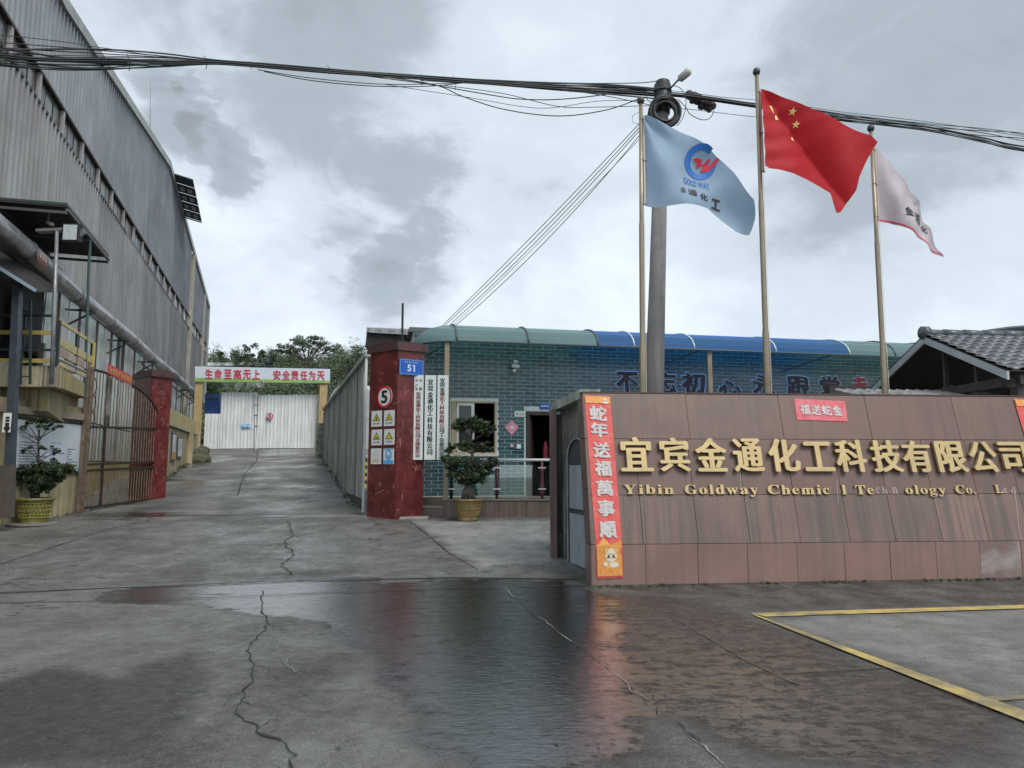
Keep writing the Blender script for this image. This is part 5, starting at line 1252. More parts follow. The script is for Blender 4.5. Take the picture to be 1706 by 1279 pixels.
# ================================================================== RIGHT SIDE OF THE LANE: panel fence
FX = -3.4-K*17+.12; FX = onY(612,700,18).x-K*18
fen = thing('panel_fence', tuple(HP(FX,25,1)), 'tall grey sheet-panel fence with sloping green coping along the right of the lane', 'fence')
zf = hpx(606,597,FX).z; fpan = mat('grey_white_panel', (.52,.52,.50), .5, (.40,.395,.38), 1.2, .02, 30, streak=(.16,.155,.14), sstr=.7); fpan2 = mat('dark_steel_post', (.12,.115,.11), .6)
fen2 = -hn
y = 18.9; i = 0
while y < 36:
    e_ = y+1.45; mb = MB()
    zb_f = gz(y)+.05
    mb.obox(HP(FX,y+.03,zb_f,0), hd*1.44, hn*.05, (0,0,1.05)); 
    mb.obox(HP(FX,y+.03,zb_f+1.08,.0), hd*1.44, hn*.05, (0,0,zf-.12-zb_f-1.08))
    for k in range(4): mb.obox(HP(FX,y+.2+k*.36,zb_f+.02,.0)-hn*.025, hd*.05, hn*.03, (0,0,zf-.2-zb_f))
    mb.build('fence_panel', fpan, fen)
    MB().obox(HP(FX,y-.03,zb_f-.1,-.03), hd*.07, hn*.1, (0,0,zf-zb_f)).build('fence_post', fpan2 if i % 2 else fpan, fen); y += 1.5; i += 1
MB().obox(HP(FX,18.0,zf-.12,-.10), hd*(36.4-18)*1.05, hn*.22, (0,0,.13)).build('coping', mat('pale_green_coping', (.36,.42,.38), .5, (.26,.31,.27), 3), fen)
MB().obox(HP(FX,18.8,0.0,-.04), hd*19, hn*.03, (0,0,.75)).build('skirt', mat('sooty_skirt', (.05,.05,.048), .8, (.10,.095,.09), 3), fen)
# opening and white end strip near the pillar
MB().obox(HP(FX,18.05,gz(18)-.1,-.02), hd*.08, -hn*.06, (0,0,zf-gz(18)+.1)).build('end_strip', white, fen)
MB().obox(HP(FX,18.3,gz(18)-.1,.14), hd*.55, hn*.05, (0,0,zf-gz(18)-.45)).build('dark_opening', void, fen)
hzd = thing('hazard_strip', tuple(onY(614,790,17.0)), 'black and yellow hazard strip along the left edge of the right red pillar', 'hazard strip')
zl0, zl1 = onY(614,812,17.2).z, onY(614,763,17.2).z; nseg = 8; xx = lR.x-.03
for i in range(nseg):
    MB().box(xx-.045, xx-.004, 17.1, 17.16, zl0+(zl1-zl0)*i/nseg, zl0+(zl1-zl0)*(i+1)/nseg).build('stripe', darkink if i % 2 else mat('hazard_yellow', (.60,.42,.03), .5), hzd)
# dark tiled roof behind the pillar
rfb = thing('shed_roof', tuple(onY(660,560,19)), 'dark-eaved shed with corrugated roof edge behind the right red pillar', 'building')
a_, b_, c_, d_ = onY(608,578,19.2), onY(730,590,19.2), onY(730,560,19.2), onY(612,553,19.2)
MB().poly([a_,b_,c_,d_], (0,.06,0)).build('fascia', und, rfb)
mb = MB(); V = []; nn = 60
for i in range(nn+1):
    f = i/nn; w_ = .03*math.cos(i*math.pi*.9)
    V += [d_.lerp(c_, f)+Vector((0,-.1,w_-.02)), onY(612,545,21.5).lerp(onY(735,550,21.5), f)+Vector((0,0,w_))]
mb.add(V, [(2*i,2*i+2,2*i+3,2*i+1) for i in range(nn)]); mb.build('corrugated_sheet', mat('grey_corrugated_roof', (.22,.22,.22), .6, (.12,.12,.12), 3), rfb)
MB().poly([a_+Vector((0,.05,0)), onY(608,578,19.2)+Vector((-.1,2.4,0)), onY(611,546,21.5), d_+Vector((0,.05,0))], (.03,0,0)).build('verge_board', darksteel, rfb)
mb = MB(); mb.box(a_.x+.25, b_.x, 19.3, 21.3, .5, a_.z+.05); mb.build('wall', mat('grey_render', (.2,.2,.19), .8, (.14,.14,.13), 3), rfb)
mb = MB(); q = onY(670,577,17.3); ma_ = MB().tube([q-UP*.02, onY(671,505,17.3)], .028, 8).build('vent_pipe', black); tag(ma_, 'short black vertical pipe rising above the right red pillar', 'pipe')

# ================================================================== PORTAL AND WHITE GATE
PXl, PXr = onY(331,700,39.0), onY(539,700,41.2)
pdv = (PXr-PXl); pdv.z = 0; plen = pdv.length; pdv = pdv.normalized(); pnn = Vector((pdv.y,-pdv.x,0))
por = thing('portal_sign', tuple(PXl), 'white banner beam with red Chinese safety slogan on two ochre posts over the lane end', 'portal')
och = mat('ochre_post_paint', (.50,.36,.17), .7, (.38,.28,.14), 3, streak=(.22,.17,.10))
def ppx(px, py, off=0): 
    o_ = Vector((PXl.x,PXl.y,0))+pnn*off; r = pxdir(px, py); e_ = Vector((0,0,EYE)); return e_+r*((o_-e_).dot(pnn)/r.dot(pnn))
for (xa, xb) in ((325,338),(533,546)):
    a_, b_ = ppx(xa,637), ppx(xb,637); MB().poly([Vector((a_.x,a_.y,1.8)),Vector((b_.x,b_.y,1.8)),Vector((b_.x,b_.y,b_.z)),Vector((a_.x,a_.y,a_.z))], -pnn*.45).build('post', och, por)
ba, bb, btl, btr = ppx(325,635.5,.1), ppx(550,638,.1), ppx(325,610,.1), ppx(550,614.5,.1)
MB().poly([ba,bb,btr,btl], -pnn*.35).build('beam', mat('pale_banner_board', (.62,.68,.72), .4, (.50,.58,.66), .5), por)
gb = [ba.lerp(bb,0), bb, bb.lerp(btr,.17), ba.lerp(btl,.25)]
MB().poly([p+pnn*.004 for p in gb], pnn*.004).build('printed_meadow', mat('green_print', (.20,.36,.08), .5, (.32,.46,.14), 3), por)
mb = MB(); s_ = [(341,353),(356,367.5),(371.5,383.5),(386.5,399.5),(402,415),(417.5,430),(452,464.5),(467.5,480),(482.5,495),(498,510),(513,524),(527.5,540)]
def bpt(px, f): u = (px-325)/225; return ba.lerp(bb,u).lerp(btl.lerp(btr,u), f)+pnn*.012
mbo = MB()
for (x0, x1), ch in zip(s_, '生命至高无上安全责任为天'):
    mb = MB(); mbo = MB()
    for m_, nbx, zo in ((mb, ring(.030,.02,6), .02), (mbo, ring(.065,.055,8), 0)):
        e_ = .7 if m_ is mbo else 0
        put(m_, glyph(ch, nbx, 0, 1), lambda u, v, z: bpt(x0-e_+(x1-x0+2*e_)*u, .20-e_*.02+(.64+e_*.04)*v)+pnn*(z+zo))
    lo_ = mb.build('letter', mat('magenta_red_letters', (.52,.02,.07), .5), por); mbo.build('outline', mat('pale_pink_outline', (.72,.62,.64), .5), lo_)
mb = MB(); c_ = ppx(433.5,640,.2); disc(mb, c_, pdv, UP, pnn, 0,0,.20,.20,0,0,24); mb.tube([c_-pnn*.1,c_], .2, 24); mb.build('round_lamp', mat('pale_lamp', (.5,.52,.5), .4, (.3,.32,.3), 14), por)
# gate
gate = thing('white_metal_gate', tuple(ppx(430,747,-.6)), 'wide white ribbed metal double gate closing the top of the lane', 'gate')
wg = mat('white_gate_paint', (.78,.80,.79), .4, (.68,.70,.69), 1, .02, 30, streak=(.36,.37,.35), sstr=.5)
def leaf(name, x0, x1, ytop, ybot, parent, off=-.6, cut=None):
    a_ = ppx(x0, ybot, off); b_ = ppx(x1, ybot, off); zt = lambda f: ppx(x0,ytop,off).z*(1-f)+ppx(x1,ytop,off).z*f
    d = b_-a_; d.z = 0; Ln = d.length; d = d.normalized(); V = []; pts = []; s = 0
    while s < Ln:
        for f, dd in ((0,0),(.7,0),(.78,.035),(.92,.035)):
            if s+f*.19 <= Ln: pts.append((s+f*.19, dd))
        s += .19
    pts.append((Ln,0))
    for s, dd in pts:
        f = s/Ln; base = a_+d*s+pnn*dd; V += [Vector((base.x,base.y,min(gz(base.y),2.6)+.04)), Vector((base.x,base.y,zt(f)))]
    return MB().add(V, [(2*i,2*i+2,2*i+3,2*i+1) for i in range(len(pts)-1)]).build(name, wg, parent)
L1 = leaf('gate_leaf', 365, 425.5, 653.5, 748, gate); L0 = leaf('side_panel', 339, 364.5, 689, 748, gate, -.5); L2 = leaf('gate_leaf', 427, 533, 657.5, 748, gate)
fr_ = MB()
for (xa, xb, ys_) in ((365,425.5,(671,690,722)),(427,533,(676,696,712))):
    pass
MB().poly([ppx(424.5,749,-.53),ppx(427.5,749,-.53),ppx(427.5,656,-.53),ppx(424.5,656,-.53)], pnn*.05).build('meeting_stile', wg, gate)
for py in (674,691,709): MB().poly([ppx(423,py+.8,-.47),ppx(430,py+.8,-.47),ppx(430,py-.4,-.47),ppx(423,py-.4,-.47)], pnn*.03).build('hinge', steel, gate)
q = [ppx(341,690,-1.2),ppx(366,690,-1.2),ppx(366,656,-1.2),ppx(341,656,-1.2)]; bo = thing('blue_container', tuple(q[0]), 'bright blue metal box seen over the low left panel of the white gate', 'container')
MB().poly(q, -pnn*1.5).build('body', mat('strong_blue_paint', (.01,.07,.30), .4, (.01,.045,.18), 2), bo)
MB().poly([ppx(342,664,-1.16),ppx(365,665,-1.16),ppx(365,663,-1.16),ppx(342,662,-1.16)], pnn*.03).build('dark_band', darksteel, bo)
q = ppx(449.5,693,-.45); t_ = thing('speed_limit_sign', tuple(q), 'small round number 5 sign on the white gate', 'road sign'); mb = MB(); rr = .185
disc(mb, q, pdv, UP, pnn, 0,0,rr,rr,.012,0,30); disc(mb, q, pdv, UP, pnn, 0,0,rr,rr,.016,1,30,.74); mb.tube([q-pnn*.02,q+pnn*.01], rr, 30, 0); mb.build('disc', [mat('pale_pink_white', (.62,.52,.55), .4), signred], t_)
mb = MB(); put(mb, glyph('5', ring(.04,.03,6), 0, 2), lambda u, v, z: q+pdv*((u-.5)*.13)+UP*((v-.5)*.20)+pnn*(.018+z)); mb.build('numeral', darkink, t_)
q = [ppx(402.5,712,-.5),ppx(418,712,-.5),ppx(418,706.3,-.5),ppx(402.5,706.3,-.5)]; t_ = thing('blue_sign', tuple(q[0]), 'small blue direction plate on the left leaf of the white gate', 'sign'); MB().poly(q, pnn*.02).build('plate', signblue, t_)
mb = MB(); 
for i in range(4): mb.poly([q[0].lerp(q[1],.08+i*.13)+UP*.07+pnn*.024, q[0].lerp(q[1],.17+i*.13)+UP*.07+pnn*.024, q[0].lerp(q[1],.17+i*.13)+UP*.15+pnn*.024, q[0].lerp(q[1],.08+i*.13)+UP*.15+pnn*.024])
cq = q[0].lerp(q[2],.5)+pdv*.19; disc(mb, cq, pdv, UP, pnn, 0,0,.07,.07,.024,0,16)
mb.build('print', signwhite, t_)
# rubble stones by the left post
for i, (px, py, r_) in enumerate(((334,757,.45),(338,748,.35),(343,762,.25),(330,765,.4))):
    q = ground(px, py+6) if py > 0 else None; q.z += r_*.3; bmm = bmesh.new(); bmesh.ops.create_icosphere(bmm, subdivisions=2, radius=r_)
    for v in bmm.verts: v.co *= 1+.25*noise.noise(v.co*3+Vector((i,0,0))); v.co.z *= .8
    m2 = bpy.data.meshes.new('boulder'); bmm.to_mesh(m2); bmm.free(); m2.materials.append(mat('mossy_boulder', (.12,.11,.07), .9, (.05,.055,.03), 3, .5, 10)); o2 = bpy.data.objects.new('boulder', m2); C.objects.link(o2); o2.location = q
    tag(o2, ('largest','upper','smallest','lowest')[i]+' mossy boulder heaped against the left ochre portal post', 'boulder', 'boulders by the portal post')
# low concrete blocks at right foot of portal
o2 = MB().obox(HP(FX,36.2,gz(36)-.2,-.35), hd*.7, hn*.4, (0,0,1.9)).build('concrete_block', lint); tag(o2, 'dark mossy concrete block at the far foot of the panel fence', 'block')
# white flat-roofed building and blue end far behind
fb = thing('far_shed', (-40,84,11), 'low white-roofed shed with a blue end on the hill behind the banner beam', 'building')
a_, b_ = onY(330,610,84), onY(440,610,84); MB().box(a_.x-4,b_.x,84,92,onY(440,655,84).z,a_.z).build('wall', mat('shed_grey', (.3,.34,.33), .7), fb)
MB().box(a_.x-4.2,b_.x+.1,83.8,92.2,onY(400,609.3,84).z,onY(400,604,84).z).build('roof', mat('white_roof_sheet', (.70,.70,.70), .5), fb)
MB().box(b_.x+.12,b_.x+.6,83.9,84.8,onY(400,620,84).z,onY(400,602,84).z).build('blue_end', MATS['strong_blue_paint'], fb)
fs = thing('white_tank_shed', (-16,50,2.6), 'pale curved shed roof between the portal post and the panel fence', 'building')
a_, b_ = onY(545,640,46), onY(600,640,46); mb = MB(); V = []
for i in range(13):
    th = i/12*math.pi; V += [Vector((a_.x+1.6-1.7*math.cos(th), 46, 4.6+2.5*math.sin(th))), Vector((a_.x+1.6-1.7*math.cos(th)+.5, 54, 4.6+2.5*math.sin(th)))]
mb.add(V, [(2*i,2*i+2,2*i+3,2*i+1) for i in range(12)]); mb.add([V[2*i] for i in range(13)], [tuple(range(13))]); mb.build('vault', mat('pale_vault', (.50,.52,.50), .5, (.4,.42,.4), 2), fs); MB().box(a_.x-.1,a_.x+3.3,46.02,54,2.4,4.6).build('wall', MATS['pale_vault'], fs)

# ================================================================== HILL AND WOOD
hv, hf = [], []
HX = [-150+i*5 for i in range(44)]; HYs = [52+i*4 for i in range(28)]
def hillz(x, y):
    prof = 12.6*sst(52, 104, y)*(1-.85*sst(-22, 10, x)); return 2.2+prof+.9*fbm(x*.05, y*.05, 3, 4)*sst(52,70,y)
for y in HYs:
    for x in HX: hv.append((x, y, hillz(x, y) if y > 52 else -1))
nx2 = len(HX)
ho = MB(); ho.add(hv, [(j*nx2+i, j*nx2+i+1, (j+1)*nx2+i+1, (j+1)*nx2+i) for j in range(len(HYs)-1) for i in range(nx2-1)])
tag(ho.build('hill', mat('hill_grass', (.055,.085,.022), .95, (.10,.12,.04), .25, .5, 3, dirt=(.13,.12,.07)), smooth=True), 'green wooded hill behind the lane', kind='structure')
leafm = [mat('leaf_dark', (.060,.088,.052), .8, (.080,.108,.066), .8), mat('leaf_mid', (.088,.122,.064), .8, (.108,.142,.08), .8), mat('leaf_light', (.130,.160,.078), .8, (.155,.18,.10), .8)]  # greens paled and greyed, distance haze put into the leaf colour
def clump(mb, c, rx, rz, n_, size, rnd, mi=None, ry=None, flat=1.0):
    c = Vector(c); ry = ry or rx; sub = [(Vector((rnd.gauss(0,.45)*rx, rnd.gauss(0,.45)*ry, rnd.gauss(0,.42)*rz)), rnd.uniform(.28,.5), rnd.choice((0,0,1,1,2))) for _ in range(max(4, n_//45))]
    V, F, M = mb.v, mb.f, mb.m
    for _ in range(n_):
        s, sr, smi = rnd.choice(sub); d = Vector((rnd.gauss(0,1), rnd.gauss(0,1), rnd.gauss(0,1))).normalized()*rnd.random()**.4
        p = c+s+Vector((d.x*rx*sr, d.y*ry*sr, d.z*rz*sr*flat)); a = Vector((rnd.gauss(0,1), rnd.gauss(0,1), rnd.gauss(0,.6))).normalized()*size*rnd.uniform(.6,1.3); b_ = a.cross(Vector((rnd.gauss(0,1), rnd.gauss(0,1), rnd.gauss(0,1)))).normalized()*size*rnd.uniform(.35,.6)
        k = len(V); V += [tuple(p-a*.5), tuple(p+b_*.5), tuple(p+a*.5), tuple(p-b_*.5)]; F.append((k,k+1,k+2,k+3)); M.append(smi if mi is None else mi)
rnd = random.Random(21); wood = MB()
for i in range(190):
    y = rnd.uniform(60, 108); px = rnd.uniform(300, 700); x = (px-CX)/FPX*y; z = hillz(x, y); r_ = rnd.uniform(1.3, 2.6)*(.7+.3*y/100)
    if px > 640 and y < 90: continue
    if 318 < px < 452 and proj((x, y, z+r_*1.7))[1] < 616 and 62 < y < 90: continue
    k_ = rnd.choice((0,0,1,1,2)); clump(wood, (x, y, z+r_*.7), r_, r_*.8, 620, .24, rnd, mi=k_); clump(wood, (x, y, z+r_*.7), r_, r_*.8, 260, .26, rnd)
tag(wood.build('woodland', leafm), 'dense green woodland covering the hill', kind='stuff')
br = MB(); 
for i in range(2400):
    y = rnd.uniform(54, 72); px = rnd.uniform(320, 620); x = (px-CX)/FPX*y; clump(br, (x,y,hillz(x,y)+.2), .5, .35, 5, .35, rnd, mi=rnd.choice((1,2,2)))
tag(br.build('undergrowth', leafm), 'pale green undergrowth at the foot of the hill', kind='stuff')
bark = mat('bark', (.09,.075,.06), .9, (.05,.042,.035), 5, .5, 20)
def tree(name, base, h, crown, lab, rnd, trunks=1, grp=None, leaf_=.35, dens=500):
    t_ = thing(name, tuple(base), lab, 'tree', grp); tk = MB(); B = Vector(base)
    for (cx, cy, cz, rx, rz) in crown:
        e_ = B+Vector((cx,cy,cz)); m_ = B+Vector((cx*.15,cy*.15,h*.45)); tk.tube([B-UP*.5, m_, m_.lerp(e_,.5)+UP*.2, e_], [h*.035,h*.02,h*.012,h*.005], 6)
        for k in range(3): q = m_.lerp(e_,.5); tk.tube([q, e_+Vector((rnd.uniform(-rx,rx)*.8,rnd.uniform(-rx,rx)*.5,rnd.uniform(-.2,.6)*rz))], [h*.01,h*.003], 5)
    tk.build('trunk', bark, t_); cr_ = MB()
    for (cx, cy, cz, rx, rz) in crown: clump(cr_, B+Vector((cx,cy,cz)), rx, rz, dens, leaf_, rnd, flat=.7)
    cr_.build('crown', leafm, t_); return t_
ty = 88
def tb_(px, y=ty): x = (px-CX)/FPX*y; return Vector((x, y, hillz(x,y)))
def ctop(px, py, base, y=ty): q = onY(px,py,y); return (q.x-base.x, 0, q.z-base.z)
B = tb_(508); umb = [(*ctop(px,py,B),rx,rz) for px,py,rx,rz in ((480,578,1.7,.7),(500,570,1.8,.6),(518,564,1.7,.6),(540,570,1.8,.6),(556,580,1.4,.7),(525,578,2.2,.6),(467,583,1.1,.4))]
tree('umbrella_tree', B, 6, umb, 'broad flat-topped tree with bare branches standing highest on the hill skyline', rnd, dens=620, leaf_=.25)
for px, py, w_, lab in ((362,585,1.6,'low tree on the skyline touching the factory hall'), (385,583,1.7,'bushy tree on the skyline beside the factory hall'), (405,577,1.5,'thin spiky tree third from the hall on the skyline'), (428,576,1.5,'small pointed tree fourth from the hall on the skyline'), (450,581,1.4,'low rounded tree just left of the umbrella tree'), (590,575,2.2,'dense dark evergreen tree right of the umbrella tree'), (612,572,2.0,'dense dark evergreen tree touching the shed roof behind the pillar')):
    B = tb_(px, 84); q = onY(px,py,84); hh2 = q.z-B.z; tree('hill_tree', B, max(2,hh2), [(0,0,hh2-.9,w_*.6,1.1),(-w_*.4,.3,hh2-2.3,w_*.8,1.0),(w_*.5,0,hh2-2.6,w_*.8,1.1)], lab, rnd, grp='trees on the hill skyline', dens=620, leaf_=.25)

# ================================================================== PAVILION ON THE RIGHT
pv = thing('tiled_pavilion', (8.1,13.8,0), 'open pavilion with grey tiled gable roof and white bargeboards behind the sign wall', 'pavilion')
ap = onY(1538,560,13.8); PXx = ap.x; fR = onplane(1677,618,PXx,0); fL = onplane(1440,658,PXx,0)
PLn = 5.0; tdir = Vector((1,.085,0)).normalized()
barge = mat('white_bargeboard', (.42,.45,.47), .45, (.34,.37,.39), 3)
def bb_(p, q_): 
    d = q_-p; return MB().poly([p, q_, q_-UP*.14, p-UP*.14], (.04,0,0)).build('bargeboard', barge, pv)
bb_(ap, fR); bb_(ap, fL+(fL-ap)*.15)
fL2 = fL+(fL-ap)*.15
tilem = [mat('slate_tile_%s' % s, a, .4, b_, 3, .05, 40) for s, a, b_ in (('a',(.10,.112,.125),(.08,.09,.10)),('b',(.115,.127,.138),(.09,.10,.11)),('c',(.09,.10,.115),(.07,.08,.092)))]
def tile_mesh(wd, ln, m_):
    V = []; F = []; k = 8
    for j, (yy, zz) in enumerate(((0,.05),(ln*1.12,.012))):
        for i in range(k+1): u = i/k; V.append((u*wd*1.03, yy, zz+.020*math.sin(u*2*math.pi+.6)))
    b0_ = len(V)
    for i in range(k+1): u = i/k; V.append((u*wd*1.03, 0, .05+.020*math.sin(u*2*math.pi+.6)-.03))
    F = [(i,i+1,k+2+i,k+1+i) for i in range(k)]+[(b0_+i,b0_+i+1,i+1,i) for i in range(k)]
    me_ = bpy.data.meshes.new('tile'); me_.from_pydata(V, [], F); me_.materials.append(m_); me_.polygons.foreach_set('use_smooth',[True]*len(F)); return me_
sl_ = (ap-fR); sl_.x = 0; SLn = sl_.length; rows_ = 9; ln_ = SLn/rows_; wd_ = .24
tms = [tile_mesh(wd_, ln_, m_) for m_ in tilem]
def basis(p0, ex, ey):
    ez = ex.cross(ey).normalized(); return Matrix(((ex.x,ey.x,ez.x,p0.x),(ex.y,ey.y,ez.y,p0.y),(ex.z,ey.z,ez.z,p0.z),(0,0,0,1)))
ey_ = (Vector((0,ap.y-fR.y,ap.z-fR.z))).normalized(); 
for r_ in range(rows_):
    for c2 in range(16):
        o2 = bpy.data.objects.new('tile', rnd.choice(tms)); C.objects.link(o2); o2.parent = pv
        p0 = fR+ey_*(ln_*r_)+tdir*(c2*wd_)+Vector((0,0,.02)); p0 = p0-ORG[pv.name]; o2.matrix_local = basis(p0, tdir, ey_)
rd = MB(); x = 0; i = 0
while x < PLn-1:
    p = ap+tdir*x+UP*.05; rd.tube([p, p+tdir*.42], [.10,.085], 8); x += .42
rd.tube([ap+tdir*-.03+UP*.07, ap+tdir*.10+UP*.07], .13, 10); rd.build('ridge_cap', tilem[2], pv, True)
us = MB(); us.poly([fR, fR+tdir*PLn, ap+tdir*PLn, ap], (0,0,.012)); us.poly([fL2, ap, ap+tdir*PLn, fL2+tdir*PLn], (0,0,.03)); us.build('roof_boarding', mat('brown_dark_boarding', (.06,.048,.042), .8, (.04,.034,.03), 3), pv)
tm = mat('dark_timber', (.045,.038,.034), .7, (.07,.055,.05), 5)
bmz = fR.z-.12
mb = MB()
for dx in (.35, 2.2, 4.2):
    mb.bar((PXx+dx,fR.y+.1,bmz),(PXx+dx,fL2.y,bmz),.12,.16)
for yy in (fR.y+.25, 13.8, 15.9): mb.bar((PXx+.2,yy,bmz-.05),(PXx+PLn,yy+.4,bmz-.05),.12,.14)
mb.build('tie_beam', tm, pv)
for px, y0_, y1_ in ((1577,585,642),(1629,603,634)):
    q = onplane(px,y1_,PXx+.35,0); q2 = onplane(px-2,y0_,PXx+.35,0); MB().bar((q.x,q.y,bmz),(q.x,q.y,q2.z+.05),.07).build('king_post', tm, pv)
for (x_, y_) in ((PXx+.4,fR.y+.3),(PXx+.4,15.8),(PXx+4.4,fR.y+.6),(PXx+4.4,16)): MB().box(x_-.09,x_+.09,y_-.09,y_+.09,-.05,bmz-.1).build('column', tm, pv)
q = onY(1578,655,14.5); MB().box(q.x-.07,q.x+.07,14.4,14.5,0,q.z+.15).build('white_column', barge, pv)
bw = MB(); bw.obox((7.6,16.9,-.1),(6,.8,0),(0,.2,0),(0,0,3.6)); o2 = bw.build('yard_wall', mat('dark_yard_wall', (.06,.058,.055), .85, (.035,.034,.033), 2)); tag(o2, 'added wall painted shade-dark behind the tiled pavilion', 'wall')  # added backdrop, its dark colour stands in for the unlit interior
sv = thing('scalloped_roof_edge', tuple(onY(1500,660,12.6)), 'low wavy pale sheet edge just showing above the top of the sign wall', 'roof edge')
mb = MB(); a_, b_ = onY(1444,661,12.2), onY(1706,664,12.9); V = []; nn = 150
for i in range(nn+1):
    p = a_.lerp(b_, i/nn); p.z += .035*math.sin(i*2*math.pi/10); V += [p, p+Vector((0,1.2,.25)), p-UP*.02]
mb.add(V, [(3*i,3*i+3,3*i+4,3*i+1) for i in range(nn)]+[(3*i,3*i+2,3*i+5,3*i+3) for i in range(nn)]); mb.build('wavy_sheet', mat('pale_wavy_sheet', (.34,.33,.32), .6, (.14,.13,.13), 6), sv)
MB().bar(a_-UP*.2+Vector((0,.1,0)), b_-UP*.2+Vector((0,.1,0)), .06).build('purlin', tm, sv)
for f in (.05,.5,.95): q = a_.lerp(b_, f); MB().bar((q.x,q.y+.1,0),(q.x,q.y+.1,q.z-.2),.07).build('prop', tm, sv)
# farther roof at the right edge
fr2 = thing('far_shed_roof', tuple(onY(1660,560,24)), 'pale wall with dark curved roof edge at the right edge above the tiles', 'building')
P_ = [onY(x,y,24) for x,y in ((1612,561),(1645,553),(1680,548),(1720,545),(1800,543))]
MB().tube(P_, .09, 6).build('roof_edge', darksteel, fr2)
mb = MB(); n5 = len(P_); mb.add([p+Vector((0,.15,0)) for p in P_]+[Vector((p.x,p.y+.15,0)) for p in P_], [(i,i+1,n5+i+1,n5+i) for i in range(n5-1)]); mb.build('wall', mat('pale_shed_wall', (.48,.50,.48), .6, (.4,.42,.4), 2), fr2)
for i in range(8): q = onY(1660+i*5,575,23.9); MB().bar((q.x,q.y,q.z-.3),(q.x,q.y,onY(1660,553,23.9).z),.02).build('rib', MATS['pale_pink_outline'], fr2)
# ================================================================== FLAGPOLES AND FLAGS
polem = mat('brushed_pole', (.33,.27,.19), .35, (.25,.21,.16), 2, metal=.55)
FLY = (12.0, 12.0, 12.8)
poles = []
for (xt, yt, xb, yb, Y, lab) in ((1067.5,172,1070.5,600,12.0,'tan metal flagpole with the pale blue company flag, left of three'), (1260.5,124,1277,600,12.0,'tallest tan metal flagpole, flying the red national flag'), (1451,218,1475,665,12.8,'tan metal flagpole with the white flag, nearest the tiled pavilion')):
    T_ = onY(xt,yt,Y); Bq = onY(xb,yb,Y); B_ = T_+(Bq-T_)*((T_.z-0)/(T_.z-Bq.z))
    p_ = thing('flagpole', tuple(B_), lab, 'flagpole', 'three flagpoles behind the sign wall')
    zs_ = [0,.45,.46,.72,.73,1]; rr_ = [.062,.056,.047,.045,.038,.034]
    MB().tube([B_.lerp(T_, f) for f in zs_], rr_, 12).build('pole', polem, p_, True)
    MB().lathe(T_, [(.001,-.02),(.05,.0),(.068,.045),(.055,.10),(.02,.125),(.001,.13)], 14).build('finial', mat('dark_bronze_ball', (.06,.06,.055), .4, metal=.6), p_, True)
    MB().tube([B_, B_+UP*.12], .13, 12).build('base_flange', steel, p_)
    MB().tube([B_.lerp(T_,.2)+Vector((.055,-.05,0)), T_+Vector((.045,-.03,-.1))], .004, 4).build('halyard', cream, p_)
    poles.append((B_, T_))
def lerp_tab(tab, x):
    for (a, b_), (c, d) in zip(tab, tab[1:]):
        if x <= c: return b_+(d-b_)*(x-a)/(c-a)
    return tab[-1][1]
def flag(name, Y, top, bot, wave, m, lab, nu=90, nv=44, edge=None, edgem=None):
    x0, x1 = max(top[0][0],bot[0][0]), min(top[-1][0],bot[-1][0]); V = []
    for i in range(nu+1):
        x = x0+(x1-x0)*i/nu
        for j in range(nv+1):
            y = lerp_tab(top,x)+(lerp_tab(bot,x)-lerp_tab(top,x))*j/nv; p = onY(x, y, Y); V.append((p.x, Y+wave(x,y), p.z))
    F = [(i*(nv+1)+j,(i+1)*(nv+1)+j,(i+1)*(nv+1)+j+1,i*(nv+1)+j+1) for i in range(nu) for j in range(nv)]
    t_ = thing(name, tuple(onY(x0,top[0][1],Y)), lab, 'flag'); o2 = MB().add(V,F).build('cloth', m, t_, True)
    return t_
def onflag(Y, wave, x, y, lift=.004):
    p = onY(x,y,Y); e_ = 1.5; gx = (wave(x+e_,y)-wave(x-e_,y))/(2*e_*Y/FPX); gy = (wave(x,y+e_)-wave(x,y-e_))/(2*e_*Y/FPX)
    return Vector((p.x, Y+wave(x,y)-(lift+.006)*math.sqrt(1+gx*gx+gy*gy), p.z))
def clothmat(name, c1, c2, tr):
    m = mat(name, c1, .75, c2, 1.5, .5, 7); t = m.node_tree; n = t.nodes; l = t.links; b = n['Principled BSDF']; out_ = n['Material Output']
    tl = n.new('ShaderNodeBsdfTranslucent'); tl.inputs[0].default_value = (*tr,1); x = n.new('ShaderNodeMixShader'); x.inputs[0].default_value = .28; l.new(b.outputs[0], x.inputs[1]); l.new(tl.outputs[0], x.inputs[2]); l.new(x.outputs[0], out_.inputs[0]); return m
# pale blue flag
def wv1(x, y):
    u = (x-1072)/190; d = (x-1072)*.8+(y-190)*-.6
    return -.12*math.sin(u*math.pi*1.0)+.10*math.sin(d/19.0+.3)*min(1,u*3)+.05*math.sin((x*.5+y*.9)/13.0)*min(1,u*2)+.05*math.sin(math.atan2(y-185,x-1066)*9)*sst(.7,.1,u)+.05*sst(.6,1,u)*math.sin(y/11.0)+.25*u
top1 = [(1072,191),(1100,203),(1130,214),(1155,228),(1180,245),(1205,265),(1227,288),(1246,309),(1262,327),(1266,350)]
bot1 = [(1072,340),(1085,344),(1110,345.5),(1150,345),(1180,346),(1200,357),(1220,371),(1232,380),(1245,383.5),(1257,383),(1263,372),(1266,356)]
blueflag = clothmat('pale_blue_cloth', (.33,.44,.56), (.28,.40,.52), (.30,.42,.56))
f1 = flag('company_flag', FLY[0], top1, bot1, wv1, blueflag, 'pale blue company flag with round blue and red emblem and GOLD WAY lettering')
emb = MB()
def FL(x, y, l_=.006): return onflag(FLY[0], wv1, x, y, l_)
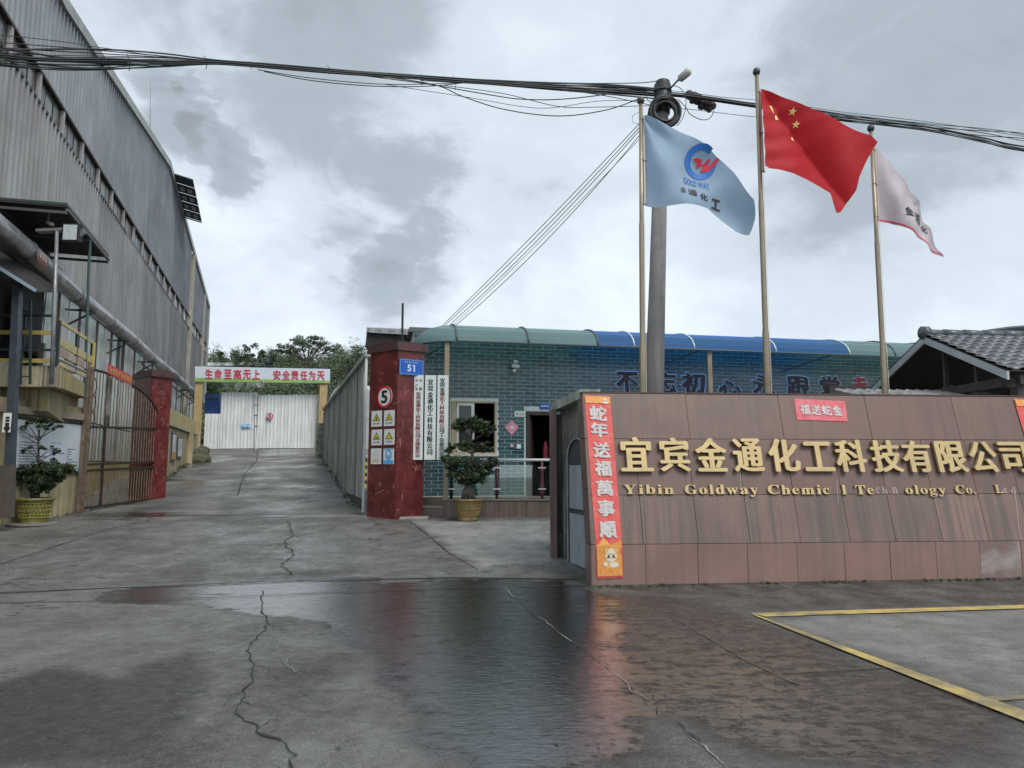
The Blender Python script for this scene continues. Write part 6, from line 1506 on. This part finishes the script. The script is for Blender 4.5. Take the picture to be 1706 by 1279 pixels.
k = 44; c = (1169,267); R1, R0 = 27.5, 17.5
th = [(.78+(6.20-.78)*i/k) for i in range(k+1)]
emb.add([FL(c[0]+R1*math.cos(t_)*.98, c[1]-R1*math.sin(t_)) for t_ in th]+[FL(c[0]+R0*math.cos(t_)*.98, c[1]-R0*math.sin(t_)) for t_ in th], [(i,i+1,k+2+i,k+1+i) for i in range(k)], 0)
EP = [(1155,262.5),(1163,260.2),(1172.5,262.5),(1170.5,267.5),(1175,269.5),(1183,260.5),(1186.5,262),(1181.5,271),(1185,271.5),(1196.5,259.5),(1200,263),(1188,277),(1181,281),(1169.5,280.8),(1174.5,272.5),(1171,270),(1168,274.5),(1162,273),(1164,267.5)]
emb.add([FL(x,y,.009) for x,y in EP], [(0,1,18),(1,2,17,18),(2,3,17),(3,15,16,17),(3,4,14,15),(4,5,6,7),(4,7,14),(14,7,8,13),(13,8,12),(12,8,11),(8,9,10,11)], 1)
emb.build('emblem', [mat('emblem_blue', (.02,.14,.48), .6), mat('emblem_red', (.72,.03,.07), .6)], f1)
mb = MB(); g = glyph('GOLD WAY', ((0,0),(.02,0)), 0, 2); put(mb, g, lambda u, v, z: FL(1138.5+46*u, 307-13*v+7*u, .008+z*.5)); mb.build('latin_lettering', MATS['emblem_blue'], f1)
mb = MB()
for ch, x0, y0, x1, y1 in (('金',1131,324,1140,314),('通',1144,328,1160,317),('化',1165,333,1180,322),('工',1187,344,1205,327)):
    put(mb, glyph(ch, ring(.03,.03,6) if ch != '工' else ring(.04,.03,6), 0, 2), lambda u, v, z: FL(x0+(x1-x0)*u, y0+(y1-y0)*v+2*u, .008+z*.5))
mb.build('chinese_lettering', darkink, f1)
# red flag with one sharp fold
def wv2(x, y):
    fx = 1268+(y-150)*.70+((y-150)/170)**2*8; d = (x-fx); u = (x-1266)/185
    w_ = -.0052*max(0,-d)*math.exp(d/150) - .0065*max(0,d)*math.exp(-d/110)
    return .12*u+w_+.06*math.sin((x*.9-y*.35)/17.0)*sst(.3,.8,u)+.016*math.sin((x*.25+y)/5.5)*(1-sst(.0,.7,u))
top2 = [(1266,147),(1290,160),(1320,175),(1350,190),(1380,204),(1400,213),(1425,223),(1445,230),(1455.5,241)]
bot2 = [(1266,286),(1272,291),(1290,292),(1315,295),(1340,303),(1365,313),(1383,322),(1387,345),(1390,357),(1397,356),(1410,340),(1425,317),(1427,300),(1438,275),(1450,252),(1455.5,243)]
redf = clothmat('red_flag_cloth', (.50,.012,.020), (.44,.010,.018), (.50,.008,.012))
f2 = flag('national_flag', FLY[1], top2, bot2, wv2, redf, 'red national flag with yellow stars, folded diagonally in the wind')
def FR(x, y, l_=.006): return onflag(FLY[1], wv2, x, y, l_)
st = MB()
stm = mat('star_yellow', (.78,.60,.22), .6)
def star(cx, cy, r, rot=0, pts=None, sx=1):
    st = MB()
    P_ = [FR(cx+sx*(r if i%2==0 else r*.40)*math.sin(rot+i*math.pi/5), cy-(r if i%2==0 else r*.40)*math.cos(rot+i*math.pi/5), .008) for i in range(10)]
    st.add([FR(cx,cy,.008)]+P_, [(0,1+i,1+(i+1)%10) for i in range(10)]); st.build('star', stm, f2)
star(1317,190,6.8,.15); star(1324,210,6.5,.1)
st.add([FR(x,y,.008) for x,y in ((1280,178),(1285,177),(1296,200),(1290,203),(1288,194))], [(0,1,2,3,4)]); st.build('star', stm, f2); st = MB()
st.add([FR(x,y,.008) for x,y in ((1317,232),(1320,227),(1321,232),(1324,234),(1319,235))], [(0,1,2,3,4)])
st.build('star', stm, f2)
# white flag
def wv3(x, y):
    u = (x-1456)/128; return -.12*math.sin(u*3)+.09*math.sin((x*.85-y*.45)/10.0)*min(1,u*4)+.03*math.sin((x+y*.5)/7.0)*min(1,u*3)+.2*u
top3 = [(1456,243),(1470,257),(1482,270),(1497,281),(1508,298),(1518,313),(1527,322),(1535,334),(1537,346),(1544,363),(1556,376),(1565,395),(1574,410),(1583,420)]
bot3 = [(1456,362),(1462,367),(1480,371),(1497,377),(1510,386),(1525,397),(1545,407),(1562,414),(1583,423)]
whf = clothmat('white_flag_cloth', (.60,.53,.56), (.52,.47,.50), (.62,.55,.58))
f3 = flag('white_flag', FLY[2], top3, bot3, wv3, whf, 'white company flag with black characters and a red hem stripe', 70, 36)
def FW(x, y, l_=.006): return onflag(FLY[2], wv3, x, y, l_)
mb = MB(); rl_ = [(1461,363.5),(1480,368),(1497,373.5),(1510,383),(1525,393),(1545,403),(1562,410),(1580,417.5)]
nn = 30; V = []
for i in range(nn+1):
    x = 1461+119*i/nn; y = lerp_tab(rl_, x); V += [FW(x,y,.008), FW(x,y+2.2,.008)]
mb.add(V, [(2*i,2*i+2,2*i+3,2*i+1) for i in range(nn)]); mb.build('red_stripe', MATS['emblem_red'], f3)
mb = MB()
for ch, x0, y0, x1, y1, sl2 in (('金',1504,360,1520,343,3),('通',1522,369,1538,352,5),('化',1540,382,1551,370,5)):
    put(mb, glyph(ch, ring(.035,.03,6), 0, 2), lambda u, v, z: FW(x0+(x1-x0)*u, y0+(y1-y0)*v+sl2*u, .009+z*.5))
mb.build('lettering', darkink, f3)
mb = MB(); put(mb, glyph('W', ((0,0),(.02,0)), 0, 1), lambda u, v, z: FW(1526+7*u, 340-9*v, .009)); mb.build('faint_emblem', mat('faint_blue_print', (.3,.38,.42), .6), f3)

# ================================================================== UTILITY POLE, LAMP, CABLES
UY = 13.6
T_ = onY(1104,140,UY); Bq = onY(1091.5,600,UY); UB = T_+(Bq-T_)*((T_.z-.1)/(T_.z-Bq.z))
up_ = thing('utility_pole', tuple(UB), 'tall grey concrete utility pole leaning slightly, behind the pale blue flag', 'utility pole')
conc = mat('pale_pole_concrete', (.27,.26,.25), .75, (.20,.19,.185), 3, .2, 30, streak=(.12,.11,.11))
MB().tube([UB, UB.lerp(T_,.5), T_], [.215,.165,.125], 18).build('pole', conc, up_, True)
q = onY(1103,205,UY); MB().tube([onY(1103.5,190,UY), onY(1103.5,142,UY)], [.15,.17], 14).build('black_wrapping', black, up_, True)
MB().tube([onY(1104,146,UY), onY(1104.3,136,UY), onY(1104.5,132,UY)], [.16,.14,.05], 14).build('pole_cap', black, up_, True)
mb = MB()
for py in (152,165,178): mb.tube([onY(1103.6,py+1.5,UY), onY(1103.6,py-1.5,UY)], .185, 14)
mb.build('clamp_band', darksteel, up_)
lm = thing('street_lamp', tuple(onY(1118,152,UY-.2)), 'small pale street lamp head on a short arm at the top of the utility pole', 'street lamp')
MB().tube([onY(1114,150,UY-.1), onY(1126,137,UY-.3), onY(1133,130,UY-.4)], [.02,.02,.03], 6).build('arm', steel, lm, True)
a_, b_ = onY(1131,133,UY-.4), onY(1150,116,UY-.6); MB().tube([a_, a_.lerp(b_,.12), a_.lerp(b_,.85), b_], [.035,.075,.085,.04], 10).build('lamp_head', mat('lamp_grey_white', (.50,.50,.47), .4, (.40,.40,.38), 12), lm, True)
cb_ = thing('cable_coil', tuple(onY(1107,188,UY-.25)), 'thick ring of coiled black cable hung on the utility pole', 'cable coil')
rnd = random.Random(31); cc_ = onY(1107,188,UY-.24)
for i in range(15):
    r_ = .250+rnd.uniform(-.055,.055); oy = rnd.uniform(-.07,.07); ph = rnd.uniform(0,6)
    MB().tube([cc_+Vector((r_*math.cos(t_*.2618)+.01*math.sin(3*t_*.2618+ph), oy+.02*math.sin(t_*.5236+ph), r_*math.sin(t_*.2618)*1.04)) for t_ in range(24)], .026, 6, closed=True).build('cable_turn', black, cb_, True)
sb = thing('splice_box', tuple(onY(1165,168,14)), 'lumpy dark splice box slung on the cable bundle right of the utility pole', 'splice box')
for i, (px, py, r_) in enumerate(((1149,158,.10),(1156,162,.12),(1163,166,.12),(1171,170,.115),(1178,173,.13),(1185,176,.10),(1153,168,.06),(1168,178,.07),(1181,182,.07))):
    bmm = bmesh.new(); bmesh.ops.create_icosphere(bmm, subdivisions=2, radius=r_)
    for v in bmm.verts: v.co *= 1+.18*noise.noise(v.co*12+Vector((i*3,0,0)))
    m2 = bpy.data.meshes.new('lobe'); bmm.to_mesh(m2); bmm.free(); m2.materials.append(mat('dark_maroon_wrap', (.03,.018,.02), .6)); o2 = bpy.data.objects.new('wrapped_lobe', m2); C.objects.link(o2); o2.parent = sb; o2.location = onY(px,py,14)-ORG[sb.name]
def cab(pts, r, lab, grp, m=black, jit=0, n=6, name='overhead_cable'):
    """pts: (px,py,Y) knots, smoothed"""
    P_ = [onY(*p) for p in pts]; Q = []
    for i in range(len(P_)-1):
        p0 = P_[max(0,i-1)]; p1 = P_[i]; p2 = P_[i+1]; p3 = P_[min(len(P_)-1,i+2)]
        for k in range(8):
            t = k/8; Q.append(.5*((2*p1)+(p2-p0)*t+(2*p0-5*p1+4*p2-p3)*t*t+(3*p1-p0-3*p2+p3)*t**3))
    Q.append(P_[-1])
    o2 = MB().tube(Q, r, n).build(name, m, None, True); tag(o2, lab, 'cable', grp); return o2
green = mat('dark_green_cable', (.012,.035,.03), .5)
LG = 'overhead cables left of the utility pole'; RG = 'overhead cables right of the utility pole'; GGp = 'stay wires down to the office roof'
rnd = random.Random(77)
def bl_(x):      # centre line of the left bundle
    tab = [(-260,62),(0,84),(100,92),(200,97),(340,102),(480,112),(600,122),(740,131),(860,141),(1000,148),(1100,156)]
    return lerp_tab(tab, x)
def YL(x): return 10.2+(UY-10.2)*(x/1100 if x > 0 else x/2400)
xs_ = [-260,-100,0,90,180,270,360,450,560,680,800,920,1020,1098]
for i in range(22):
    ph = rnd.uniform(0,6.28); am = rnd.uniform(-1,1); pts = []
    for x in xs_:
        spread = 24*sst(420,60,x)+4.2+6*sst(800,1060,x)
        if 330 < x < 520: spread = 4.0
        y = bl_(x)+spread*math.sin(ph+am*x/170)*(.9 if i%3 else .5); pts.append((x, y, YL(x)+.03*math.sin(i*2.4+x/90)))
    cab(pts, (.0085,.011,.013)[i%3] if i < 12 else .006, 'thin black cable twisted into the long sagging bundle left of the utility pole', LG, green if i%6==1 else black, n=5)
for i, (dy, r_) in enumerate(((0,.018),(3,.014))): cab([(x, bl_(x)+dy+(7 if x < 100 else 2 if x < 300 else 0), YL(x)-.03) for x in xs_], r_, ('thickest dark cable at the core of the left bundle','second thick cable at the core of the left bundle, just below the thickest')[i], LG, n=6)
cab([(600,122,13),(720,140,13.2),(770,160,13.3),(840,182,13.3),(930,193,13.4),(1010,183,13.4),(1065,164,13.5)], .010, 'lowest drooping cable loop between the bundle and the pole', LG)
cab([(560,120,13),(700,138,13.1),(800,155,13.2),(870,165,13.3),(950,164,13.4),(1060,150,13.5)], .010, 'second lowest drooping cable loop left of the pole', LG)
cab([(440,119,12.8),(520,134,12.9),(620,143,13),(720,143,13.1),(800,134,13.2)], .009, 'low slack cable loop under the bundle near the left of the sky', LG)
cab([(430,116,12.8),(520,130,12.9),(640,140,13),(760,138,13.2),(830,133,13.2)], .008, 'slack cable loop just above the lowest one near the left of the sky', LG)
cab([(740,142,13.2),(840,156,13.3),(930,177,13.4),(1000,178,13.4),(1090,176,13.5),(1135,180,13.6)], .007, 'thin wire passing below the pole clamps', LG)
cab([(640,140,13.1),(780,162,13.3),(900,180,13.4),(1000,168,13.4),(1095,168,13.5)], .0055, 'very thin wire crossing below the bundle left of the pole', LG)
cab([(560,70+50,13),(800,132,13.3),(950,138,13.4),(1060,138,13.5),(1098,134,13.6)], .009, 'upper cable rising to the pole cap from the left', LG)
cab([(700,134,13.2),(900,146,13.4),(1000,158,13.4),(1099,178,13.5)], .008, 'cable fanning down to the lowest pole clamp', LG)
for i, (x0, y0) in enumerate(((212,92),(340,95),(415,104),(545,110),(700,125),(755,128),(910,138),(980,143))): 
    a_ = onY(x0,y0-2,YL(x0)); b_ = onY(x0+3,y0+(26,20,10,14,18,22,10,12)[i],YL(x0)); o2 = MB().tube([a_, a_.lerp(b_,.5)+Vector((.04,0,0)), b_], .006, 4).build('cable_tie', black); tag(o2, 'loose black tie end dangling from the left cable bundle', 'cable tie', 'loose tie ends on the left bundle')
# right
def br_(x): return lerp_tab([(1098,155),(1150,160),(1255,175),(1330,184),(1400,195),(1500,206),(1600,219),(1706,236),(1900,262)], x)
xr = [1104,1150,1200,1255,1320,1400,1480,1560,1640,1706,1900]
def YR(x): return UY+1.2*(x-1100)/800
for i in range(11):
    ph = rnd.uniform(0,6.28); am = rnd.uniform(-1,1)
    pts = [(x, br_(x)+(3.6+10*sst(1540,1720,x)+(2.5 if x > 1300 else 0))*math.sin(ph+am*x/150), YR(x)+.03*math.sin(i+x/70)) for x in xr]
    cab(pts, (.010,.008,.009)[i%3], 'thin black cable in the bundle right of the utility pole', RG, green if i%4==1 else black, n=5)
cab([(x, br_(x)+(0 if x < 1560 else 8*sst(1560,1706,x)), YR(x)-.03) for x in xr], .017, 'thickest dark cable of the right bundle, running behind the red flag', RG)
cab([(x, br_(x)-9 if x > 1200 else br_(x)-6, YR(x)) for x in xr], .006, 'thin top wire running above the right bundle', RG)
cab([(1120,180,13.6),(1150,182,13.6),(1255,194,13.8),(1330,198,14),(1450,204,14.1),(1560,221,14.2),(1650,240,14.3),(1750,262,14.4)], .006, 'thin lower wire sagging under the right bundle', RG)
cab([(1130,165,13.5),(1142,178,13.5),(1150,190,13.5),(1168,199,13.6),(1182,197,13.7),(1189,185,13.8),(1188,176,13.9)], .008, 'slack cable loop hanging beneath the splice box', RG)
cab([(1108,148,13.3),(1125,143,13.3),(1138,152,13.3),(1143,172,13.3),(1138,195,13.3),(1128,210,13.3)], .007, 'loose cable hoop curling down the right side of the pole', RG)
cab([(1095,147,13.3),(1080,148,13.3),(1077,160,13.3),(1083,170,13.3),(1098,172,13.3)], .007, 'loose cable hoop curling on the left side of the pole', RG)
cab([(1066,186,13.4),(1055,192,13.4),(1054,203,13.4),(1064,206,13.4)], .005, 'tiny pale wire curl beside the top of the left flagpole', RG, steel)
# stay wires down to the office
for i, (x0, y0, x1, y1, s_) in enumerate(((1098,170,734,545,6),(1099,174,737,546,10),(1096,182,744,546,12),(1094,190,752,548,20),(1090,205,748,548,7))):
    P_ = []
    for k in range(7):
        f = k/6; P_.append((x0+(x1-x0)*f, y0+(y1-y0)*f+s_*4*f*(1-f)*.9, UY+(18.0-UY)*f))
    cab(P_, .0085 if i < 4 else .006, ('highest','second highest','middle','second lowest','lowest')[i]+' of the wires slanting from the utility pole down to the office roof', GGp, n=5)

# ================================================================== POTTED PLANTS
glaze = mat('ochre_glaze', (.24,.165,.06), .3, (.15,.105,.04), 6, .05, 40, coat=.3); glz2 = mat('carved_relief_glaze', (.36,.27,.11), .35, (.26,.20,.08), 8); soil = mat('soil', (.03,.024,.018), .95, (.05,.04,.03), 9, .5, 30)
glaze_g = mat('olive_glaze', (.19,.17,.045), .3, (.12,.11,.03), 6, .05, 40, coat=.3); glz2_g = mat('yellow_relief_glaze', (.42,.40,.10), .35, (.28,.28,.07), 8)
def pot(par, c, r, h, m1, m2, seed):
    c = Vector(c); prof = [(.001,.0),(r*.72,.0),(r*.74,.03),(r*.70,.05),(r*.80,h*.30),(r*.90,h*.68),(r*.95,h*.86),(r*1.06,h*.90),(r*1.10,h*.96),(r*1.06,h),(r*.95,h),(r*.93,h*.9),(.001,h*.88)]
    o2 = MB().lathe(c, prof, 36).build('pot', m1, par, True); rnd = random.Random(seed); mb = MB()
    for row in range(3):
        zz = h*(.36+row*.16); rr0 = r*(.81+.09*(zz/h-.3)/.38)+.004
        n_ = 26
        for i in range(n_):
            th = i/n_*6.283+row*.12; Pn = []; s_ = .030*r/.3
            for k in range(7): 
                a_ = k/6*4.6+rnd.uniform(0,1.5); q = (th+math.cos(a_)*s_/rr0*(1-k/9), zz+math.sin(a_)*s_*(1-k/9)); rr1 = r*(.80+.10*(q[1]/h-.30)/.38)+.004; Pn.append(c+Vector((rr1*math.cos(q[0]), rr1*math.sin(q[0]), q[1])))
            mb.tube(Pn, .0075*r/.3, 4)
    for zz in (h*.28, h*.82):
        rr1 = r*(.80+.10*(zz/h-.30)/.38)+.004; mb.tube([c+Vector((rr1*math.cos(i/30*6.283), rr1*math.sin(i/30*6.283), zz)) for i in range(30)], .008, 5, closed=True)
    mb.build('carved_relief', m2, par, True)
    MB().lathe(c, [(r*.93,h*.9),(r*.5,h*.97),(.001,h*1.0)], 20).build('soil', soil, par)
leafp = [mat('bonsai_leaf_dark', (.020,.036,.020), .45, (.032,.050,.026), 9), mat('bonsai_leaf', (.040,.066,.030), .45, (.052,.080,.036), 9), mat('young_leaf', (.095,.135,.040), .45, (.07,.11,.032), 9)]
bark2 = mat('bonsai_bark', (.05,.042,.034), .9, (.09,.078,.062), 14, .5, 60)
rnd = random.Random(9)
gB = ground(780, 867); bon = thing('potted_bonsai', tuple(gB), 'dark tiered bonsai tree in a carved ochre pot before the entrance platform', 'potted tree')
pr_ = .315; ph_ = onY(780,832,gB.y).z-gB.z+.02
pot(bon, gB, pr_, ph_, glaze, glz2, 3)
top_ = gB+UP*ph_
def BQ(px, py, dy=0): return onY(px, py, gB.y+dy)
tk = MB()
for k in range(9):
    a_ = k*.7; tk.tube([top_+Vector((.16*math.cos(a_),.12*math.sin(a_),-.05)), top_+Vector((.09*math.cos(a_+.5),.08*math.sin(a_+.5),.16)), BQ(782+rnd.uniform(-4,4),800), BQ(785+rnd.uniform(-14,14),778)], [.035,.045,.035,.02], 6)
tk.tube([BQ(782,800), BQ(787,760), BQ(784,738), BQ(788,705)], [.05,.035,.028,.015], 7)
for (px, py) in ((745,770),(825,768),(765,735),(812,735),(760,715),(822,710),(850-20,775)): tk.tube([BQ(785,785 if py > 760 else 755 if py > 725 else 735), BQ((785+px)/2,(py+770)/2 if py > 760 else py+14), BQ(px,py)], [.025,.018,.006], 5)
tk.build('trunk', bark2, bon, True)
def pads(mb, lst, n_, size, dens):
    for (px, py, wx, wz) in lst:
        s_ = 1/FPX*gB.y
        c = BQ(px, py, rnd.uniform(-.1,.1)); clump(mb, c, wx*s_, wz*s_, int(n_), size, rnd, ry=wx*s_*.9)
cr_ = MB()
pads(cr_, [(768,704,13,8),(790,700,14,8),(806,706,14,8),(820,716,11,8),(775,712,12,7),(800,714,12,7),(760,712,8,6),(787,708,16,8)], 700, .055, 1)
pads(cr_, [(755,742,8,6),(775,738,12,6),(797,740,13,6),(812,746,10,6),(770,748,12,5),(792,748,12,5),(747,750,7,5)], 560, .055, 1)
pads(cr_, [(752,776,14,10),(770,772,16,10),(790,774,18,11),(808,774,15,11),(822,772,9,8),(762,790,14,9),(785,790,18,10),(806,788,14,9),(745,768,9,8),(775,802,12,7),(795,800,12,7)], 950, .06, 1)
cr_.build('foliage', leafp, bon)
# left plant
gA = ground(56, 868); gA = Vector(onY(56,863,15.7)); gA.z = gz(15.7)
lpp = thing('potted_shrub', tuple(gA), 'round-topped shrub with airy upper tiers in an olive carved pot at the left', 'potted tree')
hA = onY(56,829,15.7).z-gA.z; pot(lpp, gA, .36, hA, glaze_g, glz2_g, 8)
MB().lathe(gA+Vector((0,0,.0)), [(.5,.0),(.5,.04),(.001,.045)], 24).build('saucer', mat('stone_saucer', (.2,.19,.17), .8), lpp)
gB = gA; tk = MB()
for k in range(8):
    a_ = k*.8; tk.tube([BQ(58,832)+Vector((.1*math.cos(a_),.08*math.sin(a_),-.04)), BQ(58+rnd.uniform(-10,10),812), BQ(60+rnd.uniform(-26,26),795)], [.03,.025,.012], 6)
tk.tube([BQ(60,800), BQ(64,760), BQ(64,730), BQ(66,715)], [.03,.024,.018,.012], 7)
for (x0,y0,px,py) in ((64,765,40,745),(64,765,88,745),(64,765,50,738),(64,768,100,752),(65,735,45,705),(65,735,85,705),(66,730,60,700),(66,730,98,712),(65,735,38,718),(64,740,30,722)): tk.tube([BQ(x0,y0), BQ((x0+px)/2,(y0+py)/2-1), BQ(px,py)], [.012,.009,.004], 5)
tk.build('trunk', bark2, lpp, True)
cr_ = MB()
pads(cr_, [(36,783,19,11),(58,781,20,12),(80,781,20,12),(100,782,17,10),(112,779,9,8),(46,798,18,10),(70,800,19,12),(90,796,16,10),(26,784,11,10),(62,812,15,10),(78,812,12,8)], 1500, .06, 1)
pads(cr_, [(50,702,9,6),(66,700,9,6),(84,702,10,6),(95,712,7,4),(42,712,7,5),(70,710,12,5)], 260, .06, 1)
pads(cr_, [(37,750,5,4),(55,746,8,3),(78,747,11,4),(93,755,6,5),(30,722,4,3),(66,745,6,3)], 160, .06, 1)
cr_.build('foliage', leafp, lpp)

# ================================================================== weeds along the foot of walls, fallen leaves
rnd = random.Random(55); wd = MB()
for i in range(150):
    s_ = rnd.random()**1.0*8.2; p = SP(s_, -PH, .07+rnd.random()*.10); sz = rnd.uniform(.012,.05)
    if noise.noise(Vector((s_*1.3,0,5))) < -.05: continue
    clump(wd, (p.x, p.y, gz(p.y)+.012), sz, sz*.5, 12, .03, rnd, mi=rnd.choice((0,1,2)))
for i in range(70):
    y = rnd.uniform(13.5, 21.5); clump(wd, (GX-.05+rnd.uniform(-.06,.12), y, gz(y)+.02), .05, .035, 12, .035, rnd, mi=rnd.choice((0,1)))
for i in range(60):
    y = rnd.uniform(22.5, 36); p = HP(YX, y, gz(y)+.03, rnd.uniform(.0,.15)); clump(wd, p, .12, .08, 14, .07, rnd, mi=rnd.choice((0,1,2)))
for i in range(40):
    y = rnd.uniform(19, 36); p = HP(FX, y, gz(y)+.03, -.10-rnd.uniform(.0,.1)); clump(wd, p, .10, .06, 12, .06, rnd, mi=rnd.choice((0,1,2)))
tag(wd.build('weeds', leafp), 'small weeds and moss along the foot of the walls', kind='stuff')
lv = MB()
for i in range(70):
    px, py = rnd.uniform(0,1706), rnd.uniform(880,1270); p = ground(px,py); a_ = rnd.uniform(0,6.3); r_ = rnd.uniform(.012,.028); V = [p+Vector((r_*math.cos(a_+t_)*(1 if k%2 else .45), r_*math.sin(a_+t_)*(1 if k%2 else .45), .012+.006*(k%2))) for k, t_ in enumerate((0,1.57,3.14,4.71))]
    lv.add(V, [(0,1,2,3)], rnd.choice((0,0,1)))
tag(lv.build('fallen_leaves', [mat('dead_leaf', (.06,.045,.02), .7), mat('wet_green_leaf', (.02,.045,.02), .4)]), 'scattered small fallen leaves on the wet concrete', kind='stuff')

# flag clips and hems on the hoists
for (B_, T_), pts, Y, par in ((poles[0], ((1070,197),(1072,265),(1073,338)), FLY[0], f1), (poles[1], ((1264,152),(1267,220),(1270,285)), FLY[1], f2), (poles[2], ((1454,248),(1458,305),(1460,360)), FLY[2], f3)):
    for (px, py) in pts: MB().bar(onY(px-3,py,Y-.03), onY(px+5,py+1,Y-.02), .018).build('clip', steel, par)
    mb = MB(); a_, b_ = onY(pts[0][0]+2,pts[0][1]-4,Y-.006), onY(pts[2][0]+2,pts[2][1]+2,Y-.006); mb.bar(a_, b_, .035, .006, up=(0,1,0)); mb.build('hoist_hem', mat('canvas_hem', (.45,.45,.42), .8), par)
